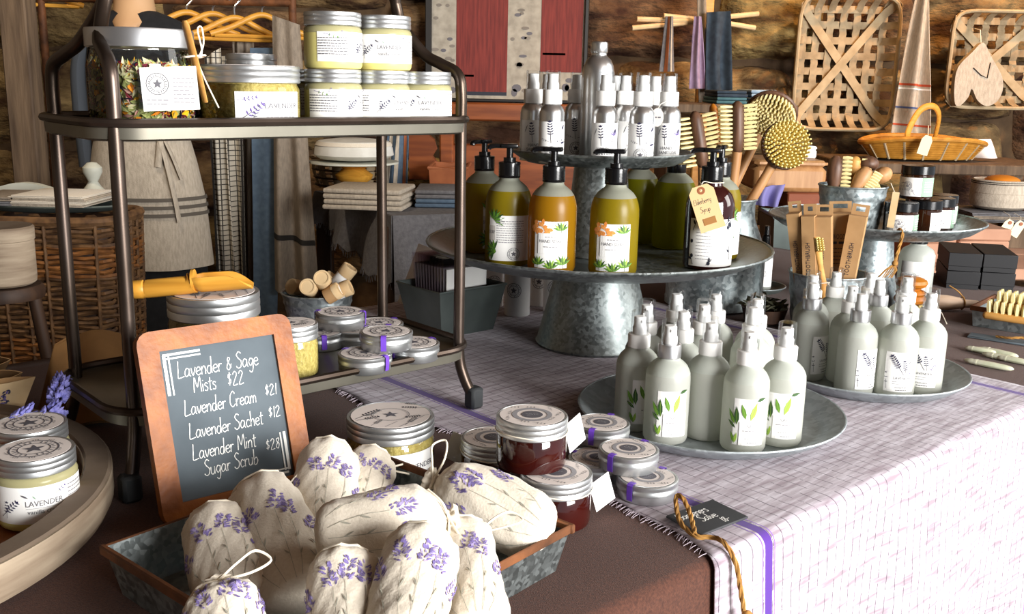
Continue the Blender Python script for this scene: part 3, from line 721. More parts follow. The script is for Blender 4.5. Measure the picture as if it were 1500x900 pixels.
for px, v, lvl, rot, lab in ((489, .905, 0, 1.35, 'pale yellow cream jar in the lower row with its label turned half away'), (560, .905, 0, .75, 'pale yellow cream jar in the middle of the lower row on the top shelf'),
                        (622, .9, 0, .1, 'cream jar reading LAVENDER at the end of the lower row on the top shelf'), (490, .906, 1, 1.72, 'upper stacked cream jar with its text side showing'),
                        (563, .908, 1, .08, 'upper stacked cream jar reading LAVENDER vanilla cream'), (446, .985, 0, -1.2, 'cream jar half hidden behind the sugar scrub jar on the top shelf')):
    P = shelf_xy(px, v); cream.put((P.x, P.y, ztop+.0561*lvl), toward(P)+rot, lab, GC)

def make_scrub(name, R, h, fill, lab, style='star'):
    r = thing(name, lab, 'jar')
    b = MB(); b.lathe([(R*.9, 0), (R*.98, .002), (R, .006), (R, h-.005), (R*.95, h), (R*.95, h+.004)], 40); bd = ob('jar_body', b, fill, r)
    g = MB(); g.lathe([(R*.92, -.0002), (R*1.0, .0018), (R*1.02, .006), (R*1.02, h-.005), (R*.97, h+.0005)], 40, caps=False); ob('glass_wall', g, 'glass', bd)
    l = MB(); l.lathe(lidprof(R*1.02, .018, h+.001), 48); ld = ob('lid', l, 'alu_dull', r); star_lid(R*1.02, h+.0191, ld, style='sprigs')
    Rl = R*1.02; x1 = R*1.1
    lb = can_label(r, Rl, -R*.35, x1, .004, h-.007); pr = Print()
    pr.sprig(-R*.3, .006, .026, .7, 'ink_purple', 'ink_gray', k=6, fat=.2); pr.sprig(-R*.05, .004, .018, 1.2, 'ink_navy', k=5, fat=.2); pr.sprig(-R*.32, h-.016, .016, .2, 'ink_purple', k=5, fat=.2)
    pr.text('LAVENDER', R*.62, h*.45, .0052, 'ink_gray', wid=.034); pr.lines(R*.25, R*.95, h*.32, 2, .004, .0012, 'ink_lightgray'); put_print(pr, on_can(Rl), lb)
    return r
sc1 = make_scrub('sugar_scrub_jar', .0425, .043, 'scrub', 'wide glass sugar scrub jar standing on the table behind the sachets')
P = atb(573, 720, TZ+.0005, .0435); sc1.location = P; sc1.rotation_euler = (0, 0, toward(P)+.1)
KIDS[sc1.name] = [(c_, list(c_.children)) for c_ in sc1.children]
P = shelf_xy(368, .922); dup(sc1, (P.x, P.y, ztop), toward(P)+.05, 'wide sugar scrub jar on the top shelf beside the potpourri jar', rot=None, scale=(1.13, 1.13, .93))
sc2 = dup(sc1, (0, 0, 0), 0, 'glass sugar scrub jar carrying a wooden scoop on its lid')
P = av(316, 500, .975); P.z = S1+.0005; sc2.location = P; sc2.rotation_euler = (0, 0, toward(P)+.9); zz = zat(P, 428)-S1; sc2.scale = (1.1, 1.1, zz/.0618); SC2 = (P.copy(), S1+zz)
P = shelf_xy(372, 1.015); 
j = dup(sc1, (P.x, P.y, ztop), toward(P)+2.6, 'smaller dark-lidded jar in the back row of the top shelf', scale=(.62, .62, 1.14))
P = av(430, 540, .915); P.z = S1+.0005
dup(sc1, P, toward(P)+2.7, 'yellow sugar scrub jar half hidden behind the chalkboard', scale=(.62, .62, .9))

# wooden scoop
sp = thing('wooden_scoop', 'golden bamboo scoop lying across a jar lid', 'scoop')
sb = MB(); sb.tube([(-.062, 0, .009), (-.058, 0, .0092), (-.05, 0, .0092), (-.048, 0, .0086), (-.046, 0, .0092), (-.005, 0, .0105), (0, 0, .0125)], [.0085, .0098, .0098, .0086, .0096, .0096, .0115], 14); ob('handle', sb, 'bamboo', sp)
def bowl(a, b):
    s = a*.06; ang = PI*(b-.5)*1.0+PI*1.5; cut = 1 if a < .55 else 1-(a-.55)**2*3.2
    an = PI*1.5+(b-.5)*PI*1.15*cut; rr = .0145*(.72+.28*min(1, a*8)); return (s, rr*math.cos(an), .0165+rr*math.sin(an))
bb = MB(); bb.grid(bowl, 14, 14, thick=-.0022); bb.lathe([(.0, 0), (.012, 0), (.012, .003), (0, .003)], 16, M=Matrix.Translation((.0, 0, .0145)) @ Matrix.Rotation(PI/2, 4, 'Y')); ob('scoop_bowl', bb, 'bamboo', sp)
P0 = av(284, 428, .965); sp.location = (P0.x, P0.y, SC2[1]+.0024); sp.rotation_euler = (0, math.radians(-4), TH-.62)

# red jam-like jars with twine and card
def make_red():
    R = .0318; r = thing('salve_jar', 'x x x x', 'jar')
    b = MB(); b.lathe([(R*.88, 0), (R*.97, .0015), (R, .005), (R, .03), (R*.95, .033), (R*.95, .036)], 40); ob('jar_body', b, 'syrup_red', r)
    l = MB(); l.lathe(lidprof(R*1.02, .0155, .0315), 48); ld = ob('lid', l, 'alu_dull', r); star_lid(R*1.02, .0467, ld, style='ring')
    tw = MB(); tw.tube([((R*1.03)*math.cos(2*PI*k/32), (R*1.03)*math.sin(2*PI*k/32), .0345+.0015*math.sin(k*.4)) for k in range(32)], .0007, 5, closed=True); ob('tie_string', tw, 'string', r)
    cp = MB(); cp.box((R+.012, .004, .024), (.024, .0006, .03), M=Matrix.Rotation(.5, 3, 'Z') @ Matrix.Rotation(-.35, 3, 'Y')); ob('gift_card', cp, 'paper', r)
    return Proto(r)
red = make_red()
GR = 'dark red jars'
P1 = atb(812, 786, TZ+.0005, .0325); red.put(P1, toward(P1)+.2, 'dark red jar with silver lid beside the sachet tray, lower of the stack', GR)
P3 = atb(722, 726, TZ+.0005, .0325); red.put(P3, toward(P3)+2.4, 'dark red jar mostly hidden behind the sachets, with tan lid print', GR)
P2 = atb(777, 700, TZ+.0478, .0325); red.put((P2.x, P2.y, TZ+.0478), toward(P2)+.35, 'dark red jar resting on top of two others', GR)

# tins
def make_tin(style):
    R = .0295; r = thing('salve_tin', 'x x x x', 'tin')
    b = MB(); b.lathe([(R*.94, 0), (R*.965, .001), (R*.965, .010)], 40); ob('tin_base', b, 'alu_dull', r)
    l = MB(); l.lathe([(R*.985, .0085), (R, .009), (R, .0118), (R*.985, .0124), (R*.985, .0148), (R*1.0, .0155), (R, .0178), (R*.97, .0186), (R*.92, .0186), (R*.91, .018), (0, .018)], 40); ld = ob('lid', l, 'alu_dull', r); star_lid(R*.98, .0184, ld, style=style)
    for s in (0, PI):
        tp = MB()
        a = [(R*1.012, .003), (R*1.03, .009), (R*1.03, .0178), (R*.97, .0194), (R*.8, .0194)]
        tp.grid(lambda p, q, s=s: (lambda i, f: (lambda rr, zz: ((rr)*math.cos(-PI/2+s)+(p-.5)*.006*math.sin(PI/2-s)*-1, rr*math.sin(-PI/2+s), zz))(a[i][0]*(1-f)+a[min(i+1, 4)][0]*f, a[i][1]*(1-f)+a[min(i+1, 4)][1]*f))(min(3, int(q*4)), q*4-min(3, int(q*4))), 1, 8, thick=.0002)
        ob('purple_seal', tp, 'tape', r)
    return Proto(r)
tin_a, tin_b = make_tin('star'), make_tin('ring')
GT = 'silver tins on the lower shelf'
hz = .0192; zs = S1+.0005
def tin_at(proto, px, py, z, rot, lab, grp):
    P = atb(px, py, z, .0295)
    if grp == GT: P = T(min(P.dot(CU), .69), min(P.dot(CV), 1.02), z)
    proto.put((P.x, P.y, z), toward(P)+rot, lab, grp)
tin_at(tin_a, 468, 517, zs, .2, 'silver tin at the base of the shelf heap nearest the chalkboard', GT)
tin_at(tin_a, 520, 512, zs, 1.3, 'plain-sided silver tin partly hidden in the middle of the shelf heap', GT)
tin_at(tin_a, 535, 552, zs, .9, 'silver tin at the front of the shelf heap', GT)
tin_at(tin_a, 606, 535, zs, -.9, 'silver tin at the far corner end of the shelf heap', GT)
tin_at(tin_a, 556, 503, zs, 2.4, 'silver tin at the back of the shelf heap', GT)
P = az(566, 508, zs+hz); tin_at(tin_a, 566, 519, zs+hz, -.1, 'silver tin with purple seal stacked on the front tins of the shelf', GT)
tin_at(tin_a, 499, 487, zs+hz, 1.4, 'silver tin stacked on the back tins of the shelf', GT)
GT2 = 'silver salve tins on the table'; zt = RZ+.0006
tin_at(tin_b, 946, 743, zt, -.55, 'silver salve tin at the end of the table stack by the twine', GT2)
tin_at(tin_b, 874, 712, zt, 1.2, 'silver salve tin at the bottom of the table stack', GT2)
tin_at(tin_b, 858, 676, zt, -1.6, 'silver salve tin at the back of the table stack behind the red jar', GT2)
tin_at(tin_b, 919, 700, zt+hz, -.6, 'silver salve tin in the second layer of the table stack', GT2)
tin_at(tin_b, 880, 658, zt+hz, -.35, 'silver salve tin on top of the table stack', GT2)
# ================================================================== galvanised plates and stands
def plate_prof(R, d, zf=0):   # a shallow dished plate, both faces
    return [(0, zf), (R*.8, zf), (R*.86, zf+d*.25), (R*.97, zf+d*.9), (R*1.0, zf+d), (R*1.015, zf+d*.95), (R*1.0, zf+d*.8), (R*.9, zf+d*.15), (R*.83, zf-.0022), (0, zf-.0022)]
def rprof(p): return list(reversed(p))
PL1, PL2 = Vector((.233, 1.104, RZ+.0006)), Vector((.478, 1.29, RZ+.0006))
def plate(P, R, lab):
    r = thing('galvanized_plate', lab, 'plate', P); mb = MB(); mb.lathe(rprof(plate_prof(R, .016, .0022)), 64); ob('dish', mb, 'galv_plate', r)
    rm = MB(); rm.tube([(R*1.008*math.cos(2*PI*k/64), R*1.008*math.sin(2*PI*k/64), .0022+.0155) for k in range(64)], .0014, 6, closed=True); ob('rolled_rim', rm, 'galv_plate', r); return r
plate(PL1, .151, 'round galvanized plate holding the sage mist bottles'); plate(PL2, .131, 'round galvanized plate holding the lavender mist bottles')

ST = Vector((.125, 1.452, RZ+.0006))
st = thing('tiered_stand', 'two-tier galvanized pedestal stand holding soaps and sanitizers', 'stand', ST)
Zt, Zu = .889-ST.z, 1.0275-ST.z
mb = MB(); mb.lathe([(.081, 0), (.0875, .0), (.0885, .003), (.0865, .006), (.055, Zt-.004), (.06, Zt-.002)], 48, caps=False); mb.lathe([(.072, 0), (.06, Zt-.02)], 48, caps=False); ob('base_cone', mb, 'galv_old', st)
mb = MB(); mb.lathe(rprof(plate_prof(.25, .019, Zt)), 72); tr = ob('lower_tray', mb, 'galv_old', st)
rm = MB(); rm.tube([((.252)*math.cos(2*PI*k/72), (.252)*math.sin(2*PI*k/72), Zt+.0185) for k in range(72)], .0022, 6, closed=True); ob('rolled_rim', rm, 'galv_old', tr)
mb = MB(); mb.lathe([(.048, Zt+.0005), (.05, Zt+.001), (.049, Zt+.004), (.0385, Zu-.004), (.045, Zu-.0025)], 40); ob('upper_cone', mb, 'galv_old', st)
mb = MB(); mb.lathe(rprof(plate_prof(.131, .0145, Zu)), 64); tr = ob('upper_tray', mb, 'galv_old', st)
rm = MB(); rm.tube([(.132*math.cos(2*PI*k/64), .132*math.sin(2*PI*k/64), Zu+.0142) for k in range(64)], .0018, 6, closed=True); ob('rolled_rim', rm, 'galv_old', tr)

# ================================================================== mist bottles
def make_mist(kind, collar):
    R = .0242; r = thing('mist_bottle', 'x x x x', 'bottle')
    b = MB(); b.lathe([(R*.84, 0), (R*.94, .0012), (R*.99, .004), (R, .007), (R, .069), (R*.985, .0745), (R*.93, .0795), (R*.82, .0845), (R*.66, .0885), (R*.52, .091), (R*.47, .093), (R*.46, .097)], 36); bd = ob('bottle_body', b, 'frost_liquid', r)
    n = MB(); n.lathe([(R*.98, .0765), (R*.935, .0798), (R*.828, .0848), (R*.668, .0888), (R*.53, .0913), (R*.48, .0932), (R*.47, .097)], 36, caps=False); ob('empty_shoulder', n, 'frosted', bd)
    if kind != 'plain':
        lb = can_label(r, R, -.0165 if kind == 'sage' else -.019, .0165 if kind == 'sage' else .0195, .0105, .0615, 'paper'); pr = Print()
        if kind == 'sage':
            for x, y, l, a, c in ((-.0145, .033, .018, 2.0, 'ink_green'), (-.0125, .033, .020, 1.62, 'ink_dkgreen'), (.0015, .038, .021, 1.28, 'ink_lime'), (-.0135, .029, .012, 2.4, 'ink_dkgreen'), (-.0145, .0125, .013, 1.9, 'ink_green'), (-.014, .0125, .012, 1.4, 'ink_lime'), (-.0035, .0395, .017, 1.85, 'ink_green')):
                pr.leaf(x, y, l, l*.27, a, c); pr.line(x, y, x+l*.8*math.cos(a), y+l*.8*math.sin(a), .0003, 'ink_lime')
            pr.leaf(.007, .0595, .011, .0035, .25, 'ink_dkgreen')
            pr.up().rect(-.0095, .011, .0165, .0365, 'paper'); pr.up().text('SAGE', .004, .0305, .0035, 'ink_lightgray', wid=.012); pr.lines(-.006, .014, .0265, 1, .003, .001, 'ink_lightgray'); pr.text('essential', .0035, .0175, .0024, 'ink_lightgray', wid=.014); pr.lines(-.001, .009, .0135, 1, .002, .0009, 'ink_lightgray')
        else:
            pr.sprig(.004, .033, .027, 2.15, 'ink_navy', 'ink_gray', k=8, fat=.2); pr.sprig(.007, .032, .018, 1.75, 'ink_navy', 'ink_gray', k=6, fat=.22); pr.sprig(.009, .031, .011, .9, 'ink_purple', 'ink_gray', k=5, fat=.24); pr.sprig(-.0155, .014, .02, 1.65, 'ink_navy', 'ink_gray', k=4, fat=.14)
            pr.leaf(.009, .047, .005, .001, .9, 'ink_gray'); pr.leaf(.012, .041, .003, .0008, .4, 'ink_gray')
            pr.text('LAVENDER', .003, .027, .0032, 'ink_gray', wid=.021); pr.lines(-.008, .012, .0235, 2, .003, .0008, 'ink_lightgray'); pr.text('essential', .002, .0155, .0026, 'ink_gray', wid=.014); pr.lines(-.004, .009, .0125, 1, .002, .0009, 'ink_gray')
        put_print(pr, on_can(R), lb)
    c = MB(); c.lathe([(.0118, .0935), (.0126, .0945), (.0126, .1075), (.0121, .1085), (.0095, .109), (.0, .109)], 28); ob('collar', c, 'silver' if collar else 'white_plastic', r)
    z = MB(); z.lathe([(.0078, .1085), (.0078, .116), (.0066, .118), (.0066, .1275), (.0058, .1285), (0, .1285)], 20); z.box((0, -.0066, .124), (.003, .002, .003)); ob('spray_nozzle', z, 'white_plastic', r)
    p = MB(); p.lathe([(.0098, .109), (.0095, .1335), (.0088, .1348), (0, .1348)], 24); ob('clear_cap', p, 'clear_cap', r)
    return Proto(r)
mist = {k: make_mist(*k) for k in (('sage', 0), ('sage', 1), ('plain', 0), ('lav', 0), ('lav', 1))}
GS, GL = 'sage mist bottles', 'lavender mist bottles'
zp = PL1.z+.0027; MQ = []
def relax(pos, dmin, centres=None, it=300):
    for _ in range(it):
        for i in range(len(pos)):
            for j in range(i):
                d = Vector((pos[i].x-pos[j].x, pos[i].y-pos[j].y, 0)); l = d.length
                if l < dmin:
                    d = d/(l or 1)*(dmin-l)/2; pos[i] += d; pos[j] -= d
        if centres:
            for i, (c_, R_) in enumerate(centres):
                d = Vector((pos[i].x-c_.x, pos[i].y-c_.y, 0))
                if d.length > R_: pos[i] -= d.normalized()*(d.length-R_)
    return pos
def mist_at(k, px, py, rot, lab, grp, z=zp):
    P = atb(px, py, z, .0242); MQ.append([k, P, rot, lab, grp, z])
mist_at(('sage', 0), 916, 641, .5, 'sage mist bottle at the end of its plate beside the tins', GS)
mist_at(('sage', 1), 963, 651, .28, 'sage mist bottle with a silver collar at the front', GS)
mist_at(('plain', 0), 1034, 650, 0, 'mist bottle showing its blank back at the front centre of the sage plate', GS)
mist_at(('sage', 0), 1082, 666, .22, 'sage mist bottle at the very front of the plate', GS)
mist_at(('sage', 0), 1139, 657, .1, 'sage mist bottle at the front beside the empty rim of the plate', GS)
mist_at(('plain', 0), 946, 611, 0, 'mist bottle behind the two end sage bottles', GS)
mist_at(('sage', 0), 986, 622, 1.25, 'sage mist bottle directly behind the silver-collared one', GS)
mist_at(('plain', 0), 1022, 608, 0, 'mist bottle in the middle row behind the blank one', GS)
mist_at(('sage', 0), 1093, 613, 1.1, 'sage mist bottle in the middle row behind the frontmost one', GS)
mist_at(('plain', 0), 1038, 582, 0, 'mist bottle in the back row of the sage plate, behind centre', GS)
mist_at(('sage', 0), 977, 580, 2.0, 'mist bottle at the back of the sage plate by the stand foot', GS)
mist_at(('lav', 0), 1123, 585, .9, 'mist bottle at the back of the sage plate next to the lavender plate', GS)
mist_at(('lav', 1), 1160, 565, 1.0, 'lavender mist bottle with a silver collar at the near end of its plate', GL)
mist_at(('lav', 0), 1190, 532, .9, 'lavender mist bottle at the back beside the wooden toothbrush', GL)
mist_at(('plain', 0), 1168, 515, .0, 'mist bottle at the far back behind the silver-collared end bottle', GL)
mist_at(('plain', 0), 1225, 572, .5, 'mist bottle showing its blank side behind the front lavender bottles', GL)
mist_at(('lav', 1), 1244, 585, .85, 'lavender mist bottle with silver collar, label turned to the side', GL)
mist_at(('lav', 1), 1299, 588, .25, 'lavender mist bottle with silver collar and label facing forward', GL)
mist_at(('lav', 0), 1351, 583, -.1, 'clear-topped lavender mist bottle with white collar at the end of the row', GL)
mist_at(('plain', 1), 1281, 549, 0, 'silver-collared mist bottle in the middle of the lavender plate', GL) if ('plain', 1) in mist else mist_at(('lav', 1), 1279, 549, 2.5, 'silver-collared mist bottle in the middle of the lavender plate', GL)
mist_at(('plain', 0), 1307, 532, 0, 'mist bottle behind the centre of the lavender plate', GL)
mist_at(('plain', 0), 1243, 524, 0, 'mist bottle at the back of the lavender plate before the pail', GL)

_ps = relax([q[1] for q in MQ], .0492, [(PL1, .096) if q[4] == GS else (PL2, .08) for q in MQ])
for q, P in zip(MQ, _ps): mist[q[0]].put((P.x, P.y, q[5]), toward(P)+q[2], q[3], q[4])

# ================================================================== pump soap bottles
def pump(r, z, mat='black_plastic'):
    c = MB(); c.lathe([(.0148, z), (.0152, z+.001)] + [(.0152 if k % 2 else .0146, z+.002+k*.0018) for k in range(9)] + [(.0152, z+.0195), (.0146, z+.021), (.0085, z+.022), (.0085, z+.027), (.0045, z+.0275), (.0045, z+.040)], 30); ob('pump_collar', c, mat, r)
    h = MB(); h.rbox((-.001, 0, z+.0425), (.024, .013, .006), .002, seg=2); h.tube(spline([(-.010, 0, z+.0425), (-.020, 0, z+.0425), (-.027, 0, z+.041), (-.029, 0, z+.038)], 4), [.0042]*13, 8, flat=.8); ob('pump_head', h, mat, r)
def make_soap(fill, kind):
    R = .0322; r = thing('soap_bottle', 'x x x x', 'bottle')
    H = .083
    b = MB(); b.lathe([(R*.86, 0), (R*.95, .0015), (R, .006), (R, H-.004), (R*.99, H+.004), (R*.94, H+.012), (R*.86, H+.019)], 40); ob('bottle_body', b, fill, r)
    n = MB(); n.lathe([(R*.86, H+.0188), (R*.74, H+.0245), (R*.58, H+.029), (R*.47, H+.0315), (R*.43, H+.0335), (R*.42, H+.037)], 40); ob('bottle_shoulder', n, 'frost_neck', r)
    if kind == 'blank':
        c = MB(); c.lathe([(.0145, H+.033), (.015, H+.034), (.015, H+.045), (.0142, H+.046), (0, H+.046)], 28); ob('screw_cap', c, 'black_plastic', r)
    else: pump(r, H+.036)
    pr = Print()
    if kind == 'blank': pass
    elif kind == 'back':
        lb = can_label(r, R, -.03, .03, .008, .07); pr.lines(-.018, .02, .062, 10, .0032, .001, 'ink_lightgray'); pr.logo(.006, .018, .0085, 'ink_gray')
        for a in (2.3, 2.7, 3.1, 3.5): pr.leaf(-.018, .02, .013, .0035, a, 'ink_green')
        pr.up().rect(-.03, .036, -.02, .056, 'paper_gray'); pr.up().text('SOAP', -.025, .045, .0045, 'ink_gray', wid=.009)
        for k in range(9): pr.leaf(-.022, .064, .016, .0035, -.5+k*.35, 'ink_dkgreen' if k % 2 else 'ink_green'); pr.leaf(-.022, .022, .016, .0035, 1.2+k*.4, 'ink_green' if k % 2 else 'ink_dkgreen')
    else:
        lb = can_label(r, R, -.0195, .0265, .008, .07)
        rg = random.Random(2)
        for k in range(46):
            a, q = rg.random()*6.28, rg.random()**.6*.0105; pr.leaf(-.009+q*math.cos(a), .0615+q*.65*math.sin(a), .006, .0045, a, 'ink_orange' if k % 2 else 'ink_orange2')
        for cx, cy, s in ((.017, .062, 1), (-.014, .016, 1), (.004, .012, 1), (.02, .017, 1.1)):
            for k in range(7): pr.leaf(cx, cy-.004*s, .0125*s, .003*s, .5+k*.38, ('ink_green', 'ink_dkgreen', 'ink_lime')[k % 3])
            pr.line(cx, cy-.012*s if cy > .03 else .0085, cx, cy+.004, .0005, 'ink_dkgreen')
        pr.up().rect(-.0135, .0275, .0195, .0545, 'paper'); pr.up().lines(-.004, .010, .049, 1, .002, .0012, 'ink_lightgray'); pr.text('HAND SOAP', .003, .042, .0042, 'ink_gray', wid=.029); pr.lines(-.006, .012, .036, 1, .003, .0012, 'ink_lightgray')
    if pr.p: put_print(pr, on_can(R), lb)
    return Proto(r)
soapA, soapB, soapC, soapD = make_soap('soap_amber', 'front'), make_soap('soap_green', 'front'), make_soap('soap_green', 'back'), make_soap('soap_bright', 'blank')
zb = .8895+.0003; GH = 'pump soap bottles on the lower tray'
def soap_at(pro, px, Y, rot, lab):
    P = ay(px, 370, Y); P.z = zb; pro.put(P, toward(P)+rot, lab, GH); return P
soap_at(soapC, 708, 1.462, .9, 'olive soap bottle behind the rack post at the tray edge')
soap_at(soapC, 744, 1.362, .05, 'olive soap bottle showing the text side of its label')
soap_at(soapA, 808, 1.314, -.15, 'amber hand soap bottle with an orange blossom label')
soap_at(soapB, 898, 1.300, -.12, 'yellow-green hand soap bottle with an orange blossom label, nearest the tray rim')
soap_at(soapD, 932, 1.582, 0, 'deep green soap bottle tucked behind the stand column')
soap_at(soapD, 984, 1.532, 0, 'bright green soap bottle without a label beside the elderberry syrup')
soap_at(soapC, 1048, 1.444, 1.35, 'green soap bottle half hidden behind the elderberry syrup')

R = .0335; P = ay(1036, 370, 1.362); P.z = zb
ey = thing('syrup_bottle', 'dark elderberry syrup bottle with a kraft tag round its neck', 'bottle', P, toward(P)+.12)
b = MB(); b.lathe([(R*.88, 0), (R*.96, .0015), (R, .005), (R, .083), (R*.97, .093), (R*.86, .103), (R*.66, .110), (R*.46, .114), (R*.43, .12)], 40); ob('bottle_body', b, 'syrup', ey); pump(ey, .119)
lb = can_label(ey, R, -.031, .042, .006, .071); pr = Print()
pr.lines(-.02, .003, .052, 9, .0045, .0009, 'ink_lightgray'); pr.lines(.012, .03, .043, 1, .004, .0026, 'paper_gray')
for x, y, l, a in ((-.026, .055, .016, 1.2), (0, .06, .02, .35), (.016, .062, .018, .6), (-.024, .008, .014, 1.9), (.024, .056, .014, .9), (-.005, .0085, .01, .8), (.031, .015, .02, 1.7)): pr.line(x, y, x+l*math.cos(a), y+l*math.sin(a), .0009, 'ink'); pr.leaf(x+l*.5*math.cos(a), y+l*.5*math.sin(a), .008, .003, a+.7, 'ink')
for x, y in ((.026, .064), (.029, .062), (.024, .06), (-.027, .04), (-.026, .02), (-.002, .011)): pr.ell(x, y, .0022, .0028, 'ink', 10)
put_print(pr, on_can(R), lb)
tg = MB(); w_, h_ = .034, .062
tg.prism([(-w_/2, -h_), (w_/2, -h_), (w_/2, -.008), (w_/2-.007, 0), (-w_/2+.007, 0), (-w_/2, -.008)], -.0004, .0004)
tm = Matrix.Translation((-.020, -.0335, .116)) @ Matrix.Rotation(math.radians(-20), 4, 'Y') @ Matrix.Rotation(math.radians(78), 4, 'X')
tg.xf(tm); tgo = ob('kraft_tag', tg, 'tagpaper', ey)
hole = MB(); hole.lathe([(.0022, .0006), (.0052, .0006), (.0052, .0009), (.0022, .0009), (.0022, .0006)], 20, caps=False, M=tm @ Matrix.Translation((0, -.007, 0))); ob('eyelet', hole, 'leather', tgo)
hw = MB(); fnt = lambda x, y: tuple(tm @ Vector((x, y, .0007))); chalk(hw, 'Elderberry', -.0145, -.024, .0074, .0004, fnt, squeeze=.86); chalk(hw, 'Syrup', -.009, -.036, .0074, .0004, fnt, squeeze=.9); ob('handwriting', hw, 'ink', tgo, smooth=0)
sl_ = MB(); sl_.box(tm @ Vector((-.001, -.049, .0008)), (.017, .009, .0003), M=tm.to_3x3()); ob('stamp', sl_, 'seal', tgo)
sg = MB(); sg.tube(spline([tm @ Vector((0, -.007, .001)), (-.014, -.020, .120), (0, -.0165, .1185), (.016, -.004, .1185), (0, .017, .1185), (-.016, 0, .1185), (-.016, -.018, .117), tm @ Vector((0, -.007, -.001))], 6), .0006, 5); ob('tag_string', sg, 'string', ey)

# ================================================================== sanitizer bottles on the upper tray
def make_san(kind):
    R = .0176; r = thing('sanitizer_bottle', 'x x x x', 'bottle')
    b = MB(); b.lathe([(R*.93, 0), (R, .0015), (R, .064), (R*.98, .069), (R*.9, .0735), (R*.74, .0775), (R*.64, .0795), (R*.62, .083)], 32); ob('bottle_body', b, 'alu', r)
    c = MB(); c.lathe([(.0128, .080), (.0132, .081), (.0132, .0985), (.0126, .0995), (.0098, .0998), (0, .0998)], 28); ob('collar', c, 'white_plastic', r)
    n = MB(); n.lathe([(.0085, .0995), (.0085, .107), (.0074, .110), (.0074, .1205), (0, .1215)], 20); ob('spray_nozzle', n, 'white_plastic', r)
    p = MB(); p.lathe([(.0106, .0998), (.0100, .1235), (.0095, .1248), (0, .1248)], 24); ob('clear_cap', p, 'clear_cap', r)
    lb = can_label(r, R, -.0235, .0235, .003, .057); pr = Print()
    if kind == 'name':
        pr.sprig(-.005, .0265, .025, 1.65, 'ink_navy', 'ink_gray', k=6, fat=.2); pr.line(.008, .028, .013, .042, .0006, 'ink_navy'); pr.leaf(.013, .042, .008, .0045, 1.3, 'ink_navy')
        for a in (.6, 1.1, 1.9, 2.5): pr.leaf(.012, .040, .008, .0014, a, 'ink_purple')
        pr.leaf(-.016, .04, .012, .001, 1.2, 'ink')
        pr.text('HAND', -.003, .0205, .0042, 'ink_gray', wid=.0155); pr.text('SANITIZER', -.0005, .0145, .0042, 'ink_gray', wid=.025); pr.lines(-.009, .008, .0105, 2, .003, .0009, 'ink_lightgray')
    else:
        pr.sprig(-.001, .028, .028, 1.65, 'ink_navy', 'ink_gray', k=7, fat=.2); pr.sprig(.002, .03, .012, .2, 'ink_navy', k=4, fat=.22); pr.sprig(-.004, .03, .01, 2.8, 'ink_navy', k=3, fat=.22); pr.leaf(.014, .046, .009, .003, 1.0, 'ink_navy'); pr.leaf(.012, .028, .01, .003, .2, 'ink_navy')
        pr.logo(0, .015, .0092, 'ink_gray')
    put_print(pr, on_can(R), lb)
    return Proto(r)
sanN, sanL = make_san('name'), make_san('logo')
zu = 1.0275+.0003; GZ = 'hand sanitizer bottles'
for pro, px, Y, rot, lab in ((sanN, 779, 1.425, .3, 'sanitizer bottle at the outer end of the upper tray, reading HAND SANITIZER'), (sanL, 807, 1.382, .05, 'sanitizer bottle showing its star logo at the end of the front row'), (sanN, 800, 1.50, 1.5, 'sanitizer bottle hidden behind the end pair'),
                        (sanL, 842, 1.50, .05, 'sanitizer bottle behind, between the logo bottle and tall aluminium bottle'), (sanN, 884, 1.372, .1, 'sanitizer bottle reading HAND SANITIZER in front of the tall bottle'), (sanN, 912, 1.462, .9, 'sanitizer bottle seen between the front ones with its label turned'),
                        (sanL, 938, 1.372, 0, 'sanitizer bottle with star logo facing forward, third in the front row'), (sanN, 976, 1.415, .15, 'sanitizer bottle with an oval tag at the far end of the tray'), (sanL, 955, 1.475, 2.2, 'sanitizer bottle at the back near the far end of the tray'), (sanN, 898, 1.525, 2.0, 'sanitizer bottle at the back behind the tall aluminium bottle')):
    P = ay(px, 225, Y+.002); pro.put((P.x, P.y, zu), toward(P)+rot, lab, GZ)
P = ay(957, 205, 1.405); ot = thing('oval_tag', 'small grey oval tag hanging on a sanitizer bottle', 'tag')
P = ay(963, 172, 1.388); ot.location = (P.x, P.y, P.z); ot.rotation_euler = (0, 0, toward(P))
mb = MB(); mb.lathe([(0, -.0005), (.0085, -.0005), (.0085, .0005), (0, .0005)], 24, M=Matrix.Rotation(PI/2, 4, 'X') @ Matrix.Diagonal((1, 1.5, 1, 1))); to = ob('tag_disc', mb, 'paper_gray', ot); pr = Print(); pr.lines(-.0045, .0045, -.001, 1, .002, .002, 'ink_gray'); put_print(pr, on_front(-.0008), to)
mb = MB(); mb.tube(spline([(0, 0, .010), (.003, .004, .017), (.010, .012, .021), (.013, .02, .0205)], 4), .0005, 5); ob('tag_string', mb, 'string', ot)
P = ay(872, 225, 1.45); al = thing('aluminium_bottle', 'tall bare aluminium bottle rising behind the sanitizers', 'bottle', (P.x, P.y, zu), toward(P)); R = .0235
zt_ = zat(P, 61)-zu; b = MB(); b.lathe([(R*.94, 0), (R, .002), (R, zt_-.052), (R*.98, zt_-.043), (R*.9, zt_-.033), (R*.74, zt_-.025), (R*.55, zt_-.021), (R*.47, zt_-.019), (R*.47, zt_-.014)], 40); ob('bottle_body', b, 'alu', al)
b = MB(); b.lathe([(R*.47, zt_-.016), (R*.52, zt_-.014), (R*.52, zt_-.003), (R*.49, zt_-.001), (R*.4, zt_), (R*.36, zt_), (R*.36, zt_-.006), (0, zt_-.006)], 28); ob('screw_neck', b, 'alu', al)
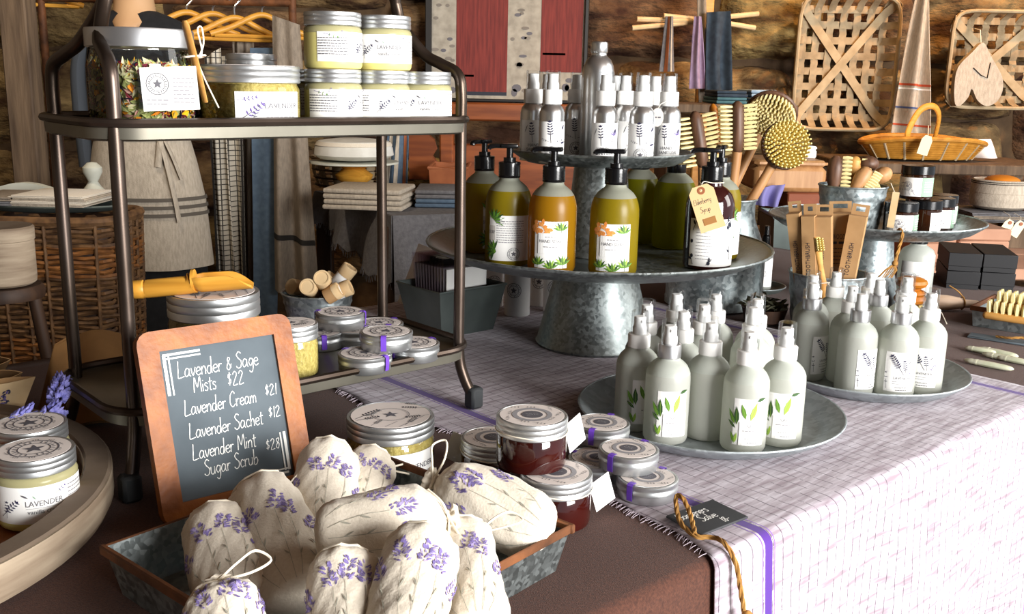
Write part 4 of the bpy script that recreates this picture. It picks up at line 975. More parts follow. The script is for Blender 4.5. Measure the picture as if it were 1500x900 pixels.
lb = can_label(al, R, .004, .04, .06, .11); pr = Print(); pr.leaf(.007, .07, .03, .003, 1.3, 'ink'); pr.leaf(.006, .066, .02, .002, 1.7, 'ink'); put_print(pr, on_can(R), lb)
# ================================================================== potpourri jar on the top shelf
P = shelf_xy(212, .955); R = .049
fj = thing('potpourri_jar', 'big clear glass jar of dried petals with a brushed metal lid', 'jar', (P.x, P.y, ztop), toward(P))
hT = zat(P, 43)-ztop; hl = .0165; hb = hT-hl
g = MB(); g.lathe([(0, .001), (R*.9, .001), (R*.98, .004), (R, .01), (R, hb-.018), (R*.97, hb-.01), (R*.93, hb-.003), (R*.93, hb)], 48, caps=False); ob('glass_wall', g, 'glass', fj)
l = MB(); l.lathe([(R*.97, hb-.001), (R*1.0, hb), (R*1.0, hT-.0015), (R*.985, hT), (0, hT)], 48); ob('lid', l, 'silver', fj)
keys = ['petal_yellow', 'petal_orange', 'petal_green', 'petal_green', 'petal_cream', 'petal_red', 'petal_pink', 'petal_blue', 'petal_green', 'petal_cream']
pt = MB(); pr_ = random.Random(9)
pt.lathe([(R*.84, .004), (R*.84, hb-.022), (R*.5, hb-.018), (0, hb-.016)], 20, mi=2)
for k in range(1500):
    a = pr_.random()*2*PI; zz = .006+pr_.random()*(hb-.022); rr = R*pr_.uniform(.86, .955)
    if k > 1350: rr = R*pr_.uniform(.1, .9); zz = hb-.018+pr_.random()*.004
    c_ = int(pr_.random()*10); l_ = pr_.uniform(.006, .013); w_ = l_*pr_.uniform(.25, .6)
    if c_ == 7: l_, w_ = l_*1.4, .0012
    ta = pr_.random()*2*PI; t1 = Vector((-math.sin(a), math.cos(a), 0)); t2 = Vector((0, 0, 1)); n_ = Vector((math.cos(a), math.sin(a), 0))
    d1 = (t1*math.cos(ta)+t2*math.sin(ta)).normalized(); d1 = (d1+n_*pr_.uniform(-.25, .25)).normalized(); d2 = n_.cross(d1)
    ctr = n_*rr+Vector((0, 0, zz)); bow = n_*l_*.18
    pts = [ctr-d1*l_/2, ctr-d2*w_/2+bow, ctr+d1*l_/2, ctr+d2*w_/2+bow]
    pt.add(pts, [(0, 1, 2), (0, 2, 3)], c_)
ob('dried_petals', pt, keys, fj, smooth=0)['kind'] = 'stuff'
Q = av(249, 130, .889)-Vector((P.x, P.y, ztop)); Q.rotate(Matrix.Rotation(-(toward(P)), 3, 'Z'))
cdm = MB(); cdm.box((Q.x, Q.y, Q.z), (.0485, .0006, .0385), M=Matrix.Rotation(-.05, 3, 'Y')); co = ob('white_card', cdm, 'paper', fj); pr = Print()
pr.logo(-.0105, .004, .0098, 'ink_gray'); pr.lines(.003, .021, .0085, 7, .0035, .0012, 'ink_lightgray'); pr.lines(-.02, -.001, -.011, 2, .0035, .0015, 'ink_lightgray')
put_print(pr, lambda x, y: (Q.x+x, Q.y-.0006, Q.z+y), co)
ws = thing('wooden_spoon', 'slim wooden spoon tied with string to the potpourri jar', 'spoon')
A, B = av(270, 30, .885), av(301, 150, .885)
s_ = MB(); s_.tube([A, A.lerp(B, .06), A.lerp(B, .5), A.lerp(B, .8), B], [.0035, .0058, .0062, .005, .004], 10, flat=.45); ob('spoon_handle', s_, 'pine', ws)
K = A.lerp(B, .44); s_ = MB()
e1 = CU; e3 = Vector((0, 0, 1))
s_.tube(spline([K-e1*.008-CV*.004, K+e1*.009-CV*.004+e3*.002, K+e1*.008+CV*.004, K-e1*.008+CV*.004], 4, True), .0008, 5, closed=True); s_.tube(spline([K-CV*.004+e1*.003, K+e1*.008+e3*.012-CV*.004, K+e1*.007+e3*.026-CV*.004, K+e1*.003+e3*.024-CV*.004, K+e1*.006+e3*.008-CV*.004, K-CV*.004+e1*.005], 5), .0008, 5); s_.tube(spline([K-CV*.004, K-e3*.02+e1*.008-CV*.004, K-e3*.045+e1*.02-CV*.004], 5), .0007, 5); ob('tie_string', s_, 'string', ws)

# ================================================================== sachets in their tray
e1 = Vector((math.cos(math.radians(50)), math.sin(math.radians(50)), 0)); e2 = Vector((e1.y, -e1.x, 0))
Lc = az(152, 802, .79); tw, td = .236, .268
TC = Lc+e1*td/2+e2*tw/2; TC.z = TZ+.0006
ty = thing('sachet_tray', 'rectangular galvanized tray with rusty rim full of lavender sachets', 'tray', TC, math.radians(50))
def open_box(mb, L_, W_, H_, fl=.008, th=.0015):
    o = [(-L_/2, -W_/2), (L_/2, -W_/2), (L_/2, W_/2), (-L_/2, W_/2)]; sx, sy = 1-2*fl/L_, 1-2*fl/W_
    rings = [[(x*sx, y*sy, 0) for x, y in o], [(x, y, H_) for x, y in o], [(x*(1-2*th/L_), y*(1-2*th/W_), H_) for x, y in o], [(x*(sx-2*th/L_), y*(sy-2*th/W_), th) for x, y in o]]
    vs = sum(rings, []); fs = [(3, 2, 1, 0), (12, 13, 14, 15)]
    for k in range(3):
        for i in range(4): fs.append((k*4+i, k*4+(i+1) % 4, (k+1)*4+(i+1) % 4, (k+1)*4+i))
    return mb.add(vs, fs)
TH_ = .04
bx = open_box(MB(), td, tw, TH_); ob('tray_body', bx, 'galv_old', ty)
for i, (cx, cy, lx, ly) in enumerate(((0, -tw/2, td, .003), (0, tw/2, td, .003), (-td/2, 0, .003, tw+.006), (td/2, 0, .003, tw+.006))):
    rb = MB(); rb.rbox((cx, cy, TH_-.003), (lx+.002, ly, .008), .0012); ob('rust_rim', rb, 'rust', ty)
def sachet(a, za, b, zb_, rpx, lab, seed, knot=True, stems=True, fl=.8, gather=False):
    A, B = az(a[0], a[1], za), az(b[0], b[1], zb_); mid = (A+B)/2; L_ = (B-A).length; r = rpx*mpp(mid)
    ax = (B-A).normalized(); n = CAM-mid; n = (n-ax*n.dot(ax)).normalized(); sd = n.cross(ax).normalized()
    rg = random.Random(seed); ph = rg.random()*6
    prof = [(0, .30), (.03, .36), (.055, .20), (.085, .17), (.12, .45), (.18, .78), (.28, .97), (.45, 1.03), (.65, 1.02), (.82, .98), (.92, .88), (.97, .68), (1, .3)]
    if not gather: prof = [(0, .2), (.015, .5), (.04, .74), (.09, .9), (.16, .98), (.3, 1), (.5, 1.02), (.7, 1.02), (.86, 1), (.94, .92), (.98, .75), (1, .35)]
    def rad(t):
        for (t0, r0), (t1, r1) in zip(prof, prof[1:]):
            if t <= t1: k = (t-t0)/(t1-t0); k = k*k*(3-2*k); return r0+(r1-r0)*k
        return .3
    def pos(t, th, off=0):
        q = rad(t)*r; fold = max(0, .34-t)/.34*(1 if gather else .45)
        q *= 1+.13*fold*math.sin(th*9+ph)+.04*math.sin(th*3+t*7+ph)+.02*math.sin(th*13+t*31)+.03*noise.noise((t*5+seed, th*1.5, seed))
        q += off
        return A+ax*(t*L_)+sd*(q*math.sin(th))+n*(q*math.cos(th)*fl)
    o = thing('lavender_sachet', lab, 'sachet', (mid.x, mid.y, mid.z), group='lavender sachets in the tray')
    loc = Vector((mid.x, mid.y, mid.z))
    m_ = MB(); nt, na = 34, 40; vs = []
    for j in range(nt+1):
        for k in range(na): vs.append(pos(j/nt, 2*PI*k/na)-loc)
    fs = [(j*na+(k+1) % na, j*na+k, (j+1)*na+k, (j+1)*na+(k+1) % na) for j in range(nt) for k in range(na)] + [tuple(range(na)), tuple(reversed(range(nt*na, (nt+1)*na)))]
    m_.add(vs, fs); bag = ob('cloth_bag', m_, 'muslin', o, smooth=60)
    pr = Print(); hh = L_
    rr = lambda a_, b_: rg.uniform(a_, b_)
    for i, (x, y, tl) in enumerate(((-.95, .60, -.5), (-.35, .47, -.25), (.12, .43, .3), (.55, .5, .15), (.98, .62, .5))):
        x = (x+rr(-.08, .08))*r; y = y*hh+rr(-.02, .02)*hh; hl = r*rr(.62, .8)
        dx, dy = math.sin(tl), -math.cos(tl)                  # the way the flower head points
        for q in range(52):
            t = rg.random(); wv = r*(.17-.09*abs(t-.35)); o_ = rr(-1, 1)*wv; sd_ = 1 if o_ > 0 else -1
            pr.leaf(x+dx*hl*t-dy*o_, y+dy*hl*t+dx*o_, r*.14, r*.055, math.atan2(dy, dx)-sd_*rr(.3, 1.1)*-1, 'ink_mauve' if q % 3 else 'ink_lavender')
        if stems:
            px_, py_ = x, y
            for sgm in range(7):
                f_ = (sgm+1)/7; nx = x*(1-.5*f_*f_); ny = y+(hh*.95-y)*f_
                pr.line(px_, py_, nx, ny, .00035, 'ink_stem'); px_, py_ = nx, ny
                if sgm in (2, 4): pr.leaf(nx, ny, r*.3, r*.045, -PI/2+(.35 if (i+sgm) % 2 else -.35), 'ink_stem')
    mb2, ks = pr.mesh(lambda x, y: pos(min(max(y/hh, .02), .97), x/r, .0007)-loc); ob('lavender_print', mb2, ks, bag, smooth=0)
    tk = .07 if gather else .035
    s = MB(); s.tube([pos(tk, 2*PI*k/20, .0006)-loc for k in range(20)], .0011, 6, closed=True)
    if knot:
        K = pos(tk, .0 if gather else 2.2, .001)-loc
        s.tube(spline([K, K-ax*.006+sd*.014+n*.005, K-ax*.014+sd*.026, K-ax*.006+sd*.034-n*.003, K+ax*.002+sd*.02+n*.002, K], 5), .0009, 6); s.tube(spline([K, K+ax*.004-sd*.012+n*.005, K+ax*.012-sd*.022-n*.002], 5), .0009, 6)
    ob('drawstring', s, 'string', o)
    return o
DEFS['ink_lavender'] = dict(col='a396c0', rough=.8); DEFS['ink_mauve'] = dict(col='7668a0', rough=.8); DEFS['ink_stem'] = dict(col='a5a294', rough=.8)
sachet((312, 757), .803, (352, 893), .781, 55, 'lavender sachet standing against the far corner side of the tray by its rim', 1)
sachet((378, 713), .812, (446, 890), .783, 56, 'lavender sachet leaning just right of the end one, below the chalkboard', 2)
sachet((483, 657), .818, (466, 800), .782, 47, 'lavender sachet propped at the back below the chalkboard corner', 3)
sachet((545, 668), .800, (520, 770), .775, 40, 'lavender sachet mostly hidden at the back beside the scrub jar', 4)
sachet((672, 758), .836, (462, 790), .826, 56, 'lavender sachet lying crosswise on top of the pile', 5, gather=True)
sachet((625, 700), .815, (806, 786), .790, 52, 'plump lavender sachet lying over the tray rim by the red jar', 6, gather=True)
sachet((500, 812), .835, (512, 960), .80, 54, 'lavender sachet at the front centre showing its rounded end', 7, knot=False)
sachet((622, 782), .845, (588, 950), .81, 58, 'lavender sachet in front, under the crosswise one', 8, knot=False)
sachet((672, 770), .822, (702, 930), .79, 48, 'lavender sachet at the front beside the tray side wall', 9, gather=False)
sachet((318, 848), .83, (345, 975), .80, 56, 'lavender sachet at the bottom front with a looped white string', 10, gather=True)

# ================================================================== round wooden tray with two jars
WC = Vector((-.600, .757, TZ+.002)); WR = .255
wt = thing('wooden_tray', 'round weathered wood tray with a thick rim', 'tray', WC)
mb = MB(); mb.lathe([(0, .0), (WR-.014, 0), (WR-.004, .004), (WR, .012), (WR, .036), (WR-.025, .036), (WR-.025, .013), (0, .013)], 80); ob('tray_base', mb, 'graywood', wt)
mb = MB(); mb.lathe([(WR-.026, .011), (WR-.006, .011), (WR-.006, .0362), (WR-.001, .0368), (WR-.003, .039), (WR-.022, .039), (WR-.024, .036), (WR-.026, .011)], 80, caps=False); ob('tray_rim', mb, 'graywood_top', wt)
mb = MB(); mb.lathe([(WR-.026, .0135), (0, .0135)], 80, caps=False); ob('tray_floor', mb, 'redwood', wt)
zj = WC.z+.0142
P = atb(61, 780, zj, .032); cream.put((P.x, P.y, zj), toward(P)+.0, 'lavender cream jar at the front of the round wooden tray', GC, scale=1.1)
P2_ = P+Vector((P.x, P.y, 0)).normalized()*.067+Vector((-.004, .003, 0)); cream.put((P2_.x, P2_.y, zj), toward(P2_)+1.4, 'cream jar behind the other one on the round wooden tray', GC, scale=1.1)

# ================================================================== salve sign, twine
A = az(1036, 757, RZ+.004); 
sg_ = thing('price_sign', 'small black slate sign reading Gardeners Salve 18', 'sign', (A.x, A.y, RZ+.0034)); sgw, sgh = .063, .043
d1 = (az(1104, 762)-az(1032, 790)).normalized(); sg_.rotation_euler = (math.radians(2), 0, math.atan2(d1.y, d1.x))
mb = MB(); mb.rbox((0, 0, 0), (sgw, sgh, .0024), .0008); pn = ob('slate_panel', mb, 'blackslate', sg_)
lt = MB(); f3 = lambda x, y: (x, y, .0014); chalk(lt, 'Gardeners', -.0275, .006, .011, .0009, f3, squeeze=.92); chalk(lt, 'Salve', -.012, -.006, .011, .0009, f3); chalk(lt, '18-', .004, -.0175, .0095, .0009, f3); ob('chalk_lettering', lt, 'chalk', pn, smooth=0)
tw_ = thing('twine_loop', 'loop of brown jute twine trailing over the table edge', 'twine')
def rope(path, r, n=3):
    m2 = MB(); pts = spline(path, 8); L_ = 0; acc = []
    for i, p in enumerate(pts):
        if i: L_ += (p-pts[i-1]).length
        acc.append(L_)
    for s in range(n):
        out = []
        for i, p in enumerate(pts):
            t = (pts[min(i+1, len(pts)-1)]-pts[max(i-1, 0)]).normalized(); x = t.cross(Vector((.3, .2, 1))).normalized(); y = t.cross(x); a = acc[i]/r*.45+2*PI*s/n
            out.append(p+x*(math.cos(a)*r*.5)+y*(math.sin(a)*r*.5))
        m2.tube(out, r*.62, 5)
    return m2
B0 = az(1004, 775, RZ+.004)
pth = [az(1018, 782, RZ+.006), az(1010, 750, RZ+.012), az(1000, 730, RZ+.018), az(991, 728, RZ+.017), az(992, 750, RZ+.01), az(1000, 770, RZ+.006), az(1020, 786, RZ+.004), az(1045, 788, RZ+.004), az(1062, 797, RZ+.005), T(.652, .440, RZ-.008), T(.653, .434, RZ-.03), T(.656, .431, RZ-.05)]
ob('twine_strand', rope(pth, .0022), 'twine', tw_)
mb = MB(); K = T(.656, .4275, RZ-.053); mb.sph(K, (.0055, .0055, .006), 10, 6)
for k in range(9): a = k*.7; mb.tube(spline([K, K+Vector((.004*math.cos(a), .004*math.sin(a)-.002, -.012)), K+Vector((.009*math.cos(a)+.003, .005*math.sin(a)-.004, -.024))], 3), .0008, 4)
ob('frayed_knot', mb, 'twine', tw_)

# ================================================================== lavender sprig, pouches at the far left of the table
def lav_sprig(pts, lab, heads):
    o = thing('lavender_sprig', lab, 'lavender', group='dried lavender sprigs'); s = MB(); s.tube(spline(pts, 6), .0011, 6); ob('stem', s, 'stem', o)
    rg = random.Random(len(lab))
    for (A, B) in heads:
        h = MB(); ax = (B-A).normalized(); x = ax.cross(Vector((0, 0, 1))).normalized(); y = ax.cross(x)
        for k in range(90):
            t = rg.random(); a = rg.random()*6.28; q = .011*(1-.6*abs(t-.4)); d = x*math.cos(a)+y*math.sin(a); c0 = A.lerp(B, t)+d*q*.5
            h.tube([c0, c0+(ax*.7+d*.8)*.004, c0+(ax+d*.7)*.008], [.001, .0024, .0004], 5)
        ob('flower_head', h, 'lavender', o)
zl = TZ+.072
lav_sprig([az(-20, 640, zl), az(70, 610, zl), az(84, 588, zl+.004)], 'lavender sprig with its head up against the rack post', [(az(82, 590, zl+.006), az(91, 556, zl+.012))])
lav_sprig([az(20, 645, zl-.006), az(60, 622, zl-.006), az(75, 612, zl-.006)], 'lavender sprig crossing under the longer one', [(az(62, 622, zl-.004), az(83, 602, zl)), (az(12, 630, zl-.004), az(50, 605, zl))])
def pouch(corners, thick, lab, key, side='kraft'):
    o = thing('paper_pouch', lab, 'pouch', group='kraft paper pouches'); c0 = corners[0]
    m2 = MB(); a, b, c_, d = [q-c0 for q in corners]; nrm = (b-a).cross(d-a).normalized()
    def fn(s, t): p = (a*(1-s)+b*s)*(1-t)+(d*(1-s)+c_*s)*t; return p+nrm*thick*math.sin(PI*min(max(s, 0), 1))*(.5+.5*t)
    def fb(s, t): p = (a*(1-s)+b*s)*(1-t)+(d*(1-s)+c_*s)*t; return p-nrm*thick*math.sin(PI*s)*(.5+.5*t)
    m2.grid(fn, 8, 6, thick=.0006); f1 = ob('front_panel', m2, key, o)
    m2 = MB(); m2.grid(fb, 8, 6, thick=.0006); ob('back_panel', m2, side, o); o.location = c0; return o, f1, fn
z0 = TZ+.002
o, f1, fn = pouch([az(-50, 640, z0), az(18, 640, z0), az(52, 552, TZ+.062), az(-50, 566, TZ+.062)], .008, 'cream paper pouch printed with lavender at the table corner', 'kraft_light')
pr = Print()
for x, y in ((.62, .72), (.55, .2), (.75, .35)):
    for k in range(30): pr.leaf(x+random.uniform(-.14, .14), y+random.uniform(-.13, .13), .07, .035, random.random()*6, 'ink_navy' if k % 3 else 'ink_purple')
mb, ks = pr.mesh(lambda x, y: Vector(fn(min(max(x, 0), 1), min(max(y, 0), 1)))+Vector((.0, -.0012, .0008))); ob('lavender_print', mb, ks, f1, smooth=0)
pouch([az(-40, 585, z0+.012), az(20, 578, z0+.012), az(33, 546, TZ+.06), az(-40, 556, TZ+.06)], .006, 'kraft pouch standing behind the printed one', 'kraft')
pouch([az(-40, 560, z0+.01), az(2, 552, z0+.01), az(16, 527, TZ+.055), az(-40, 532, TZ+.055)], .006, 'kraft pouch farthest back at the table corner', 'kraft')
pouch([az(56, 600, z0), az(96, 602, z0), az(112, 490, TZ+.085), az(80, 505, TZ+.085)], .012, 'brown kraft pillow box with crumpled top by the rack post', 'kraft_brown', 'kraft_brown')
pouch([az(106, 625, z0), az(182, 618, z0), az(180, 490, TZ+.075), az(102, 496, TZ+.075)], .012, 'large brown kraft bag standing behind the rack legs', 'kraft_brown', 'kraft_brown')

# ================================================================== bucket of paper tubes, card bin, white tubes
def pail(name, lab, P, r0, r1, h, key, ribs=(.25, .75), cat='pail', grp=None):
    o = thing(name, lab, cat, P, toward(Vector(P)), grp); mb = MB(); pf = [(r0*.97, 0), (r0, .001)]
    for k in range(1, 15):
        t = k/15; rr = r0+(r1-r0)*t; rr += .0012 if any(abs(t-q) < .05 for q in ribs) else 0; pf.append((rr, h*t))
    pf += [(r1, h*.985)]; inner = [(r1-.001, h*.985), (r0-.001, .002), (0, .002)]
    mb.lathe(pf+inner, 48); b = ob('pail_body', mb, key, o)
    rm = MB(); rm.tube([(r1*math.cos(2*PI*k/48), r1*math.sin(2*PI*k/48), h) for k in range(48)], .0018, 6, closed=True); ob('rolled_rim', rm, key, b); return o
PB = az(470, 474); PB = PB+Vector((0, -.02, 0)); hB = zat(PB, 428)-TZ
pail('galvanized_pail', 'small galvanized bucket filled with kraft paper tubes behind the rack', (PB.x, PB.y, TZ+.0005), .044, .056, hB, 'galv')
def paper_tube(A, B, r, lab, cap='kraft_light', band=True):
    o = thing('paper_tube', lab, 'tube', A, group='kraft paper tubes'); d = B-A; L_ = d.length; o.rotation_euler = d.to_track_quat('Z', 'Y').to_euler()
    mb = MB(); mb.lathe([(r*.9, 0), (r, .0006), (r, L_*.62)], 20); ob('tube_body', mb, 'paper' if band else 'kraft', o)
    mb = MB(); mb.lathe([(r*1.02, L_*.6), (r*1.04, L_*.61), (r*1.04, L_-.001), (r*.98, L_), (r*.8, L_), (r*.78, L_-.0015), (0, L_-.0015)], 20); ob('tube_cap', mb, cap, o)
zr = TZ+hB
def tb(px0, py0, dy0, px1, py1, dy1, lab, band=True): paper_tube(ay(px0, py0, PB.y+dy0), ay(px1, py1, PB.y+dy1), .0125, lab, band=band)
tb(460, 428, -.005, 450, 420, -.055, 'kraft tube end pointing forward at the front of the bucket', False)
tb(478, 425, .0, 471, 407, -.05, 'kraft tube end pointing forward above the front one', False)
tb(450, 424, .03, 426, 420, .0, 'printed white paper tube lying at the edge of the bucket')
tb(462, 432, .03, 489, 405, .03, 'kraft tube lying in the middle of the bucket')
tb(485, 432, -.03, 514, 420, -.03, 'kraft tube with white band pointing to the bin side of the bucket')
tb(490, 422, .02, 514, 391, .02, 'kraft tube sticking up highest out of the bucket')
tb(478, 436, -.045, 498, 424, -.045, 'kraft tube lowest at the front rim of the bucket', False)

PC = az(661, 492); PC = PC+Vector((PC.x, PC.y, 0)).normalized()*.03
BZ = -.85
bn = thing('card_bin', 'dark zinc rectangular bin holding greeting cards', 'bin', (PC.x, PC.y, RZ+.0006), BZ); hC = zat(PC, 415)-RZ
bx = open_box(MB(), .112, .13, hC, fl=.014); ob('bin_body', bx, 'zinc_dark', bn)
rmb = MB(); rmb.tube([(x, y, hC) for x, y in ((-.056, -.065), (.056, -.065), (.056, .065), (-.056, .065))], .002, 6, closed=True); ob('rolled_rim', rmb, 'zinc_dark', bn)
Rz = Matrix.Rotation(BZ, 3, 'Z')
for k in range(12):
    tilt = .12-.012*k; off = Rz @ Vector((-.036+k*.0066, .0, hC*.35)); cc = Vector((PC.x, PC.y, RZ))+off
    o = thing('greeting_card', ('white greeting card standing at the open end of the zinc bin' if k == 11 else 'greeting card in a clear sleeve at the rack end of the bin' if k == 0 else 'clear-sleeved greeting card, %s from the rack end of the bin' % ('second third fourth fifth sixth seventh eighth ninth tenth eleventh'.split()[k-1])), 'card', cc, BZ, 'greeting cards in the zinc bin')
    Mx = Matrix.Rotation(-tilt, 3, 'Y'); mb = MB(); mb.box(Mx @ Vector((0, 0, .037)), (.0012, .078, .084), M=Mx); ob('card_sheet', mb, 'paper', o)
    if k < 11:
        mb = MB(); mb.box(Mx @ Vector((0, 0, .044)), (.0026, .083, .102), M=Mx); ob('clear_sleeve', mb, 'plasticfilm', o)
A = az(556, 462); A.y += .05
o = thing('striped_card', 'white card with dark stripes propped behind the rack', 'card', (A.x+.045, A.y, TZ+.003), -.35); mb = MB(); Mx = Matrix.Rotation(-.28, 3, 'X') @ Matrix.Rotation(.25, 3, 'Y'); mb.box(Mx @ Vector((0, 0, .055)), (.05, .0015, .108), M=Mx); f1 = ob('card_sheet', mb, 'paper', o)
for zz in (.018, .023): mb = MB(); mb.box(Mx @ Vector((0, -.0012, zz)), (.05, .0008, .0014), M=Mx); ob('stripe', mb, 'ink_navy', f1)
def white_tube(px, py, lab, zc=None, rot=0):
    P = atb(px, py, RZ+.0006, .0215); h = .1; o = thing('white_tube', lab, 'tube', P, toward(P)+rot, 'white cardboard tubes under the stand')
    mb = MB(); mb.lathe([(.0205, 0), (.0215, .0008), (.0215, h*.72)], 28); b = ob('tube_body', mb, 'paper', o); mb = MB(); mb.lathe([(.0215, h*.715), (.0219, h*.72), (.0219, h), (.021, h+.001), (0, h+.001)], 28); ob('tube_cap', mb, 'paper', o)
    pr = Print(); pr.logo(-.006, .045, .0125, 'ink_gray'); put_print(pr, on_can(.0215), b, 'logo_print')
white_tube(757, 465, 'white cardboard tube with star logo nearest the stand foot'); white_tube(719, 452, 'white cardboard tube seen behind the card bin', rot=.5); white_tube(790, 450, 'white cardboard tube second from the stand foot', rot=.2); white_tube(813, 460, 'white cardboard tube half hidden behind the stand base', rot=.2)
DEFS['pinkwood'] = dict(col='d9bfa8', col2='c8a98e', rough=.6, vs=20, vst=(.5, 4, 4))
# ================================================================== milk can with brushes, behind the stand
PM = Vector((.362, 1.745, RZ+.0006)); rM = .087
mc = thing('milk_can', 'tall galvanized can holding long-handled brushes behind the soaps', 'can', PM, toward(PM))
zs_, zn_, zr_ = zat(PM, 372)-PM.z, zat(PM, 325)-PM.z, zat(PM, 290)-PM.z
mb = MB(); mb.lathe([(rM*.96, 0), (rM, .002), (rM, .012), (rM*.985, .015), (rM*.985, zs_-.004), (rM, zs_), (rM*.97, zs_+.012), (rM*.88, zs_+(zn_-zs_)*.55), (rM*.76, zn_), (rM*.72, zn_+.01), (rM*.71, zr_-.01), (rM*.735, zr_), (rM*.70, zr_), (rM*.68, zr_-.012), (rM*.7, zn_), (rM*.9, zs_), (rM*.95, .01), (0, .004)], 56); ob('can_body', mb, 'galv', mc)
mb = MB(); mb.tube([(rM*.737*math.cos(2*PI*k/48), rM*.737*math.sin(2*PI*k/48), zr_) for k in range(48)], .002, 6, closed=True); ob('rolled_rim', mb, 'galv', mc)
def tuft(mb, p, d, l, r, n=5):
    mb.tube([p, p+d*l*.5, p+d*l], [r*.75, r, r*.55], n)
def bath_brush(head, face, foot, rh, lab, key, wood='walnut'):
    o = thing('bath_brush', lab, 'brush', foot, group='brushes in the milk can'); face = face.normalized(); up = (head-foot).normalized(); up = (up-face*up.dot(face)).normalized(); sd = face.cross(up)
    Mx = Matrix((sd, up, face)).transposed(); H = head-foot
    mb = MB(); mb.lathe([(0, -.022), (rh*.5, -.020), (rh*.9, -.012), (rh, -.003), (rh*.96, .0)], 32, M=Matrix.Translation(H) @ Mx.to_4x4()); ob('brush_head', mb, wood, o)
    mb = MB(); rg = random.Random(5)
    rows = 9
    for k in range(rows):
        q = rh*.86*k/(rows-1); n = max(1, int(2*PI*q/.0068))
        for i in range(n):
            a = 2*PI*i/n+k*.4; pp = H+Mx @ Vector((q*math.cos(a), q*math.sin(a), 0)); d = Mx @ Vector((.28*math.cos(a)*q/rh, .28*math.sin(a)*q/rh, 1)).normalized(); tuft(mb, pp, d, .017, .0029)
    ob('bristles', mb, key, o)['kind'] = 'stuff'
    mb = MB(); e = H-up*rh*.7-face*.012; mb.tube(spline([e+up*.012, e*.85, e*.5, Vector((0, 0, 0))], 5), [.010, .0095, .009, .0085, .008]+[.0085]*11, 10); ob('handle', mb, 'beech' if wood == 'walnut' else wood, o)
Ym = PM.y
foot = PM+Vector((-.02, .0, .02))
h1 = ay(1150, 213, Ym-.03); bath_brush(h1, Vector((.12, -1, .22)), PM+Vector((-.03, -.01, .03)), 36*mpp(h1), 'round bath brush with yellow bristles facing forward', 'bristle_yellow')
h2 = ay(1130, 166, Ym+.05); bath_brush(h2, Vector((-.35, -.75, -.62)), PM+Vector((-.04, .04, .03)), 38*mpp(h2), 'round bath brush tilted downward behind the yellow one', 'bristle')
def dish_brush(px0, py0, px1, py1, Y, wpx, sides, hp, lab, wood='walnut'):
    A, B = ay(px0, py0, Y), ay(px1, py1, Y); o = thing('hand_brush', lab, 'brush', B, group='brushes in the milk can'); k = mpp(A); w_ = wpx*k/2; A = A-B
    ax = A.normalized(); mb = MB(); L_ = A.length
    mb.tube([ax*(L_*t) for t in (0, .04, .12, .3, .5, .7, .86, .95, 1)], [w_*.3, w_*.55, w_*.85, w_, w_*1.02, w_, w_*.92, w_*.7, w_*.25], 16, flat=.8); ob('brush_block', mb, wood, o)
    for s in sides:
        mb = MB(); dr = Vector((s, -.1, .0)); dr = (dr-ax*dr.dot(ax)).normalized()
        for i in range(11):
            for j in (-1, 0, 1): tuft(mb, ax*(L_*(.1+.8*i/10))+dr*w_*.7+Vector((0, j*.006, 0)), (dr+Vector((0, j*.12, .05))).normalized(), w_*1.5, .0028)
        ob('bristles', mb, 'bristle', o)['kind'] = 'stuff'
    if hp: 
        mb = MB(); E_ = PM+Vector(hp)-B; mb.tube([ax*.004, E_*.5, E_], [.0085, .008, .008], 12); ob('handle', mb, 'beech', o)
dish_brush(1080, 148, 1080, 226, Ym-.035, 25, (-1, 1), (.005, -.02, .04), 'walnut brush with cream bristles on both sides standing in the can')
dish_brush(1017, 163, 1030, 248, Ym-.03, 27, (-1, 1), (-.02, -.01, .04), 'dark walnut brush leaning toward the sanitizer tray')
dish_brush(1044, 152, 1052, 235, Ym+.035, 18, (1,), (-.01, .03, .04), 'orange wooden brush between the two walnut ones', 'brushwood')

# ================================================================== pedestal tray with jars and brush pail
PR = atb(1268, 452, TZ+.0005, .04); kR = mpp(PR); rT = 146*kR; zT = zat(PR, 334)-PR.z
pd = thing('pedestal_tray', 'galvanized pedestal tray carrying amber jars and a brush pail', 'stand', PR)
mb = MB(); mb.lathe([(.058, 0), (.06, .002), (.055, .006), (.041, zT*.5), (.036, zT-.012), (.045, zT-.003)], 40); ob('column', mb, 'galv', pd)
mb = MB(); mb.lathe(rprof(plate_prof(rT, .02, zT)), 64); tr = ob('tray', mb, 'galv', pd)
mb = MB(); mb.tube([(rT*1.008*math.cos(2*PI*k/64), rT*1.008*math.sin(2*PI*k/64), zT+.0197) for k in range(64)], .002, 6, closed=True); ob('rolled_rim', mb, 'galv', tr)
zq = PR.z+zT+.0006
P = ay(1244, 330, PR.y-.045); P.z = zq; hp_ = zat(P, 272)-zq
pail('galvanized_pail', 'small ribbed galvanized pail of little brushes on the pedestal tray', P, .047, .0575, hp_, 'galv', ribs=(.2, .4, .6, .8)); PP = P
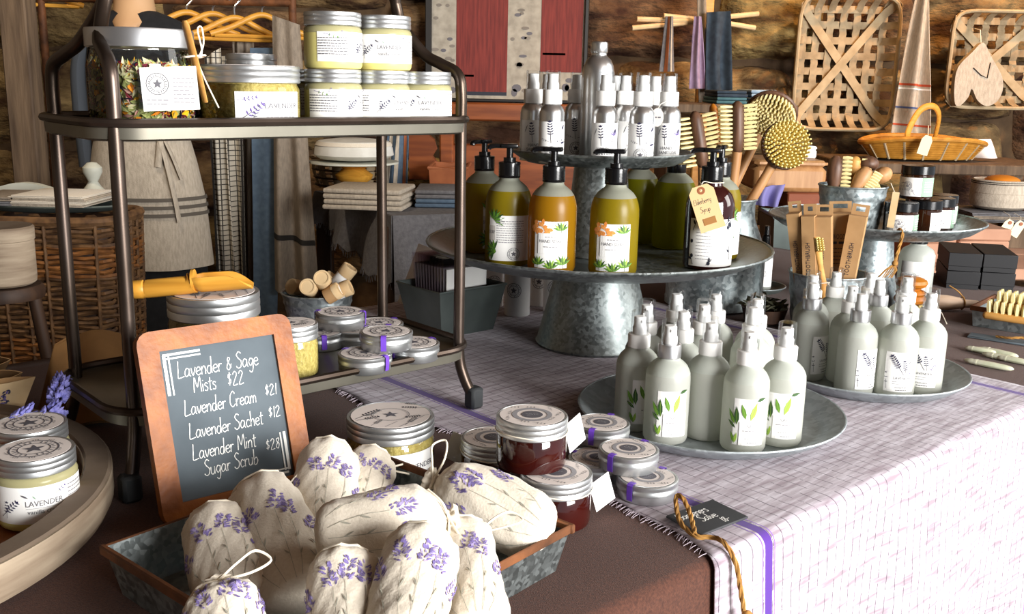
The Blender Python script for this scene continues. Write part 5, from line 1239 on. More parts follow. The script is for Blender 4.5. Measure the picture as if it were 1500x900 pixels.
def mini_brush(px, py, Y, l, key, lab, tilt=(0, 0), bris=True, ball=False):
    A = ay(px, py, Y); o = thing('small_brush', lab, 'brush', A, toward(A), 'little brushes in the pail', rot=(tilt[0], tilt[1], toward(A)))
    mb = MB(); mb.tube([(0, 0, -l*1.9), (0, 0, -l), (0, 0, -l*.3), (0, 0, l*.3), (0, 0, l*.8), (0, 0, l)], [.006, .008, .0135, .014, .011, .004], 14) if not ball else mb.sph((0, 0, 0), (.018, .018, .014), 16, 10); ob('brush_block', mb, key, o)
    if bris:
        mb = MB()
        for i in range(9):
            for j in (-1, 0, 1): tuft(mb, Vector((.011, j*.006, -l*.9+l*1.8*i/8)), Vector((1, j*.1, 0)).normalized(), .016, .0028)
        ob('bristles', mb, 'bristle', o)['kind'] = 'stuff'
mini_brush(1223, 254, PP.y-.02, .03, 'walnut', 'walnut brush standing upright with a side of pale bristles')
mini_brush(1262, 262, PP.y-.03, .022, 'beech', 'beech brush leaning in the middle of the pail', tilt=(-.3, .5))
mini_brush(1272, 240, PP.y+.025, .018, 'walnut', 'dark brush knob at the back of the pail', bris=False, ball=True)
mini_brush(1292, 257, PP.y-.015, .02, 'beech', 'round beech knob brush at the pail rim', tilt=(0, 2.6), ball=True)
mini_brush(1250, 250, PP.y+.03, .025, 'pine', 'pale pine brush at the back of the little pail', tilt=(.1, .1))
def amber_jar(P, lab, rot=0, flip=0):
    R = .0275; H = .058; o = thing('amber_jar', lab, 'jar', P, toward(P)+rot, 'amber glass jars on the pedestal')
    mb = MB(); mb.lathe([(R*.9, 0), (R*.98, .0015), (R, .005), (R, H*.72), (R*.95, H*.75)], 36); ob('jar_body', mb, 'amber', o)
    mb = MB(); mb.lathe([(R*.98, H*.74), (R*1.01, H*.75), (R*1.01, H-.001), (R*.98, H), (0, H)], 36); ob('lid', mb, 'black_plastic', o)
    lb = can_label(o, R, -.038, .038, .006, H*.66); pr = Print(); pr.rect(.012, .006, .038, H*.66, 'ink_sage'); pr.up().lines(.016, .034, .03, 5, .004, .0012, 'paper'); pr.logo(-.012, .024, .008, 'ink_lightgray')
    for k in range(5): pr.sprig(-.03+.008*k, .008, .02, 1.3+.2*k, 'ink_lightgray', k=3, fat=.16)
    put_print(pr, on_can(R), lb); return o
for px, dY, rot, lab in ((1318, -.095, .4, 'amber jar at the end of the lower row beside the pail'), (1353, -.052, 1.75, 'amber jar in the middle of the lower row, showing bare glass'), (1372, -.012, .5, 'amber jar third in the lower row with a white label'), (1376, .045, .9, 'amber jar at the outer end of the lower row')):
    P = ay(px, 330, PR.y+dY); P.z = zq; amber_jar(P, lab, rot)
P = ay(1336, 330, PR.y-.042); P.z = zq+.0585; amber_jar(P, 'amber jar with green and white label stacked on top of the others', -.1)
tp = thing('twine_tassel', 'golden jute tassel hanging off the pedestal tray rim', 'tassel'); A = ay(1319, 338, PR.y-.165)
ob('twine_strand', rope([ay(1312, 345, PR.y-.12), ay(1318, 336, PR.y-.165), ay(1322, 345, PR.y-.19), ay(1317, 362, PR.y-.192), ay(1311, 384, PR.y-.19)], .0028), 'twine', tp)
mb = MB(); K = ay(1311, 386, PR.y-.19); mb.sph(K, .005, 10, 6)
for k in range(8): mb.tube([K, K+Vector((-.008+.003*k-.008, .002*math.sin(k), -.012)), K+Vector((-.012+.0035*k-.014, .003*math.sin(k*2), -.024))], .0009, 4)
ob('frayed_end', mb, 'twine', tp)
P = ay(1313, 300, PR.y-.13); th_ = thing('paper_tag', 'long kraft tag hanging from the little brush pail', 'tag', P, toward(P)); mb = MB(); mb.box((-.004, -.01, -.008), (.011, .0008, .06), M=Matrix.Rotation(.06, 3, 'Y')); ob('tag_sheet', mb, 'kraft_light', th_); mb = MB(); mb.tube([(-.004, -.01, .02), (-.012, .0, .035), (-.02, .03, .032)], .0007, 5); ob('tag_string', mb, 'string', th_)

# ================================================================== toothbrush boxes in a pail
PT = ay(1211, 440, 1.565); PT.z = TZ+.0005; hT_ = zat(PT, 400)-TZ
pail('galvanized_pail', 'galvanized bucket packed with kraft toothbrush boxes', PT, .052, 56*mpp(PT), hT_, 'galv', ribs=(.3, .7))
def brush_box(px0, py0, px1, py1, Y, wd, dp, rz, lab, word, lit):
    A, B = ay(px0, py0, Y), ay(px1, py1, Y); d = B-A; L_ = d.length; o = thing('toothbrush_box', lab, 'box', A, group='kraft toothbrush boxes'); x = Vector((math.cos(rz), math.sin(rz), 0)); x = (x-d.normalized()*x.dot(d.normalized())).normalized(); z = d.normalized(); y = z.cross(x); Mx = Matrix((x, y, z)).transposed(); o.rotation_euler = Mx.to_euler()
    mb = MB(); mb.box((0, 0, L_*.5), (wd, dp, L_)); b = ob('carton', mb, 'kraft', o)
    tbm = MB(); h = .017
    for bx_ in (((-wd/2+.003, .006), h), ((wd/2-.003, .006), h)): tbm.box((bx_[0][0], dp/2-.0006, L_+h/2), (.006, .0008, h))
    tbm.box((0, dp/2-.0006, L_+.003), (wd-.012, .0008, .006)); tbm.box((0, dp/2-.0006, L_+h-.002), (wd-.012, .0008, .004)); ob('hang_tab', tbm, 'kraft', b)
    if word:
        pr = Print(); pr.text(word, .002, 0, .008, 'ink', wid=wd*.8); pr.lines(-wd*.35, wd*.35, -.008, 1, .004, .004, 'ink'); pr.lines(-wd*.3, wd*.3, -.016, 5, .006, .0012, 'ink'); put_print(pr, lambda X_, Y_: (X_, -dp/2-.0005, L_*.68+Y_), b, 'box_print')
    pr = Print(); pr.text('TOOTHBRUSH', 0, -.0025, .0065, 'ink', wid=.052)
    if word: pr = Print(); pr.lines(-.03, -.02, 0, 1, .003, .001, 'ink')
    f = (lambda X_, Y_: (Y_*-1, -dp/2-.0005, L_*.45+X_)) if lit else (lambda X_, Y_: (Y_*-1, -dp/2-.0005, L_*.45+X_)); put_print(pr, f, b, 'box_print')
    pr = Print(); pr.lines(-.03, .03, .004, 3, .004, .0011, 'ink'); put_print(pr, lambda X_, Y_: (-wd/2-.0005, Y_, L_*.5+X_), b, 'side_print')
yb = PT.y
brush_box(1176, 425, 1163, 312, yb-.01, .020, .020, -.5, 'kraft toothbrush box at the outer end of the bucket', 0, 0)
brush_box(1188, 428, 1185, 316, yb-.025, .020, .020, -.5, 'kraft toothbrush box second from the outer end of the bucket', 0, 0)
brush_box(1206, 430, 1206, 317, yb-.03, .026, .022, -.45, 'kraft toothbrush box facing forward in the middle of the bucket', 0, 1)
brush_box(1228, 425, 1231, 312, yb+.0, .034, .024, -.3, 'dark-shaded kraft box behind in the bucket with bold print', 'WOODEN', 1)
brush_box(1236, 430, 1258, 316, yb-.03, .026, .022, -.45, 'kraft toothbrush box leaning out over the bucket rim', 0, 1)
tbo = thing('toothbrush', 'bamboo toothbrush with yellow bristles propped against the bucket', 'toothbrush'); A, B = ay(1214, 480, yb-.125), ay(1199, 368, yb-.068)
mb = MB(); mb.tube([A, A.lerp(B, .3), A.lerp(B, .55), A.lerp(B, .8), B, B+(B-A).normalized()*.022], [.0075, .0085, .0065, .0045, .006, .0055], 10, flat=.6); ob('handle', mb, 'pine', tbo)
mb = MB(); ax = (B-A).normalized()
for i in range(6):
    for j in (-1, 0, 1): tuft(mb, B+ax*(.001+.0036*i)+Vector((j*.0034, -.004, 0)), Vector((.1*j, -1, .35)).normalized(), .011, .0019)
ob('bristles', mb, 'bristle_yellow', tbo)['kind'] = 'stuff'
mb = MB(); K = A.lerp(B, .58); mb.tube(spline([K+Vector((-.008, -.006, 0)), K+Vector((.008, -.007, .002)), K+Vector((.008, .006, 0)), K+Vector((-.008, .006, 0))], 4, True), .0007, 5, closed=True); mb.tube(spline([K+Vector((.006, -.007, 0)), K+Vector((.02, -.006, .008)), K+Vector((.022, -.006, -.006)), K+Vector((.006, -.007, -.001))], 5), .0007, 5); ob('tie_string', mb, 'string', tbo)

# ================================================================== small things around the right of the table
P = atb(1106, 432, TZ+.0005, .05); sp_ = thing('saucer', 'small dark metal saucer beneath the dropper bottle', 'saucer', P); mb = MB(); mb.lathe(rprof(plate_prof(.056, .008, .002)), 40); ob('dish', mb, 'zinc_dark', sp_)
mb = MB(); mb.tube([(.0565*math.cos(2*PI*k/40), .0565*math.sin(2*PI*k/40), .0098) for k in range(40)], .0012, 6, closed=True); ob('rolled_rim', mb, 'galv', sp_)
P = ay(1118, 411, P.y+.0); P = Vector((P.x, P.y, TZ+.0031)); hh = zat(P, 331)-P.z; R = .0155; o = thing('dropper_bottle', 'little white-labelled bottle with a black dropper cap', 'bottle', P, toward(P)); mb = MB(); mb.lathe([(R*.9, 0), (R, .002), (R, hh*.58), (R*.85, hh*.65), (R*.45, hh*.7), (R*.45, hh*.74)], 28); ob('bottle_body', mb, 'frosted', o); mb = MB(); mb.lathe([(R*.5, hh*.7), (R*.52, hh*.71), (R*.5, hh*.84), (R*.36, hh*.86), (R*.33, hh), (0, hh)], 24); ob('dropper_cap', mb, 'black_plastic', o); lb = can_label(o, R, -.02, .02, .006, hh*.5); pr = Print(); pr.lines(-.006, .006, .035, 3, .004, .0012, 'ink_gray'); put_print(pr, on_can(R), lb)
P = ay(1306, 400, PR.y+.06); P = Vector((P.x, P.y, TZ+.0005)); o = thing('spray_bottle', 'clear bottle with a large white label behind the pedestal column', 'bottle', (P.x+.045, P.y, P.z), toward(P)); R = .032; mb = MB(); mb.lathe([(R*.9, 0), (R, .004), (R, .085), (R*.85, .095), (R*.45, .103), (R*.45, .108)], 32); ob('bottle_body', mb, 'frosted', o); mb = MB(); mb.lathe([(R*.5, .106), (R*.5, .122), (0, .124)], 24); ob('cap', mb, 'black_plastic', o); lb = can_label(o, R, -.03, .03, .012, .075); pr = Print(); pr.lines(-.018, .018, .05, 4, .006, .0015, 'ink_lightgray'); put_print(pr, on_can(R), lb)
P = atb(1118, 478, RZ+.0006, .03); o = thing('leaf_bowl', 'brown wooden bowl heaped with dried grey-green leaves', 'bowl', P); mb = MB(); mb.lathe([(.026, 0), (.032, .004), (.038, .026), (.0365, .026), (.03, .006), (0, .005)], 36); ob('bowl_body', mb, 'darkwood', o)
mb = MB(); rg = random.Random(3)
for k in range(70):
    a = rg.random()*6.28; q = rg.random()**.5*.033; c0 = Vector((q*math.cos(a), q*math.sin(a), .022+rg.random()*.02*(1.2-q/.033))); d = Vector((rg.uniform(-1, 1), rg.uniform(-1, 1), rg.uniform(-.1, .7))).normalized(); s2 = d.cross(Vector((0, 0, 1))).normalized(); l_ = rg.uniform(.012, .026); up_ = Vector((0, 0, .004))
    mb.add([c0, c0+d*l_*.5+s2*l_*.2+up_, c0+d*l_, c0+d*l_*.5-s2*l_*.2+up_, c0+d*l_*.5], [(0, 4, 1), (4, 2, 1), (0, 3, 4), (3, 2, 4)])
ob('dried_leaves', mb, 'leaf_gray', o)['kind'] = 'stuff'
# black boxes
GB = 'black gift boxes'; A = az(1400, 425); ang_ = math.radians(-8)
bxw, bxd, bxh = .062, .15, .036; Rb = Matrix.Rotation(ang_, 3, 'Z')
kk = mpp(A)
for i, (cx, lv, lab) in enumerate(((0, 0, 'black gift box at the bottom of the outer stack'), (0, 1, 'black gift box on top of the outer stack'), (1, 0, 'black gift box at the bottom beside the brush tray'), (1, 1, 'black gift box on top beside the brush tray'))):
    c0 = Vector((A.x+.035, A.y+.08, 0))+Rb @ Vector((cx*.066, 0, 0)); o = thing('gift_box', lab, 'box', (c0.x, c0.y, TZ+.0005+lv*(bxh+.0006)), ang_-.12, GB)
    mb = MB(); mb.box((0, 0, bxh*.36), (bxw-.003, bxd-.003, bxh*.72)); ob('box_base', mb, 'black_matte', o); mb = MB(); mb.rbox((0, 0, bxh*.62), (bxw, bxd, bxh*.74), .0008); ob('box_lid', mb, 'black_matte', o)
# wooden scoop with twine
A, B = az(1362, 442, TZ+.016), az(1432, 446, TZ+.014); o = thing('flour_scoop', 'pale wooden scoop tied with twine lying by the black boxes', 'scoop')
d = (B-A).normalized(); mb = MB(); mb.tube([A-d*.012, A-d*.006, A, A.lerp(B, .35), A.lerp(B, .6), A.lerp(B, .75), B], [.004, .013, .0165, .016, .0125, .009, .008], 16, flat=.85); ob('scoop_body', mb, 'pinkwood', o); K = A.lerp(B, .68); mb = MB(); mb.tube(spline([K+Vector((0, -.011, .002)), K+Vector((0, 0, .012)), K+Vector((0, .011, 0)), K+Vector((0, 0, -.011))], 5, True), .0014, 5, closed=True); mb.tube(spline([K+Vector((0, 0, .012)), K+Vector((-.01, 0, .022)), K+Vector((-.022, .01, .03))], 5), .0012, 5); ob('twine_tie', mb, 'twine', o)
# knob brush
P = atb(1330, 462, TZ+.0005, .02); o = thing('pot_brush', 'orange wooden knob brush with a white cord', 'brush', P, toward(P)); hh = zat(P, 406)-TZ
mb = MB(); mb.lathe([(.0, hh), (.016, hh*.99), (.0255, hh*.92), (.0275, hh*.84), (.025, hh*.76), (.017, hh*.7), (.0165, hh*.66)][::-1], 32); ob('knob', mb, 'brushwood', o); mb = MB(); mb.lathe([(.022, hh*.28), (.0265, hh*.33), (.0275, hh*.4), (.025, hh*.47), (.023, hh*.5), (.0255, hh*.56), (.022, hh*.64), (.0165, hh*.67)], 32); ob('brush_block', mb, 'brushwood', o)
mb = MB()
for k in range(40): a = k*2.4; q = .021*math.sqrt(k/40); tuft(mb, Vector((q*math.cos(a), q*math.sin(a), hh*.3)), Vector((.25*math.cos(a)*q/.02, .25*math.sin(a)*q/.02, -1)).normalized(), hh*.29, .0022)
ob('bristles', mb, 'bristle', o)['kind'] = 'stuff'
mb = MB(); mb.tube(spline([(.016, -.004, hh*.68), (.03, -.02, hh*.6), (.05, -.05, hh*.3), (.062, -.07, .002)], 6), .0009, 5); ob('cord', mb, 'string', o)
# brush tray
A, B = az(1420, 478), az(1505, 492); dv_ = (B-A).normalized(); L_ = .24; W_ = .13; pv = Vector((-dv_.y, dv_.x, 0)); c0 = A+dv_*L_/2+pv*W_/2; hh = .034; rz_ = math.atan2(dv_.y, dv_.x)
o = thing('brush_tray', 'galvanized tray with rusty rim and scrub brushes at the table end', 'tray', (c0.x, c0.y, TZ+.0008), rz_); mb = open_box(MB(), L_, W_, hh, fl=.004); ob('tray_body', mb, 'galv', o)
for cx, cy, lx, ly in ((0, -W_/2, L_, .002), (0, W_/2, L_, .002), (-L_/2, 0, .002, W_)): mb = MB(); mb.rbox((cx, cy, hh-.003), (lx+.003, ly+.003, .008), .001); ob('rust_rim', mb, 'rust', o)
for px, py, lab, z_ in ((1485, 466, 'wooden scrub brush with thick pale bristles in the end tray', .045), (1500, 452, 'rounded wooden brush heaped at the back of the end tray', .06)):
    P = az(px, py, TZ+z_-.014); b = thing('scrub_brush', lab, 'brush', P, rz_+.05, 'brushes in the end tray'); mb = MB(); mb.rbox((0, 0, 0), (.09, .03, .013), .006, seg=3); ob('brush_block', mb, 'pine', b); mb = MB()
    for i in range(8):
        for j in (-1, 0, 1): tuft(mb, Vector((-.036+.0103*i, j*.009, .005)), Vector((.02*(i-4), j*.15, 1)).normalized(), .02, .0042)
    ob('bristles', mb, 'bristle', b)['kind'] = 'stuff'
# slate slip, twine knot, jade sticks
P = az(1450, 500); o = thing('slate_label', 'blank grey slate slip lying in front of the brush tray', 'slate', (P.x+.02, P.y, TZ+.0025), rz_+.1); mb = MB(); mb.rbox((0, 0, 0), (.10, .03, .003), .001); ob('slip', mb, 'slate', o); mb = rope([(-.01, .0, .004), (.01, -.006, .006), (.03, 0, .008), (.05, -.004, .005)], .002); ob('twine_knot', mb, 'twine', o)
for k, (px, py, l_, a, lab) in enumerate(((1448, 534, .068, -.28, 'longest pale jade stick at the front of the pile'), (1462, 516, .06, -.42, 'grey-green jade stick at the back of the pile'), (1470, 524, .062, -.35, 'milky white jade stick lying in the middle'), (1488, 528, .055, -.3, 'pale green jade stick at the right of the pile'), (1436, 513, .045, -.25, 'short brownish jade stick behind the others'))):
    P = az(px, py, TZ+.005); o = thing('jade_stick', lab, 'jade stick', (P.x, P.y, TZ+.0048), rz_+a+.25, 'polished jade sticks'); mb = MB(); mb.tube([(l_*(t-.5), 0, 0) for t in (0, .04, .15, .5, .85, .96, 1)], [.0012, .0042, .0062, .007, .0062, .0042, .0012], 14, flat=.65); ob('polished_body', mb, 'jade', o)
    mb = MB(); mb.tube([(l_*(t-.5), 0, 0) for t in (.2, .24, .28)], [.00602, .0068, .00686], 14, flat=.655); ob('tapered_grip', mb, 'jade', o)
# ================================================================== background: picture, post, clothes
def hang(name, lab, cat, tl, tr, bl_, br2, Y, amp, folds, key, parts=(), grp=None, ph=0, n=26, th=.003):
    c0 = ay(*tl, Y); o = thing(name, lab, cat, c0, group=grp); A, B, C_, D = [ay(*q, Y)-c0 for q in (tl, tr, bl_, br2)]
    def fn(s, t, off=0):
        p = (A*(1-s)+B*s)*(1-t)+(C_*(1-s)+D*s)*t
        p = p+Vector((0, -off, 0)); p.y += amp*math.sin(s*folds*2*PI+ph+.6*math.sin(t*3))*(.35+.65*t)+amp*.3*math.sin(s*folds*5.1+t*4); return p
    mb = MB(); mb.grid(lambda s, t: fn(s, t), n, 16, thick=-th); b = ob('cloth_panel', mb, key, o, smooth=80)
    for (s0, t0, s1, t1, k2, nm) in parts:
        mb = MB(); mb.grid(lambda s, t: fn(s0+(s1-s0)*s, t0+(t1-t0)*t, .0025), max(2, int(n*(s1-s0))), max(1, int(16*(t1-t0))), thick=-.0012); ob(nm, mb, k2, b, smooth=80)
    return o
def bgbox(name, lab, cat, p0, p1, Y, dp, key, bev=.004, lid=None, lidkey=None, grp=None, inner=None, rz=0, base=None):
    a, b = ay(p0[0], p1[1], Y), ay(p1[0], p1[1], Y); top = ay(p0[0], p0[1], Y); w_ = b.x-a.x; h = top.z-a.z; zb0 = a.z if base is None else base; h = top.z-zb0
    o = thing(name, lab, cat, (a.x+w_/2, Y+dp/2, zb0), rz, grp)
    if lid:
        mb = MB(); mb.rbox((0, 0, h*(1-lid)/2), (w_*.98, dp*.98, h*(1-lid)), bev); ob('box_body', mb, key, o); mb = MB(); mb.rbox((0, 0, h*(1-lid/2)), (w_, dp, h*lid), bev); ob('box_lid', mb, lidkey or key, o)
    elif inner:
        bx = open_box(MB(), w_, dp, h, fl=.006, th=.008); ob('box_body', bx, key, o)
        mb = MB(); mb.tube([(x, y, h) for x, y in ((-w_/2, -dp/2), (w_/2, -dp/2), (w_/2, dp/2), (-w_/2, dp/2))], .006, 6, closed=True); ob('rim', mb, inner, o)
    else:
        mb = MB(); mb.rbox((0, 0, h/2), (w_, dp, h), bev); ob('body', mb, key, o)
    return o, Vector((a.x+w_/2, Y+dp/2, zb0+h)), w_
def folded(lab, p0, p1, Y, dp, n, keys, grp, name='folded_towel', labs=None, base=None, rz=0):
    a, b = ay(p0[0], p1[1], Y), ay(p1[0], p1[1], Y); top = ay(p0[0], p0[1], Y); w_ = b.x-a.x; zb0 = a.z if base is None else base; h = (top.z-zb0)/n; rg = random.Random(n)
    for k in range(n):
        o = thing(name, labs[k] if labs else lab, 'towel', (a.x+w_/2+rg.uniform(-.006, .006), Y+dp/2, zb0+h*k), rz+rg.uniform(-.05, .05), grp)
        for j in range(2):
            mb = MB(); mb.rbox((rg.uniform(-.004, .004), 0, h*(.25+.5*j)), (w_*(1-.03*j), dp, h*.47), min(h*.2, .006), seg=2); ob('folded_layer', mb, keys[k % len(keys)], o)

PY = 3.85
A, B = ay(628, -30, PY), ay(855, 150, PY); pc = thing('framed_picture', 'black-framed picture of a cobbled wall with red shutters', 'picture', ((A.x+B.x)/2, PY, B.z)); W_, H_ = B.x-A.x, A.z-B.z
kx = W_/227; 
mb = MB(); mb.box((0, .006, H_/2), (W_-.01, .012, H_-.01)); cv = ob('canvas', mb, 'picture_stone', pc)
pr = Print(); rg = random.Random(8); X0 = -W_/2
def pxx(x): return X0+(x-628)*kx
def pzz(y): return (150-y)*kx
for k in range(150):
    x, y = rg.uniform(636, 850), rg.uniform(-20, 142)
    if 664 < x < 746 or 786 < x: 
        if y < 112 or x < 746: continue
    big = y > 95; pr.ell(pxx(x), pzz(y), kx*rg.uniform(3, 7 if big else 6), kx*rg.uniform(2, 6 if big else 2.6), 'picture_pebble' if k % 3 else 'ink_gray', 9)
pr.rect(pxx(668), pzz(138), pxx(742), pzz(-28), 'picture_red', 1); pr.rect(pxx(790), pzz(108), pxx(850), pzz(-28), 'picture_red', 1)
pr.rect(pxx(668), pzz(143), pxx(742), pzz(138), 'ink', 1); pr.rect(pxx(677), pzz(117), pxx(694), pzz(114), 'ink_gray', 1); pr.rect(pxx(793), pzz(84), pxx(826), pzz(81), 'ink', 1)
put_print(pr, on_front(-.0012), cv, 'picture_print')
for cx, cz, sx, sz in ((-W_/2, H_/2, .024, H_+.02), (W_/2, H_/2, .016, H_+.02), (0, 0, W_, .012), (0, H_, W_, .02)): mb = MB(); mb.rbox((cx, .0, cz), (sx, .03, sz), .003); ob('frame_side', mb, 'frame_black', pc)

A, B = ay(8, 300, 2.75), ay(47, 300, 2.75); bm = MB(); bm.rbox(((A.x+B.x)/2, 2.84, 1.35), (B.x-A.x, .07, 2.7), .004); o = ob('wooden_post', bm, 'oldwood'); tag(o, 'weathered square timber post at the edge of the picture', 'post')

# garment rail with hangers
RY = 3.15; zr0 = ay(370, 3, RY).z
gr = thing('garment_rail', 'copper pipe clothes rail behind the rack', 'clothes rail', (ay(230, 3, RY).x, RY, 0)); xa, xb = ay(60, 3, RY).x-gr.location.x, ay(428, 3, RY).x-gr.location.x
mb = MB(); mb.tube([(xa, 0, zr0), (xb, 0, zr0)], .012, 10); ob('rail_bar', mb, 'rust', gr)
for x in (xa, xb):
    mb = MB(); mb.tube([(x, 0, 0.02), (x, 0, zr0+.012)], .012, 10); ob('upright', mb, 'rust', gr); mb = MB(); mb.rbox((x, 0, .012), (.06, .2, .022), .005); ob('foot', mb, 'darkwood', gr)
def hanger(px, py, Y, wpx, yaw, lab):
    P = ay(px, py, Y); k = mpp(P)*wpx/2; o = thing('clothes_hanger', lab, 'hanger', P, yaw, 'wooden clothes hangers')
    mb = MB(); pts = spline([(-k, 0, -k*.34), (-k*.6, 0, -k*.2), (-k*.2, 0, -.0), (0, 0, .008), (k*.2, 0, 0), (k*.6, 0, -k*.2), (k, 0, -k*.34)], 4); mb.tube(pts, [.009]*len(pts), 10); ob('shoulder_bar', mb, 'bamboo', o)
    mb = MB(); mb.tube([(-k*.92, 0, -k*.36), (k*.92, 0, -k*.36)], .006, 8); ob('trouser_bar', mb, 'bamboo', o)
    hk = zr0+.012-P.z; mb = MB(); mb.tube(spline([(0, 0, .008), (0, 0, hk-.03), (.018, 0, hk-.008), (0, 0, hk+.004), (-.016, 0, hk-.01)], 5), .003, 6); ob('hook', mb, 'alu', o)
hanger(274, 22, RY-.02, 150, .5, 'wooden hanger nearest the dress form'); hanger(312, 24, RY+.01, 150, .5, 'wooden hanger holding the checked apron'); hanger(344, 30, RY-.02, 150, .45, 'wooden hanger holding the blue apron'); hanger(384, 26, RY+.01, 150, .45, 'wooden hanger beside the linen apron'); hanger(40, -22, RY-.02, 150, .6, 'wooden hanger at the end of the rail over the timber post')
hang('checked_apron', 'linen apron with fine black check and dark edging', 'apron', (300, 85), (322, 70), (318, 400), (345, 412), RY-.06, .012, 1.5, 'check', ((0, 0, .1, 1, 'stripe_black', 'edging'),), 'aprons on the rail')
hang('checked_apron', 'second checked apron hanging just behind the first', 'apron', (322, 82), (352, 78), (340, 420), (362, 430), RY-.02, .014, 1.6, 'check', ((.9, 0, 1, 1, 'stripe_black', 'edging'),), 'aprons on the rail', ph=2)
hang('linen_apron', 'brown linen apron seen as narrow folds beside the blue one', 'apron', (340, 60), (372, 62), (352, 425), (378, 425), RY+.03, .018, 2.5, 'linen_dark', (), 'aprons on the rail', ph=1)
hang('blue_apron', 'plain slate blue apron hanging straight', 'apron', (366, 70), (410, 70), (372, 465), (406, 465), RY-.05, .008, 1, 'blue_cloth', (), 'aprons on the rail')
hang('linen_apron', 'wide oatmeal linen apron with a dark cross seam at the end of the rail', 'apron', (398, 22), (438, 36), (402, 425), (466, 438), RY-.09, .022, 1.8, 'linen_dark', ((0, .78, 1, .8, 'stripe_black', 'seam_band'),), 'aprons on the rail', ph=2.4)
P = ay(340, 105, RY-.13); o = thing('price_tag', 'small cream price tag tied to an apron', 'tag', P); mb = MB(); mb.prism([(-.011, -.032), (.011, -.032), (.011, 0), (.006, .008), (-.006, .008), (-.011, 0)], -.001, .001, M=Matrix.Rotation(PI/2, 4, 'X')); ob('tag_sheet', mb, 'tagcream', o); mb = MB(); mb.tube([(0, 0, .003), (.004, .03, .03), (.0, .07, .05)], .001, 5); ob('tag_string', mb, 'string', o)

# dress form
DY = 2.9; P0 = ay(199, 45, DY); df = thing('dress_form', 'dress form wearing a black dress and a striped linen apron', 'dress form', (P0.x, DY, 0))
def lev(py): return zat(Vector((P0.x, DY, 0)), py)
kf = mpp(P0)
def ring(z, hx, hy, n=36): return [(hx*math.cos(2*PI*k/n), hy*math.sin(2*PI*k/n), z) for k in range(n)]
def loft(mb, levels, n=36):
    vs = sum([ring(z, a, b, n) for z, a, b in levels], []); fs = []
    for j in range(len(levels)-1):
        for k in range(n): fs.append((j*n+(k+1) % n, j*n+k, (j+1)*n+k, (j+1)*n+(k+1) % n))
    fs += [tuple(range(n)), tuple(reversed(range((len(levels)-1)*n, len(levels)*n)))]; return mb.add(vs, fs)
body = [(16, 31, .8), (22, 48, .6), (30, 66, .48), (42, 75, .48), (90, 72, .62), (120, 70, .72), (160, 64, .74), (195, 60, .74), (235, 70, .72), (290, 80, .7), (380, 86, .7), (470, 90, .7), (600, 96, .7)]
def prof_at(py):
    for (a, w1, d1), (b, w2, d2) in zip(body, body[1:]):
        if py <= b: t = (py-a)/(b-a); return (w1+(w2-w1)*t)*kf, (w1*d1+(w2*d2-w1*d1)*t)*kf
    return body[-1][1]*kf, body[-1][1]*body[-1][2]*kf
loft_l = [(lev(y), w*kf, w*d*kf) for y, w, d in body]; mb = loft(MB(), loft_l); ob('black_dress', mb, 'black_cloth', df, smooth=80)
mb = loft(MB(), [(lev(44), 26*kf, 46*kf), (lev(34), 32*kf, 42*kf), (lev(22), 30*kf, 31*kf), (lev(0), 28*kf, 26*kf), (lev(-30), 29*kf, 27*kf), (lev(-36), 20*kf, 18*kf)]); ob('neck', mb, 'skin_form', df, smooth=80)
mb = MB(); mb.tube(spline([(-66*kf, 0, lev(56)), (-84*kf, -.01, lev(90)), (-86*kf, -.02, lev(150)), (-80*kf, -.03, lev(245))], 5), [.03]*16, 12, flat=.7); ob('sleeve', mb, 'slate_cloth', df)
mb = MB(); mb.tube([(0, 0, 0.02), (0, 0, lev(590))], .02, 10); ob('stand_pole', mb, 'darkwood', df); mb = MB(); mb.lathe([(.13, 0), (.13, .02), (.05, .05), (.02, .06)], 32); ob('stand_base', mb, 'darkwood', df)
def apron_pt(s, py, off):
    hx, hy = prof_at(py); a = -PI/2+(s-.5)*2*PI*.62; fl_ = 1+.0*s
    wob = .006*math.sin(s*22)*max(0, (py-200)/200); return ((hx+off+wob)*math.cos(a), (hy+off+wob)*math.sin(a), lev(py))
mb = MB(); mb.grid(lambda s, t: apron_pt(s, 193+193*t, .012), 40, 20, thick=.003); ap = ob('linen_apron', mb, 'linen', df, smooth=80)
for y0, y1 in ((284, 289), (295, 300), (306, 311)): mb = MB(); mb.grid(lambda s, t: apron_pt(s, y0+(y1-y0)*t, .018), 40, 2, thick=.0015); ob('dark_stripe', mb, 'stripe_dark', ap, smooth=80)
mb = MB(); mb.grid(lambda s, t: apron_pt(.0+s, 193+9*t, .018), 40, 2, thick=.002); ob('waistband', mb, 'linen', ap, smooth=80)
for i, (s0, y0, s1, y1) in enumerate(((.66, 200, .70, 318), (.68, 200, .74, 258), (.66, 200, .63, 240))):
    mb = MB(); pts = [Vector(apron_pt(s0+(s1-s0)*t, y0+(y1-y0)*t, .024+.003*math.sin(t*5))) for t in [k/8 for k in range(9)]]; mb.tube(pts, [.009]*9, 8, flat=.35); ob('tie_ribbon', mb, 'linen', ap)

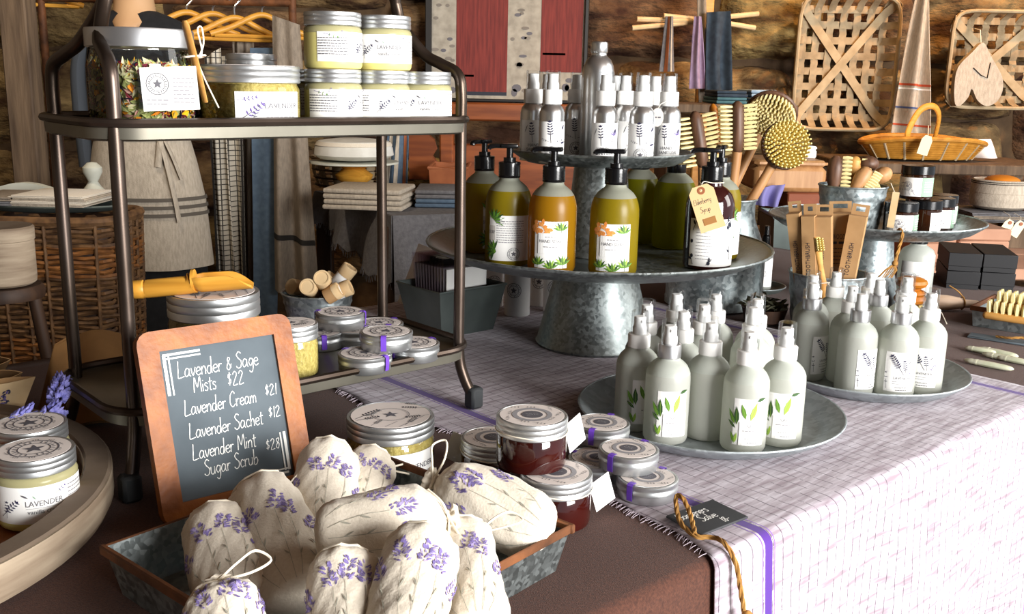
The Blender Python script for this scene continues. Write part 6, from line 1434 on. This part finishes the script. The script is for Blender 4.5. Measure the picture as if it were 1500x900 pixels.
# hamper, linen stack, white chair, round box
HY = 2.25; A, B = ay(-60, 335, HY), ay(157, 335, HY); zt1 = ay(80, 326, HY).z; hw_ = (B.x-A.x)/2; hm = thing('wicker_hamper', 'tall dark wicker hamper with reddish woven sides', 'hamper', ((A.x+B.x)/2, HY+.13, 0))
def hpt(a, z, off=0):
    t = z/zt1; rx, ry = hw_*(.86+.14*t)+off, .13*(.86+.14*t)+off; c_, s_ = math.cos(a), math.sin(a); k = (abs(c_)**5+abs(s_)**5)**-.2; return Vector((rx*c_*k, ry*s_*k, z))
mb = MB(); n = 40; rows = [zt1*j/8 for j in range(9)]
vs = [hpt(2*PI*k/n, z, -.006) for z in rows for k in range(n)]; mb.add(vs, [(j*n+k, j*n+(k+1) % n, (j+1)*n+(k+1) % n, (j+1)*n+k) for j in range(8) for k in range(n)]); ob('inner_shell', mb, 'darkwood', hm)
for nm, z0, z1, key in (('lower_weave', .02, zt1*.52, 'wicker'), ('red_band_weave', zt1*.52, zt1*.66, 'wicker_red'), ('middle_weave', zt1*.66, zt1*.84, 'wicker'), ('red_top_weave', zt1*.84, zt1*.93, 'wicker_red'), ('border_weave', zt1*.93, zt1, 'wicker')):
    mb = MB(); z = z0; j = 0
    while z < z1:
        nn = 64; mb.tube([hpt(2*PI*k/nn, z+.002*math.sin(k*1.3+j), .004*(1 if (k//2+j) % 2 else -1)) for k in range(nn)], .0055, 5, closed=True); z += .0115; j += 1
    ob(nm, mb, key, hm)['kind'] = 'stuff'
for k in range(22): mb = MB(); a = 2*PI*k/22; mb.tube([hpt(a, .01, .004), hpt(a, zt1*.5, .004), hpt(a, zt1, .004)], .0045, 6); ob('stake', mb, 'wicker', hm)
mb = MB(); mb.tube([hpt(2*PI*k/64, zt1, 0) for k in range(64)], .012, 8, closed=True); ob('braided_rim', mb, 'wicker', hm)
tyz = zt1+.013; hx0 = (A.x+B.x)/2
o = thing('dark_tray', 'thin dark tray on top of the wicker hamper', 'tray', (hx0-.01, HY+.125, tyz)); mb = MB(); mb.lathe(rprof(plate_prof(hw_*1.02, .012, .003)), 48, sy=.5); ob('dish', mb, 'zinc_dark', o); mb = MB(); mb.tube([(hw_*1.02*math.cos(2*PI*k/48), hw_*1.02*.5*math.sin(2*PI*k/48), .0145) for k in range(48)], .003, 6, closed=True); ob('rolled_rim', mb, 'zinc_dark', o)
folded('', (18, 286), (128, 318), HY+.04, .16, 4, ['linen', 'muslin', 'linen', 'muslin'], 'folded linens on the hamper', 'folded_linen', ['folded oatmeal linen at the bottom of the hamper pile', 'folded cream linen second from the bottom of the hamper pile', 'folded oatmeal linen second from the top of the hamper pile', 'folded cream linen on top of the hamper pile'], base=tyz+.0165)
folded('', (-45, 288), (14, 318), HY+.04, .16, 2, ['gray_cloth', 'linen_dark'], 'folded linens on the hamper', 'folded_linen', ['folded grey linen at the bottom by the picture edge', 'folded grey-brown linen on top by the picture edge'], base=tyz+.0165)
CY = 2.57; ch = thing('white_chair', 'white painted wooden chair with ball finials behind the hamper', 'chair', (ay(60, 320, CY).x, CY+.2, 0)); cx0 = ch.location.x
xr, xl = ay(139, 300, CY).x-cx0, ay(-60, 300, CY).x-cx0; zf_ = ay(130, 252, CY).z
for x in (xl, xr):
    mb = MB(); mb.lathe([(.022, 0), (.022, zf_-.16), (.03, zf_-.15), (.03, zf_-.05), (.018, zf_-.035), (.012, zf_-.025), (.014, zf_-.02), (.024, zf_), (.024, zf_+.012), (.012, zf_+.024), (0, zf_+.026)], 20, M=Matrix.Translation((x, -.2, 0))); ob('back_post', mb, 'white_paint', ch)
    mb = MB(); mb.lathe([(.018, 0), (.022, .43)], 16, M=Matrix.Translation((x, -.03, 0))); ob('front_leg', mb, 'white_paint', ch)
mb = MB(); ptsx = [(xl+.02+(xr-xl-.04)*k/10, zf_-.09+.06*math.sin(PI*k/10)) for k in range(11)]; mb.prism(ptsx+[(xr-.02, zf_-.17), (xl+.02, zf_-.17)], -.012, .012, M=Matrix.Translation((0, -.2, 0)) @ Matrix.Rotation(PI/2, 4, 'X')); ob('top_rail', mb, 'white_paint', ch)
mb = MB(); mb.rbox(((xl+xr)/2, -.115, .445), (xr-xl+.02, .2, .03), .008); ob('seat', mb, 'white_paint', ch)
BYY = 1.75; A = ay(-20, 425, BYY); rb_ = 48*mpp(A); zb2 = A.z
st_ = thing('tall_stool', 'dark wooden stool under the round box, mostly out of view', 'stool', (A.x, BYY+.06, 0)); mb = MB(); mb.lathe([(0, zb2-.026), (.07, zb2-.026), (.072, zb2-.014), (.066, zb2-.002), (0, zb2-.002)], 28); ob('seat', mb, 'darkwood', st_)
for k in range(3): a = 2*PI*k/3+.4; mb = MB(); mb.tube([(.05*math.cos(a), .05*math.sin(a), zb2-.025), (.13*math.cos(a), .13*math.sin(a), 0.005)], .012, 10); ob('leg', mb, 'darkwood', st_)
o = thing('round_box', 'round taupe wooden box at the edge of the picture', 'box', (A.x, BYY+.06, zb2)); hb2 = ay(0, 338, BYY).z-zb2; mb = MB(); mb.lathe([(rb_*.9, 0), (rb_*.98, .004), (rb_, .012), (rb_, hb2*.78)], 36); ob('box_body', mb, 'graywood', o); mb = MB(); mb.lathe([(rb_, hb2*.76), (rb_*1.03, hb2*.77), (rb_*1.03, hb2*.97), (rb_*.98, hb2), (0, hb2)], 36); ob('box_lid', mb, 'graywood', o)

# ================================================================== grey table at the back with linens
GY = 3.0; a = ay(463, 303, 3.3); zg = ay(580, 300, GY).z; gt = thing('back_table', 'small back table under a frayed grey cloth', 'table', (0, 0, 0))
c1, c2 = ay(575, 300, 2.72), ay(462, 290, 3.3); e_1 = Vector((c2.x-c1.x, c2.y-c1.y, 0)); e_2 = Vector((ay(760, 300, 2.72).x-c1.x, .14, 0)); z1g = zg
c1.z = z1g; q4 = [c1, c1+e_2, c1+e_2+e_1, c1+e_1]; gt.location = (c1.x, c1.y, 0)
o4 = [Vector((p.x-c1.x, p.y-c1.y, 0)) for p in q4]
mb = MB(); mb.prism([(p.x, p.y) for p in o4], z1g-.03, z1g-.002); ob('table_top', mb, 'darkwood', gt)
ctr = (o4[0]+o4[2])/2
for p in o4: mb = MB(); q = ctr.lerp(p, .9); mb.rbox((q.x, q.y, (z1g-.03)/2), (.05, .05, z1g-.03), .004); ob('leg', mb, 'darkwood', gt)
cl = thing('gray_tablecloth', 'slate grey frayed cloth draped over the back table', 'tablecloth', (c1.x, c1.y, 0))
mb = MB(); mb.prism([(p.x*1.0, p.y*1.0) for p in o4], z1g-.001, z1g+.004); ob('cloth_top', mb, 'gray_cloth', cl)
def skirt(p, q, dr0, dr1, nm):
    d = (q-p); nn = Vector((d.y, -d.x, 0)).normalized(); mb = MB()
    mb.grid(lambda s, t: p+d*s+nn*(.004+.02*t*(1+math.sin(s*17)))+Vector((0, 0, z1g+.003-t*(dr0+(dr1-dr0)*s+.008*math.sin(s*60)))), 40, 8, thick=-.003); ob(nm, mb, 'gray_cloth', cl, smooth=80)
    fr = MB()
    for k in range(90):
        s = k/90; p0 = p+d*s+nn*(.004+.02*(1+math.sin(s*17)))+Vector((0, 0, z1g+.003-(dr0+(dr1-dr0)*s+.008*math.sin(s*60)))); fr.tube([p0, p0+Vector((random.uniform(-.006, .006), 0, -.018))], .0012, 3)
    ob('fringe', fr, 'gray_cloth', cl)['kind'] = 'stuff'
skirt(o4[0], o4[1], .36, .4, 'front_drop'); skirt(o4[3], o4[0], .075, .19, 'side_drop')
zg2 = z1g+.005
LB = ['folded natural linen bundle at the bottom tied with string', 'folded natural linen bundle on top tied with string']
folded('', (474, 276), (594, 298), 2.80, .2, 2, ['linen', 'linen'], 'linen bundles on the back table', 'folded_linen', LB, base=zg2, rz=-.15)
folded('', (604, 278), (668, 298), 2.9, .2, 2, ['blue_cloth', 'gray_cloth'], 'blue linens on the back table', 'folded_linen', ['folded grey-blue cloth underneath on the back table', 'folded slate cloth on top on the back table'], base=zg2)
P = ay(519, 275, 3.14); pz = zg2; zt3 = zat(P, 236); hh = zt3-pz; o = thing('turned_stand', 'turned golden wood pedestal on the back table', 'stand', (P.x, P.y, pz)); mb = MB(); mb.lathe([(.05, 0), (.05, .01), (.035, .02), (.03, hh*.35), (.055, hh*.5), (.06, hh*.62), (.04, hh*.75), (.035, hh*.8), (.045, hh*.86), (.045, hh*.92)], 28); ob('turned_column', mb, 'bamboo', o); mb = MB(); mb.lathe([(.12, hh*.92), (.14, hh*.95), (.14, hh), (0, hh)], 36); ob('plate', mb, 'white_paint', o)
o = thing('linen_cushion', 'plump cream cloth bundle on the turned pedestal', 'cushion', (P.x, P.y, zt3)); hh = zat(P, 203)-zt3; mb = MB(); mb.lathe([(.04, .002), (.105, .008), (.125, hh*.3), (.122, hh*.6), (.11, hh*.9), (.06, hh), (0, hh)], 36, wob=.02); ob('cloth_body', mb, 'white_cloth', o); mb = MB(); mb.lathe([(.118, hh*.7), (.121, hh*.72), (.114, hh*.88)], 36, caps=False, wob=.02); ob('folded_cuff', mb, 'muslin', o)
P = ay(515, 262, 3.43); o = thing('splint_basket', 'dark splint basket bands behind the turned pedestal', 'basket', (P.x, P.y, zg2)); rB, hB2 = .13, zat(P, 228)-zg2
for k in range(14): a = 2*PI*k/14; mb = MB(); mb.tube([(rB*.85*math.cos(a), rB*.85*math.sin(a), .003), (rB*math.cos(a), rB*math.sin(a), hB2*.5), (rB*1.02*math.cos(a), rB*1.02*math.sin(a), hB2)], .016, 6, flat=.25); ob('splint', mb, 'splint', o)
for t in (.1, .35, .6, .95): mb = MB(); mb.tube([(rB*(.88+.15*t)*math.cos(2*PI*k/36), rB*(.88+.15*t)*math.sin(2*PI*k/36), hB2*t) for k in range(36)], .01, 6, closed=True, flat=.4); ob('hoop', mb, 'splint' if t > .9 else 'darkwood', o)
bgbox('leather_tray', 'tan leather catchall tray with riveted corners on the back table', 'tray', (628, 246), (684, 280), 3.14, .2, 'leather', inner='leather', base=zg2)
hang('striped_scarf', 'striped scarf hanging behind the rack post', 'scarf', (568, 196), (598, 196), (560, 272), (596, 276), 3.3, .012, 1.5, 'blue_cloth', ((.1, 0, .25, 1, 'linen', 'stripe'), (.45, 0, .6, 1, 'linen', 'stripe'), (.8, 0, .92, 1, 'leather', 'stripe')))
# wooden settle under the picture
SY = 3.55; A, B = ay(655, 176, SY), ay(790, 152, SY); stl = thing('wooden_settle', 'reddish wooden settle with scrolled arm below the picture', 'bench', (A.x, SY, 0))
L_ = .62; mb = MB(); mb.rbox((L_/2, 0, (A.z+B.z)/2), (L_, .05, B.z-A.z), .006); ob('top_rail', mb, 'redwood', stl); mb = MB(); mb.rbox((L_/2, .0, .78), (L_, .03, .28), .006); ob('back_panel', mb, 'redwood', stl); mb = MB(); mb.rbox((L_/2, -.2, .5), (L_, .4, .04), .006); ob('seat', mb, 'redwood', stl)
for x in (.0, L_): mb = MB(); mb.rbox((x, 0, B.z/2), (.05, .06, B.z), .006); ob('post', mb, 'redwood', stl); mb = MB(); mb.rbox((x, -.37, .25), (.05, .05, .5), .006); ob('front_leg', mb, 'redwood', stl)
A = ay(600, 262, SY-.1); kk = mpp(A); sc = [(0, 0), (42, 0), (44, 14), (40, 26), (34, 34), (40, 44), (36, 58), (26, 66), (0, 66)]; mb = MB(); mb.prism([(x*kk, y*kk) for x, y in sc], -.02, .02, M=Matrix.Translation((A.x-stl.location.x, -.1, A.z)) @ Matrix.Rotation(PI/2, 4, 'X')); ob('scroll_panel', mb, 'redwood', stl)

# ================================================================== peg rack with towels
RYY = 3.7; pk = thing('peg_drying_rack', 'pale wooden drying rack with dowel arms on the stone wall', 'drying rack', (ay(1034, 40, RYY).x, RYY, 0)); px0 = pk.location.x
mb = MB(); ztp = ay(1034, -30, RYY).z; mb.rbox((0, 0, ztp/2), (.045, .03, ztp), .004); ob('upright', mb, 'pine', pk); mb = MB(); mb.rbox((0, 0, .012), (.3, .12, .024), .006); ob('foot', mb, 'pine', pk)
for (a, b) in (((933, 28), (1060, 32)), ((926, 41), (1040, 30)), ((1040, 27), (1111, 20)), ((1040, 30), (1106, 41)), ((972, 23), (1020, 28))):
    mb = MB(); A, B = ay(*a, RYY-.03), ay(*b, RYY+.0); mb.tube([A-Vector((px0, RYY, 0)), B-Vector((px0, RYY, 0))], .009, 8); ob('dowel_arm', mb, 'kraft_light', pk)
G_ = 'towels on the drying rack'
hang('hanging_towel', 'narrow grey and red striped towel on the drying rack', 'towel', (976, 24), (986, 24), (966, 105), (988, 105), RYY-.06, .012, 1, 'gray_cloth', ((.3, 0, .5, 1, 'leather', 'stripe'), (.7, 0, .8, 1, 'linen', 'stripe')), G_, n=10)
hang('hanging_towel', 'twisted mauve towel on the drying rack', 'towel', (1018, 24), (1028, 24), (1010, 130), (1033, 130), RYY-.07, .014, 1.4, 'mauve_cloth', (), G_, n=14)
hang('hanging_towel', 'dark navy towel folded over the drying rack', 'towel', (1036, 18), (1070, 16), (1034, 134), (1072, 132), RYY-.08, .012, 1.7, 'navy_cloth', (), G_)
hang('hanging_towel', 'tan linen strip hanging behind the mauve towel', 'towel', (1022, -10), (1034, -10), (1024, 150), (1040, 150), RYY-.04, .008, 1, 'linen_dark', (), G_, n=10)
zsh = ay(1040, 152, 3.3).z
sh = thing('wooden_shelf_unit', 'low wooden shelf unit holding folded blue towels', 'shelf', (ay(1070, 152, 3.3).x, 3.4, 0)); mb = MB(); mb.rbox((0, 0, zsh-.015), (.42, .3, .03), .004); ob('shelf_board', mb, 'oldwood', sh)
for sx in (-1, 1): mb = MB(); mb.rbox((sx*.19, 0, (zsh-.03)/2), (.03, .28, zsh-.03), .004); ob('side_panel', mb, 'oldwood', sh)
mb = MB(); mb.rbox((0, 0, zsh*.6), (.35, .28, .025), .004); ob('lower_board', mb, 'oldwood', sh)
folded('', (1046, 132), (1092, 152), 3.28, .2, 2, ['teal_cloth', 'navy_cloth'], 'folded towels on the shelf', labs=['folded teal towel underneath on the shelf', 'folded navy towel on top on the shelf'], base=zsh+.001)
folded('', (1096, 131), (1136, 152), 3.28, .2, 2, ['sky_cloth', 'sky_cloth'], 'folded towels on the shelf', labs=['folded pale blue towel underneath on the shelf', 'folded pale blue towel on top on the shelf'], base=zsh+.001)
# ================================================================== tobacco baskets and wall hangings
def tobacco(p0, p1, Y, nv, nh, lab, rz=0):
    A, B = ay(p0[0], p1[1], Y), ay(p1[0], p0[1], Y); W_, H_ = B.x-A.x, B.z-A.z; o = thing('tobacco_basket', lab, 'basket', ((A.x+B.x)/2, Y, (A.z+B.z)/2), rz, 'splint tobacco baskets on the wall'); dpt = .075
    def bend(t): e = max(0, abs(t)-.78)/.22; return -dpt*e**1.6
    def strip(fn, wd, nrm, nm='splint', key='splint'):
        mb = MB(); mb.grid(fn, 1, 26, thick=.0025); ob(nm, mb, key, o, smooth=60)
    wv = W_*.072
    def rimpt(a):
        c_, s_ = math.cos(a), math.sin(a); k = (abs(c_)**7+abs(s_)**7)**(-1/7); return (W_/2*c_*k, -dpt, H_/2*s_*k)
    for i in range(nv):
        x = -W_*.40+W_*.80*i/(nv-1); strip(lambda s, t, x=x, i=i: (x*(1+.04*(t*2-1)**4)+(s-.5)*wv, bend((t*2-1)*1.0)+.004*(1 if (int(t*26)+i) % 2 else -1)+min(0, bend(x/W_*2)), (t*2-1)*H_/2*.985), wv, None)
    for j in range(nh):
        z = -H_*.41+H_*.82*j/(nh-1); strip(lambda s, t, z=z, j=j: ((t*2-1)*W_/2*.985, bend((t*2-1))-.004*(1 if (int(t*26)+j) % 2 else -1)+min(0, bend(z/H_*2)), z-(s-.5)*wv), wv, None)
    for sg in (-1, 1): strip(lambda s, t, sg=sg: ((t*2-1)*W_*.47+(s-.5)*wv*.8, -.012+bend((t*2-1)*.98)-(.006 if sg > 0 else 0), sg*(t*2-1)*H_*.46-sg*(s-.5)*wv*.8), wv, None, 'diagonal_brace', 'splint_rim')
    mb = MB(); mb.tube([rimpt(2*PI*k/72) for k in range(72)], .011, 8, closed=True, flat=.7); ob('rim_hoop', mb, 'splint_rim', o); return o
tobacco((1151, -2), (1312, 187), 3.84, 7, 8, 'large square splint tobacco basket hung on the stone wall', rz=.0)
tobacco((1371, 20), (1530, 156), 3.83, 6, 6, 'smaller splint tobacco basket with a linen ornament, cut by the picture edge')
P = ay(1432, 108, 3.72); k = mpp(P); o = thing('linen_heart', 'flat linen heart ornament hanging in the small basket', 'ornament', P); hp_ = [(0, 44), (-14, 30), (-32, 8), (-34, -20), (-30, -44), (-22, -46), (-12, -34), (-8, -22), (2, -38), (16, -46), (30, -40), (37, -24), (34, -4), (22, 14), (12, 28)]
mb = MB(); sp3 = spline([(x*k, y*k, 0) for x, y in hp_], 4, True); mb.prism([(p.x, p.y) for p in sp3], -.014, .014, M=Matrix.Rotation(PI/2, 4, 'X')); ob('cloth_body', mb, 'linen', o); mb = MB(); mb.tube([(0, 0, 40*k), (0, .02, 62*k), (0, .08, 66*k)], .002, 6); ob('hanging_loop', mb, 'string', o); mb = MB(); mb.tube([(-10*k, -.016, 8*k), (2*k, -.016, -2*k), (12*k, -.016, -6*k), (14*k, -.016, 16*k)], .0018, 5); ob('stitched_line', mb, 'stripe_black', o)
hang('striped_tea_towel', 'grey linen tea towel with red and blue stripes hanging between the baskets', 'tea towel', (1344, -8), (1362, -8), (1306, 205), (1360, 210), 3.66, .03, 1.4, 'linen', ((0, .60, 1, .615, 'stripe_red', 'stripe'), (0, .63, 1, .64, 'paper', 'stripe'), (0, .76, 1, .772, 'stripe_blue', 'stripe'), (0, .88, 1, .893, 'stripe_red', 'stripe')), ph=.5)
# ================================================================== bench on the right with bags and boxes
NY = 2.52; zbn = ay(1400, 392, NY).z; A = ay(1095, 392, NY); bnch = thing('side_bench', 'long rough wooden bench behind the table holding bags and boxes', 'bench', (A.x, NY, 0)); BL = 1.55
for k in range(3): mb = MB(); mb.rbox((BL/2, .12+.245*k, zbn-.016), (BL, .24, .03), .004); ob('plank', mb, 'pinkboard' if k < 2 else 'oldwood', bnch)
for x in (.06, BL-.06):
    for y in (.06, .68): mb = MB(); mb.rbox((x, y, (zbn-.031)/2), (.06, .06, zbn-.031), .004); ob('leg', mb, 'oldwood', bnch)
zb3 = zbn
bgbox('cardboard_box', 'tan cardboard carton standing behind the pedestal', 'box', (1338, 344), (1396, 400), 2.58, .16, 'pinkboard', lid=.3, base=zb3)
bgbox('cardboard_box', 'larger pinkish carton beside the tan one behind the black boxes', 'box', (1400, 335), (1475, 398), 2.6, .2, 'pinkboard', lid=.35, base=zb3)
P = ay(1457, 330, 2.62); zt4 = ay(1440, 330, 2.42).z; 
o, tp_, _ = bgbox('wooden_crate', 'dark wooden crate under the linen bag', 'crate', (1412, 332), (1530, 400), 2.86, .3, 'oldwood', inner='oldwood', base=zb3)
mbx = MB(); o2 = o
zc_ = zb3+.0
folded('', (1424, 312), (1520, 331), 2.9, .2, 3, ['gray_cloth', 'linen_dark', 'gray_cloth'], 'grey linens under the bag', 'folded_linen', ['folded grey linen at the bottom under the linen bag', 'folded brown-grey linen in the middle under the linen bag', 'folded grey linen directly under the linen bag'], base=tp_.z+.007)
P = ay(1462, 312, 3.0); zt5 = ay(1462, 312, 2.9).z; hh = zat(P, 264)-zt5; rL = 40*mpp(P); o = thing('linen_bag', 'round linen bag with a dark striped cuff and orange contents', 'bag', (P.x, P.y, zt5+.003)); mb = MB(); mb.lathe([(rL*.8, 0), (rL*.98, hh*.1), (rL*1.05, hh*.4), (rL, hh*.6)], 36); ob('bag_body', mb, 'linen', o); mb = MB(); mb.lathe([(rL*1.0, hh*.55), (rL*1.04, hh*.56), (rL*1.0, hh*.97), (rL*.95, hh), (rL*.9, hh*.9), (0, hh*.85)], 36); ob('cuff', mb, 'linen', o)
for t in (.86, .92): mb = MB(); mb.lathe([(rL*1.022, hh*t), (rL*1.019, hh*(t+.025))], 36, caps=False); ob('dark_stripe', mb, 'stripe_black', o)
mb = MB(); mb.sph((0, 0, hh*.93), (rL*.62, rL*.62, hh*.22), 20, 10); ob('orange_contents', mb, 'orange_fruit', o)
for px, py, lab in ((1478, 328, 'cream paper tag hanging before the grey linens'), (1494, 330, 'cream paper tag at the picture edge before the grey linens')):
    P = ay(px, py, 2.83); o = thing('paper_tag', lab, 'tag', P, rot=(0, .5, 0)); mb = MB(); mb.prism([(-.014, -.036), (.014, -.036), (.014, .0), (.008, .012), (-.008, .012), (-.014, 0)], -.001, .001, M=Matrix.Rotation(PI/2, 4, 'X')); ob('tag_sheet', mb, 'tagcream', o); mb = MB(); mb.lathe([(.002, 0), (.005, 0), (.005, .002), (.002, .002)], 14, M=Matrix.Translation((0, -.0015, .004)) @ Matrix.Rotation(PI/2, 4, 'X')); ob('eyelet', mb, 'leather', o); mb = MB(); mb.tube([(0, 0, .004), (.004, .03, .024), (.0, .07, .03)], .001, 5); ob('tag_string', mb, 'string', o)
o, tA, _ = bgbox('red_box', 'terracotta red wooden box behind the brushes', 'box', (1150, 282), (1262, 338), 2.72, .25, 'terracotta', lid=.25, base=zb3)
o, tB, _ = bgbox('wooden_box', 'tan round-cornered wooden box stacked on the red one', 'box', (1104, 234), (1212, 272), 2.72, .22, 'beech', bev=.012, base=tA.z+.001, lid=.2)
bgbox('leather_book', 'brown leather-bound book lying on the red box', 'book', (1216, 264), (1264, 281), 2.75, .16, 'leather', base=tA.z+.001, lid=.2)
hang('lilac_cloth', 'crumpled lilac cloth spilling below the wooden box', 'cloth', (1104, 276), (1150, 270), (1102, 300), (1140, 304), 2.68, .012, 2, 'lilac_cloth', ())
bgbox('folded_paper', 'white folded paper on top of the wooden box', 'paper', (1170, 214), (1196, 234), 2.8, .05, 'paper', base=tB.z+.001, lid=.3)
bgbox('dark_basket', 'dark textured metal basket behind the toothbrush bucket', 'basket', (1128, 318), (1182, 400), 2.55, .16, 'zinc_dark', inner='zinc_dark', base=zb3)
bgbox('gray_box', 'slate grey storage box behind the amber jars', 'box', (1358, 300), (1382, 346), 3.0, .2, 'slate', lid=.2, base=zb3)
# high shelf and handled basket
HYY = 3.3; zh = ay(1380, 240, HYY).z; A, B = ay(1240, 240, HYY), ay(1560, 240, HYY)
hs = thing('wall_shelf', 'rough wooden plank shelf below the baskets', 'shelf', ((A.x+B.x)/2, HYY+.2, 0)); mb = MB(); mb.rbox((0, 0, zh-.018), (B.x-A.x, .42, .035), .004); ob('shelf_plank', mb, 'oldwood', hs)
for sx in (-1, 1): mb = MB(); mb.rbox((sx*(B.x-A.x)*.47, .1, (zh-.036)/2), (.06, .06, zh-.036), .004); ob('support_post', mb, 'oldwood', hs)
A, B = ay(1283, 238, HYY), ay(1470, 238, HYY); W_ = B.x-A.x; hb4 = thing('handled_basket', 'shallow golden wicker basket with an arched handle and cloths', 'basket', ((A.x+B.x)/2, HYY+.16, zh+.001)); hH = .07
def bpt(a, t): rx, ry = W_/2*(.8+.2*t), .13*(.7+.3*t); zz = hH*t+.02*abs(math.cos(a))**3*t*-1; return Vector((rx*math.cos(a), ry*math.sin(a), max(.004, zz+.006)))
mb = MB(); n = 48; vs = [bpt(2*PI*k/n, j/6) for j in range(7) for k in range(n)]; mb.add(vs, [(j*n+k, j*n+(k+1) % n, (j+1)*n+(k+1) % n, (j+1)*n+k) for j in range(6) for k in range(n)]+[tuple(reversed(range(n)))]); ob('basket_shell', mb, 'wicker_gold', hb4)
mb = MB()
for t in [k/9 for k in range(1, 9)]: mb.tube([bpt(2*PI*k/n, t)*1.006 for k in range(n)], .0045, 5, closed=True)
ob('weave', mb, 'wicker_gold', hb4)['kind'] = 'stuff'
for k in range(18): mb = MB(); mb.tube([bpt(2*PI*k/18, t)*1.012 for t in (0, .3, .6, 1)], .005, 6); ob('rib', mb, 'splint_rim', hb4)
mb = MB(); mb.tube([bpt(2*PI*k/n, 1) for k in range(n)], .009, 8, closed=True); ob('rim', mb, 'wicker_gold', hb4)
zhh = ay(1385, 158, HYY).z-zh; mb = MB(); xo = -.0; mb.tube(spline([(-.06, -.06, hH*.7), (-.065, -.03, zhh*.5), (-.02, .0, zhh*.92), (.03, .01, zhh), (.06, .03, zhh*.8), (.075, .08, hH)], 6), .011, 10, flat=.6); ob('arched_handle', mb, 'bamboo', hb4)
hang('tea_cloth', 'rosy tea cloth lying in the handled basket', 'cloth', (1284, 206), (1452, 204), (1296, 228), (1462, 232), HYY+.16, .02, 3, 'paper_pink', ((.55, 0, .6, 1, 'stripe_blue', 'stripe'),))
P = ay(1358, 205, HYY-.01); o = thing('basket_tag', 'cream tag tied to the basket handle', 'tag', P, rot=(0, .25, 0)); mb = MB(); mb.prism([(-.018, -.05), (.018, -.05), (.018, .0), (.010, .014), (-.010, .014), (-.018, 0)], -.001, .001, M=Matrix.Rotation(PI/2, 4, 'X')); ob('tag_sheet', mb, 'tagcream', o); mb = MB(); mb.tube([(0, 0, .005), (.01, .04, .03), (.02, .08, .05)], .0015, 5); ob('tag_string', mb, 'string', o)
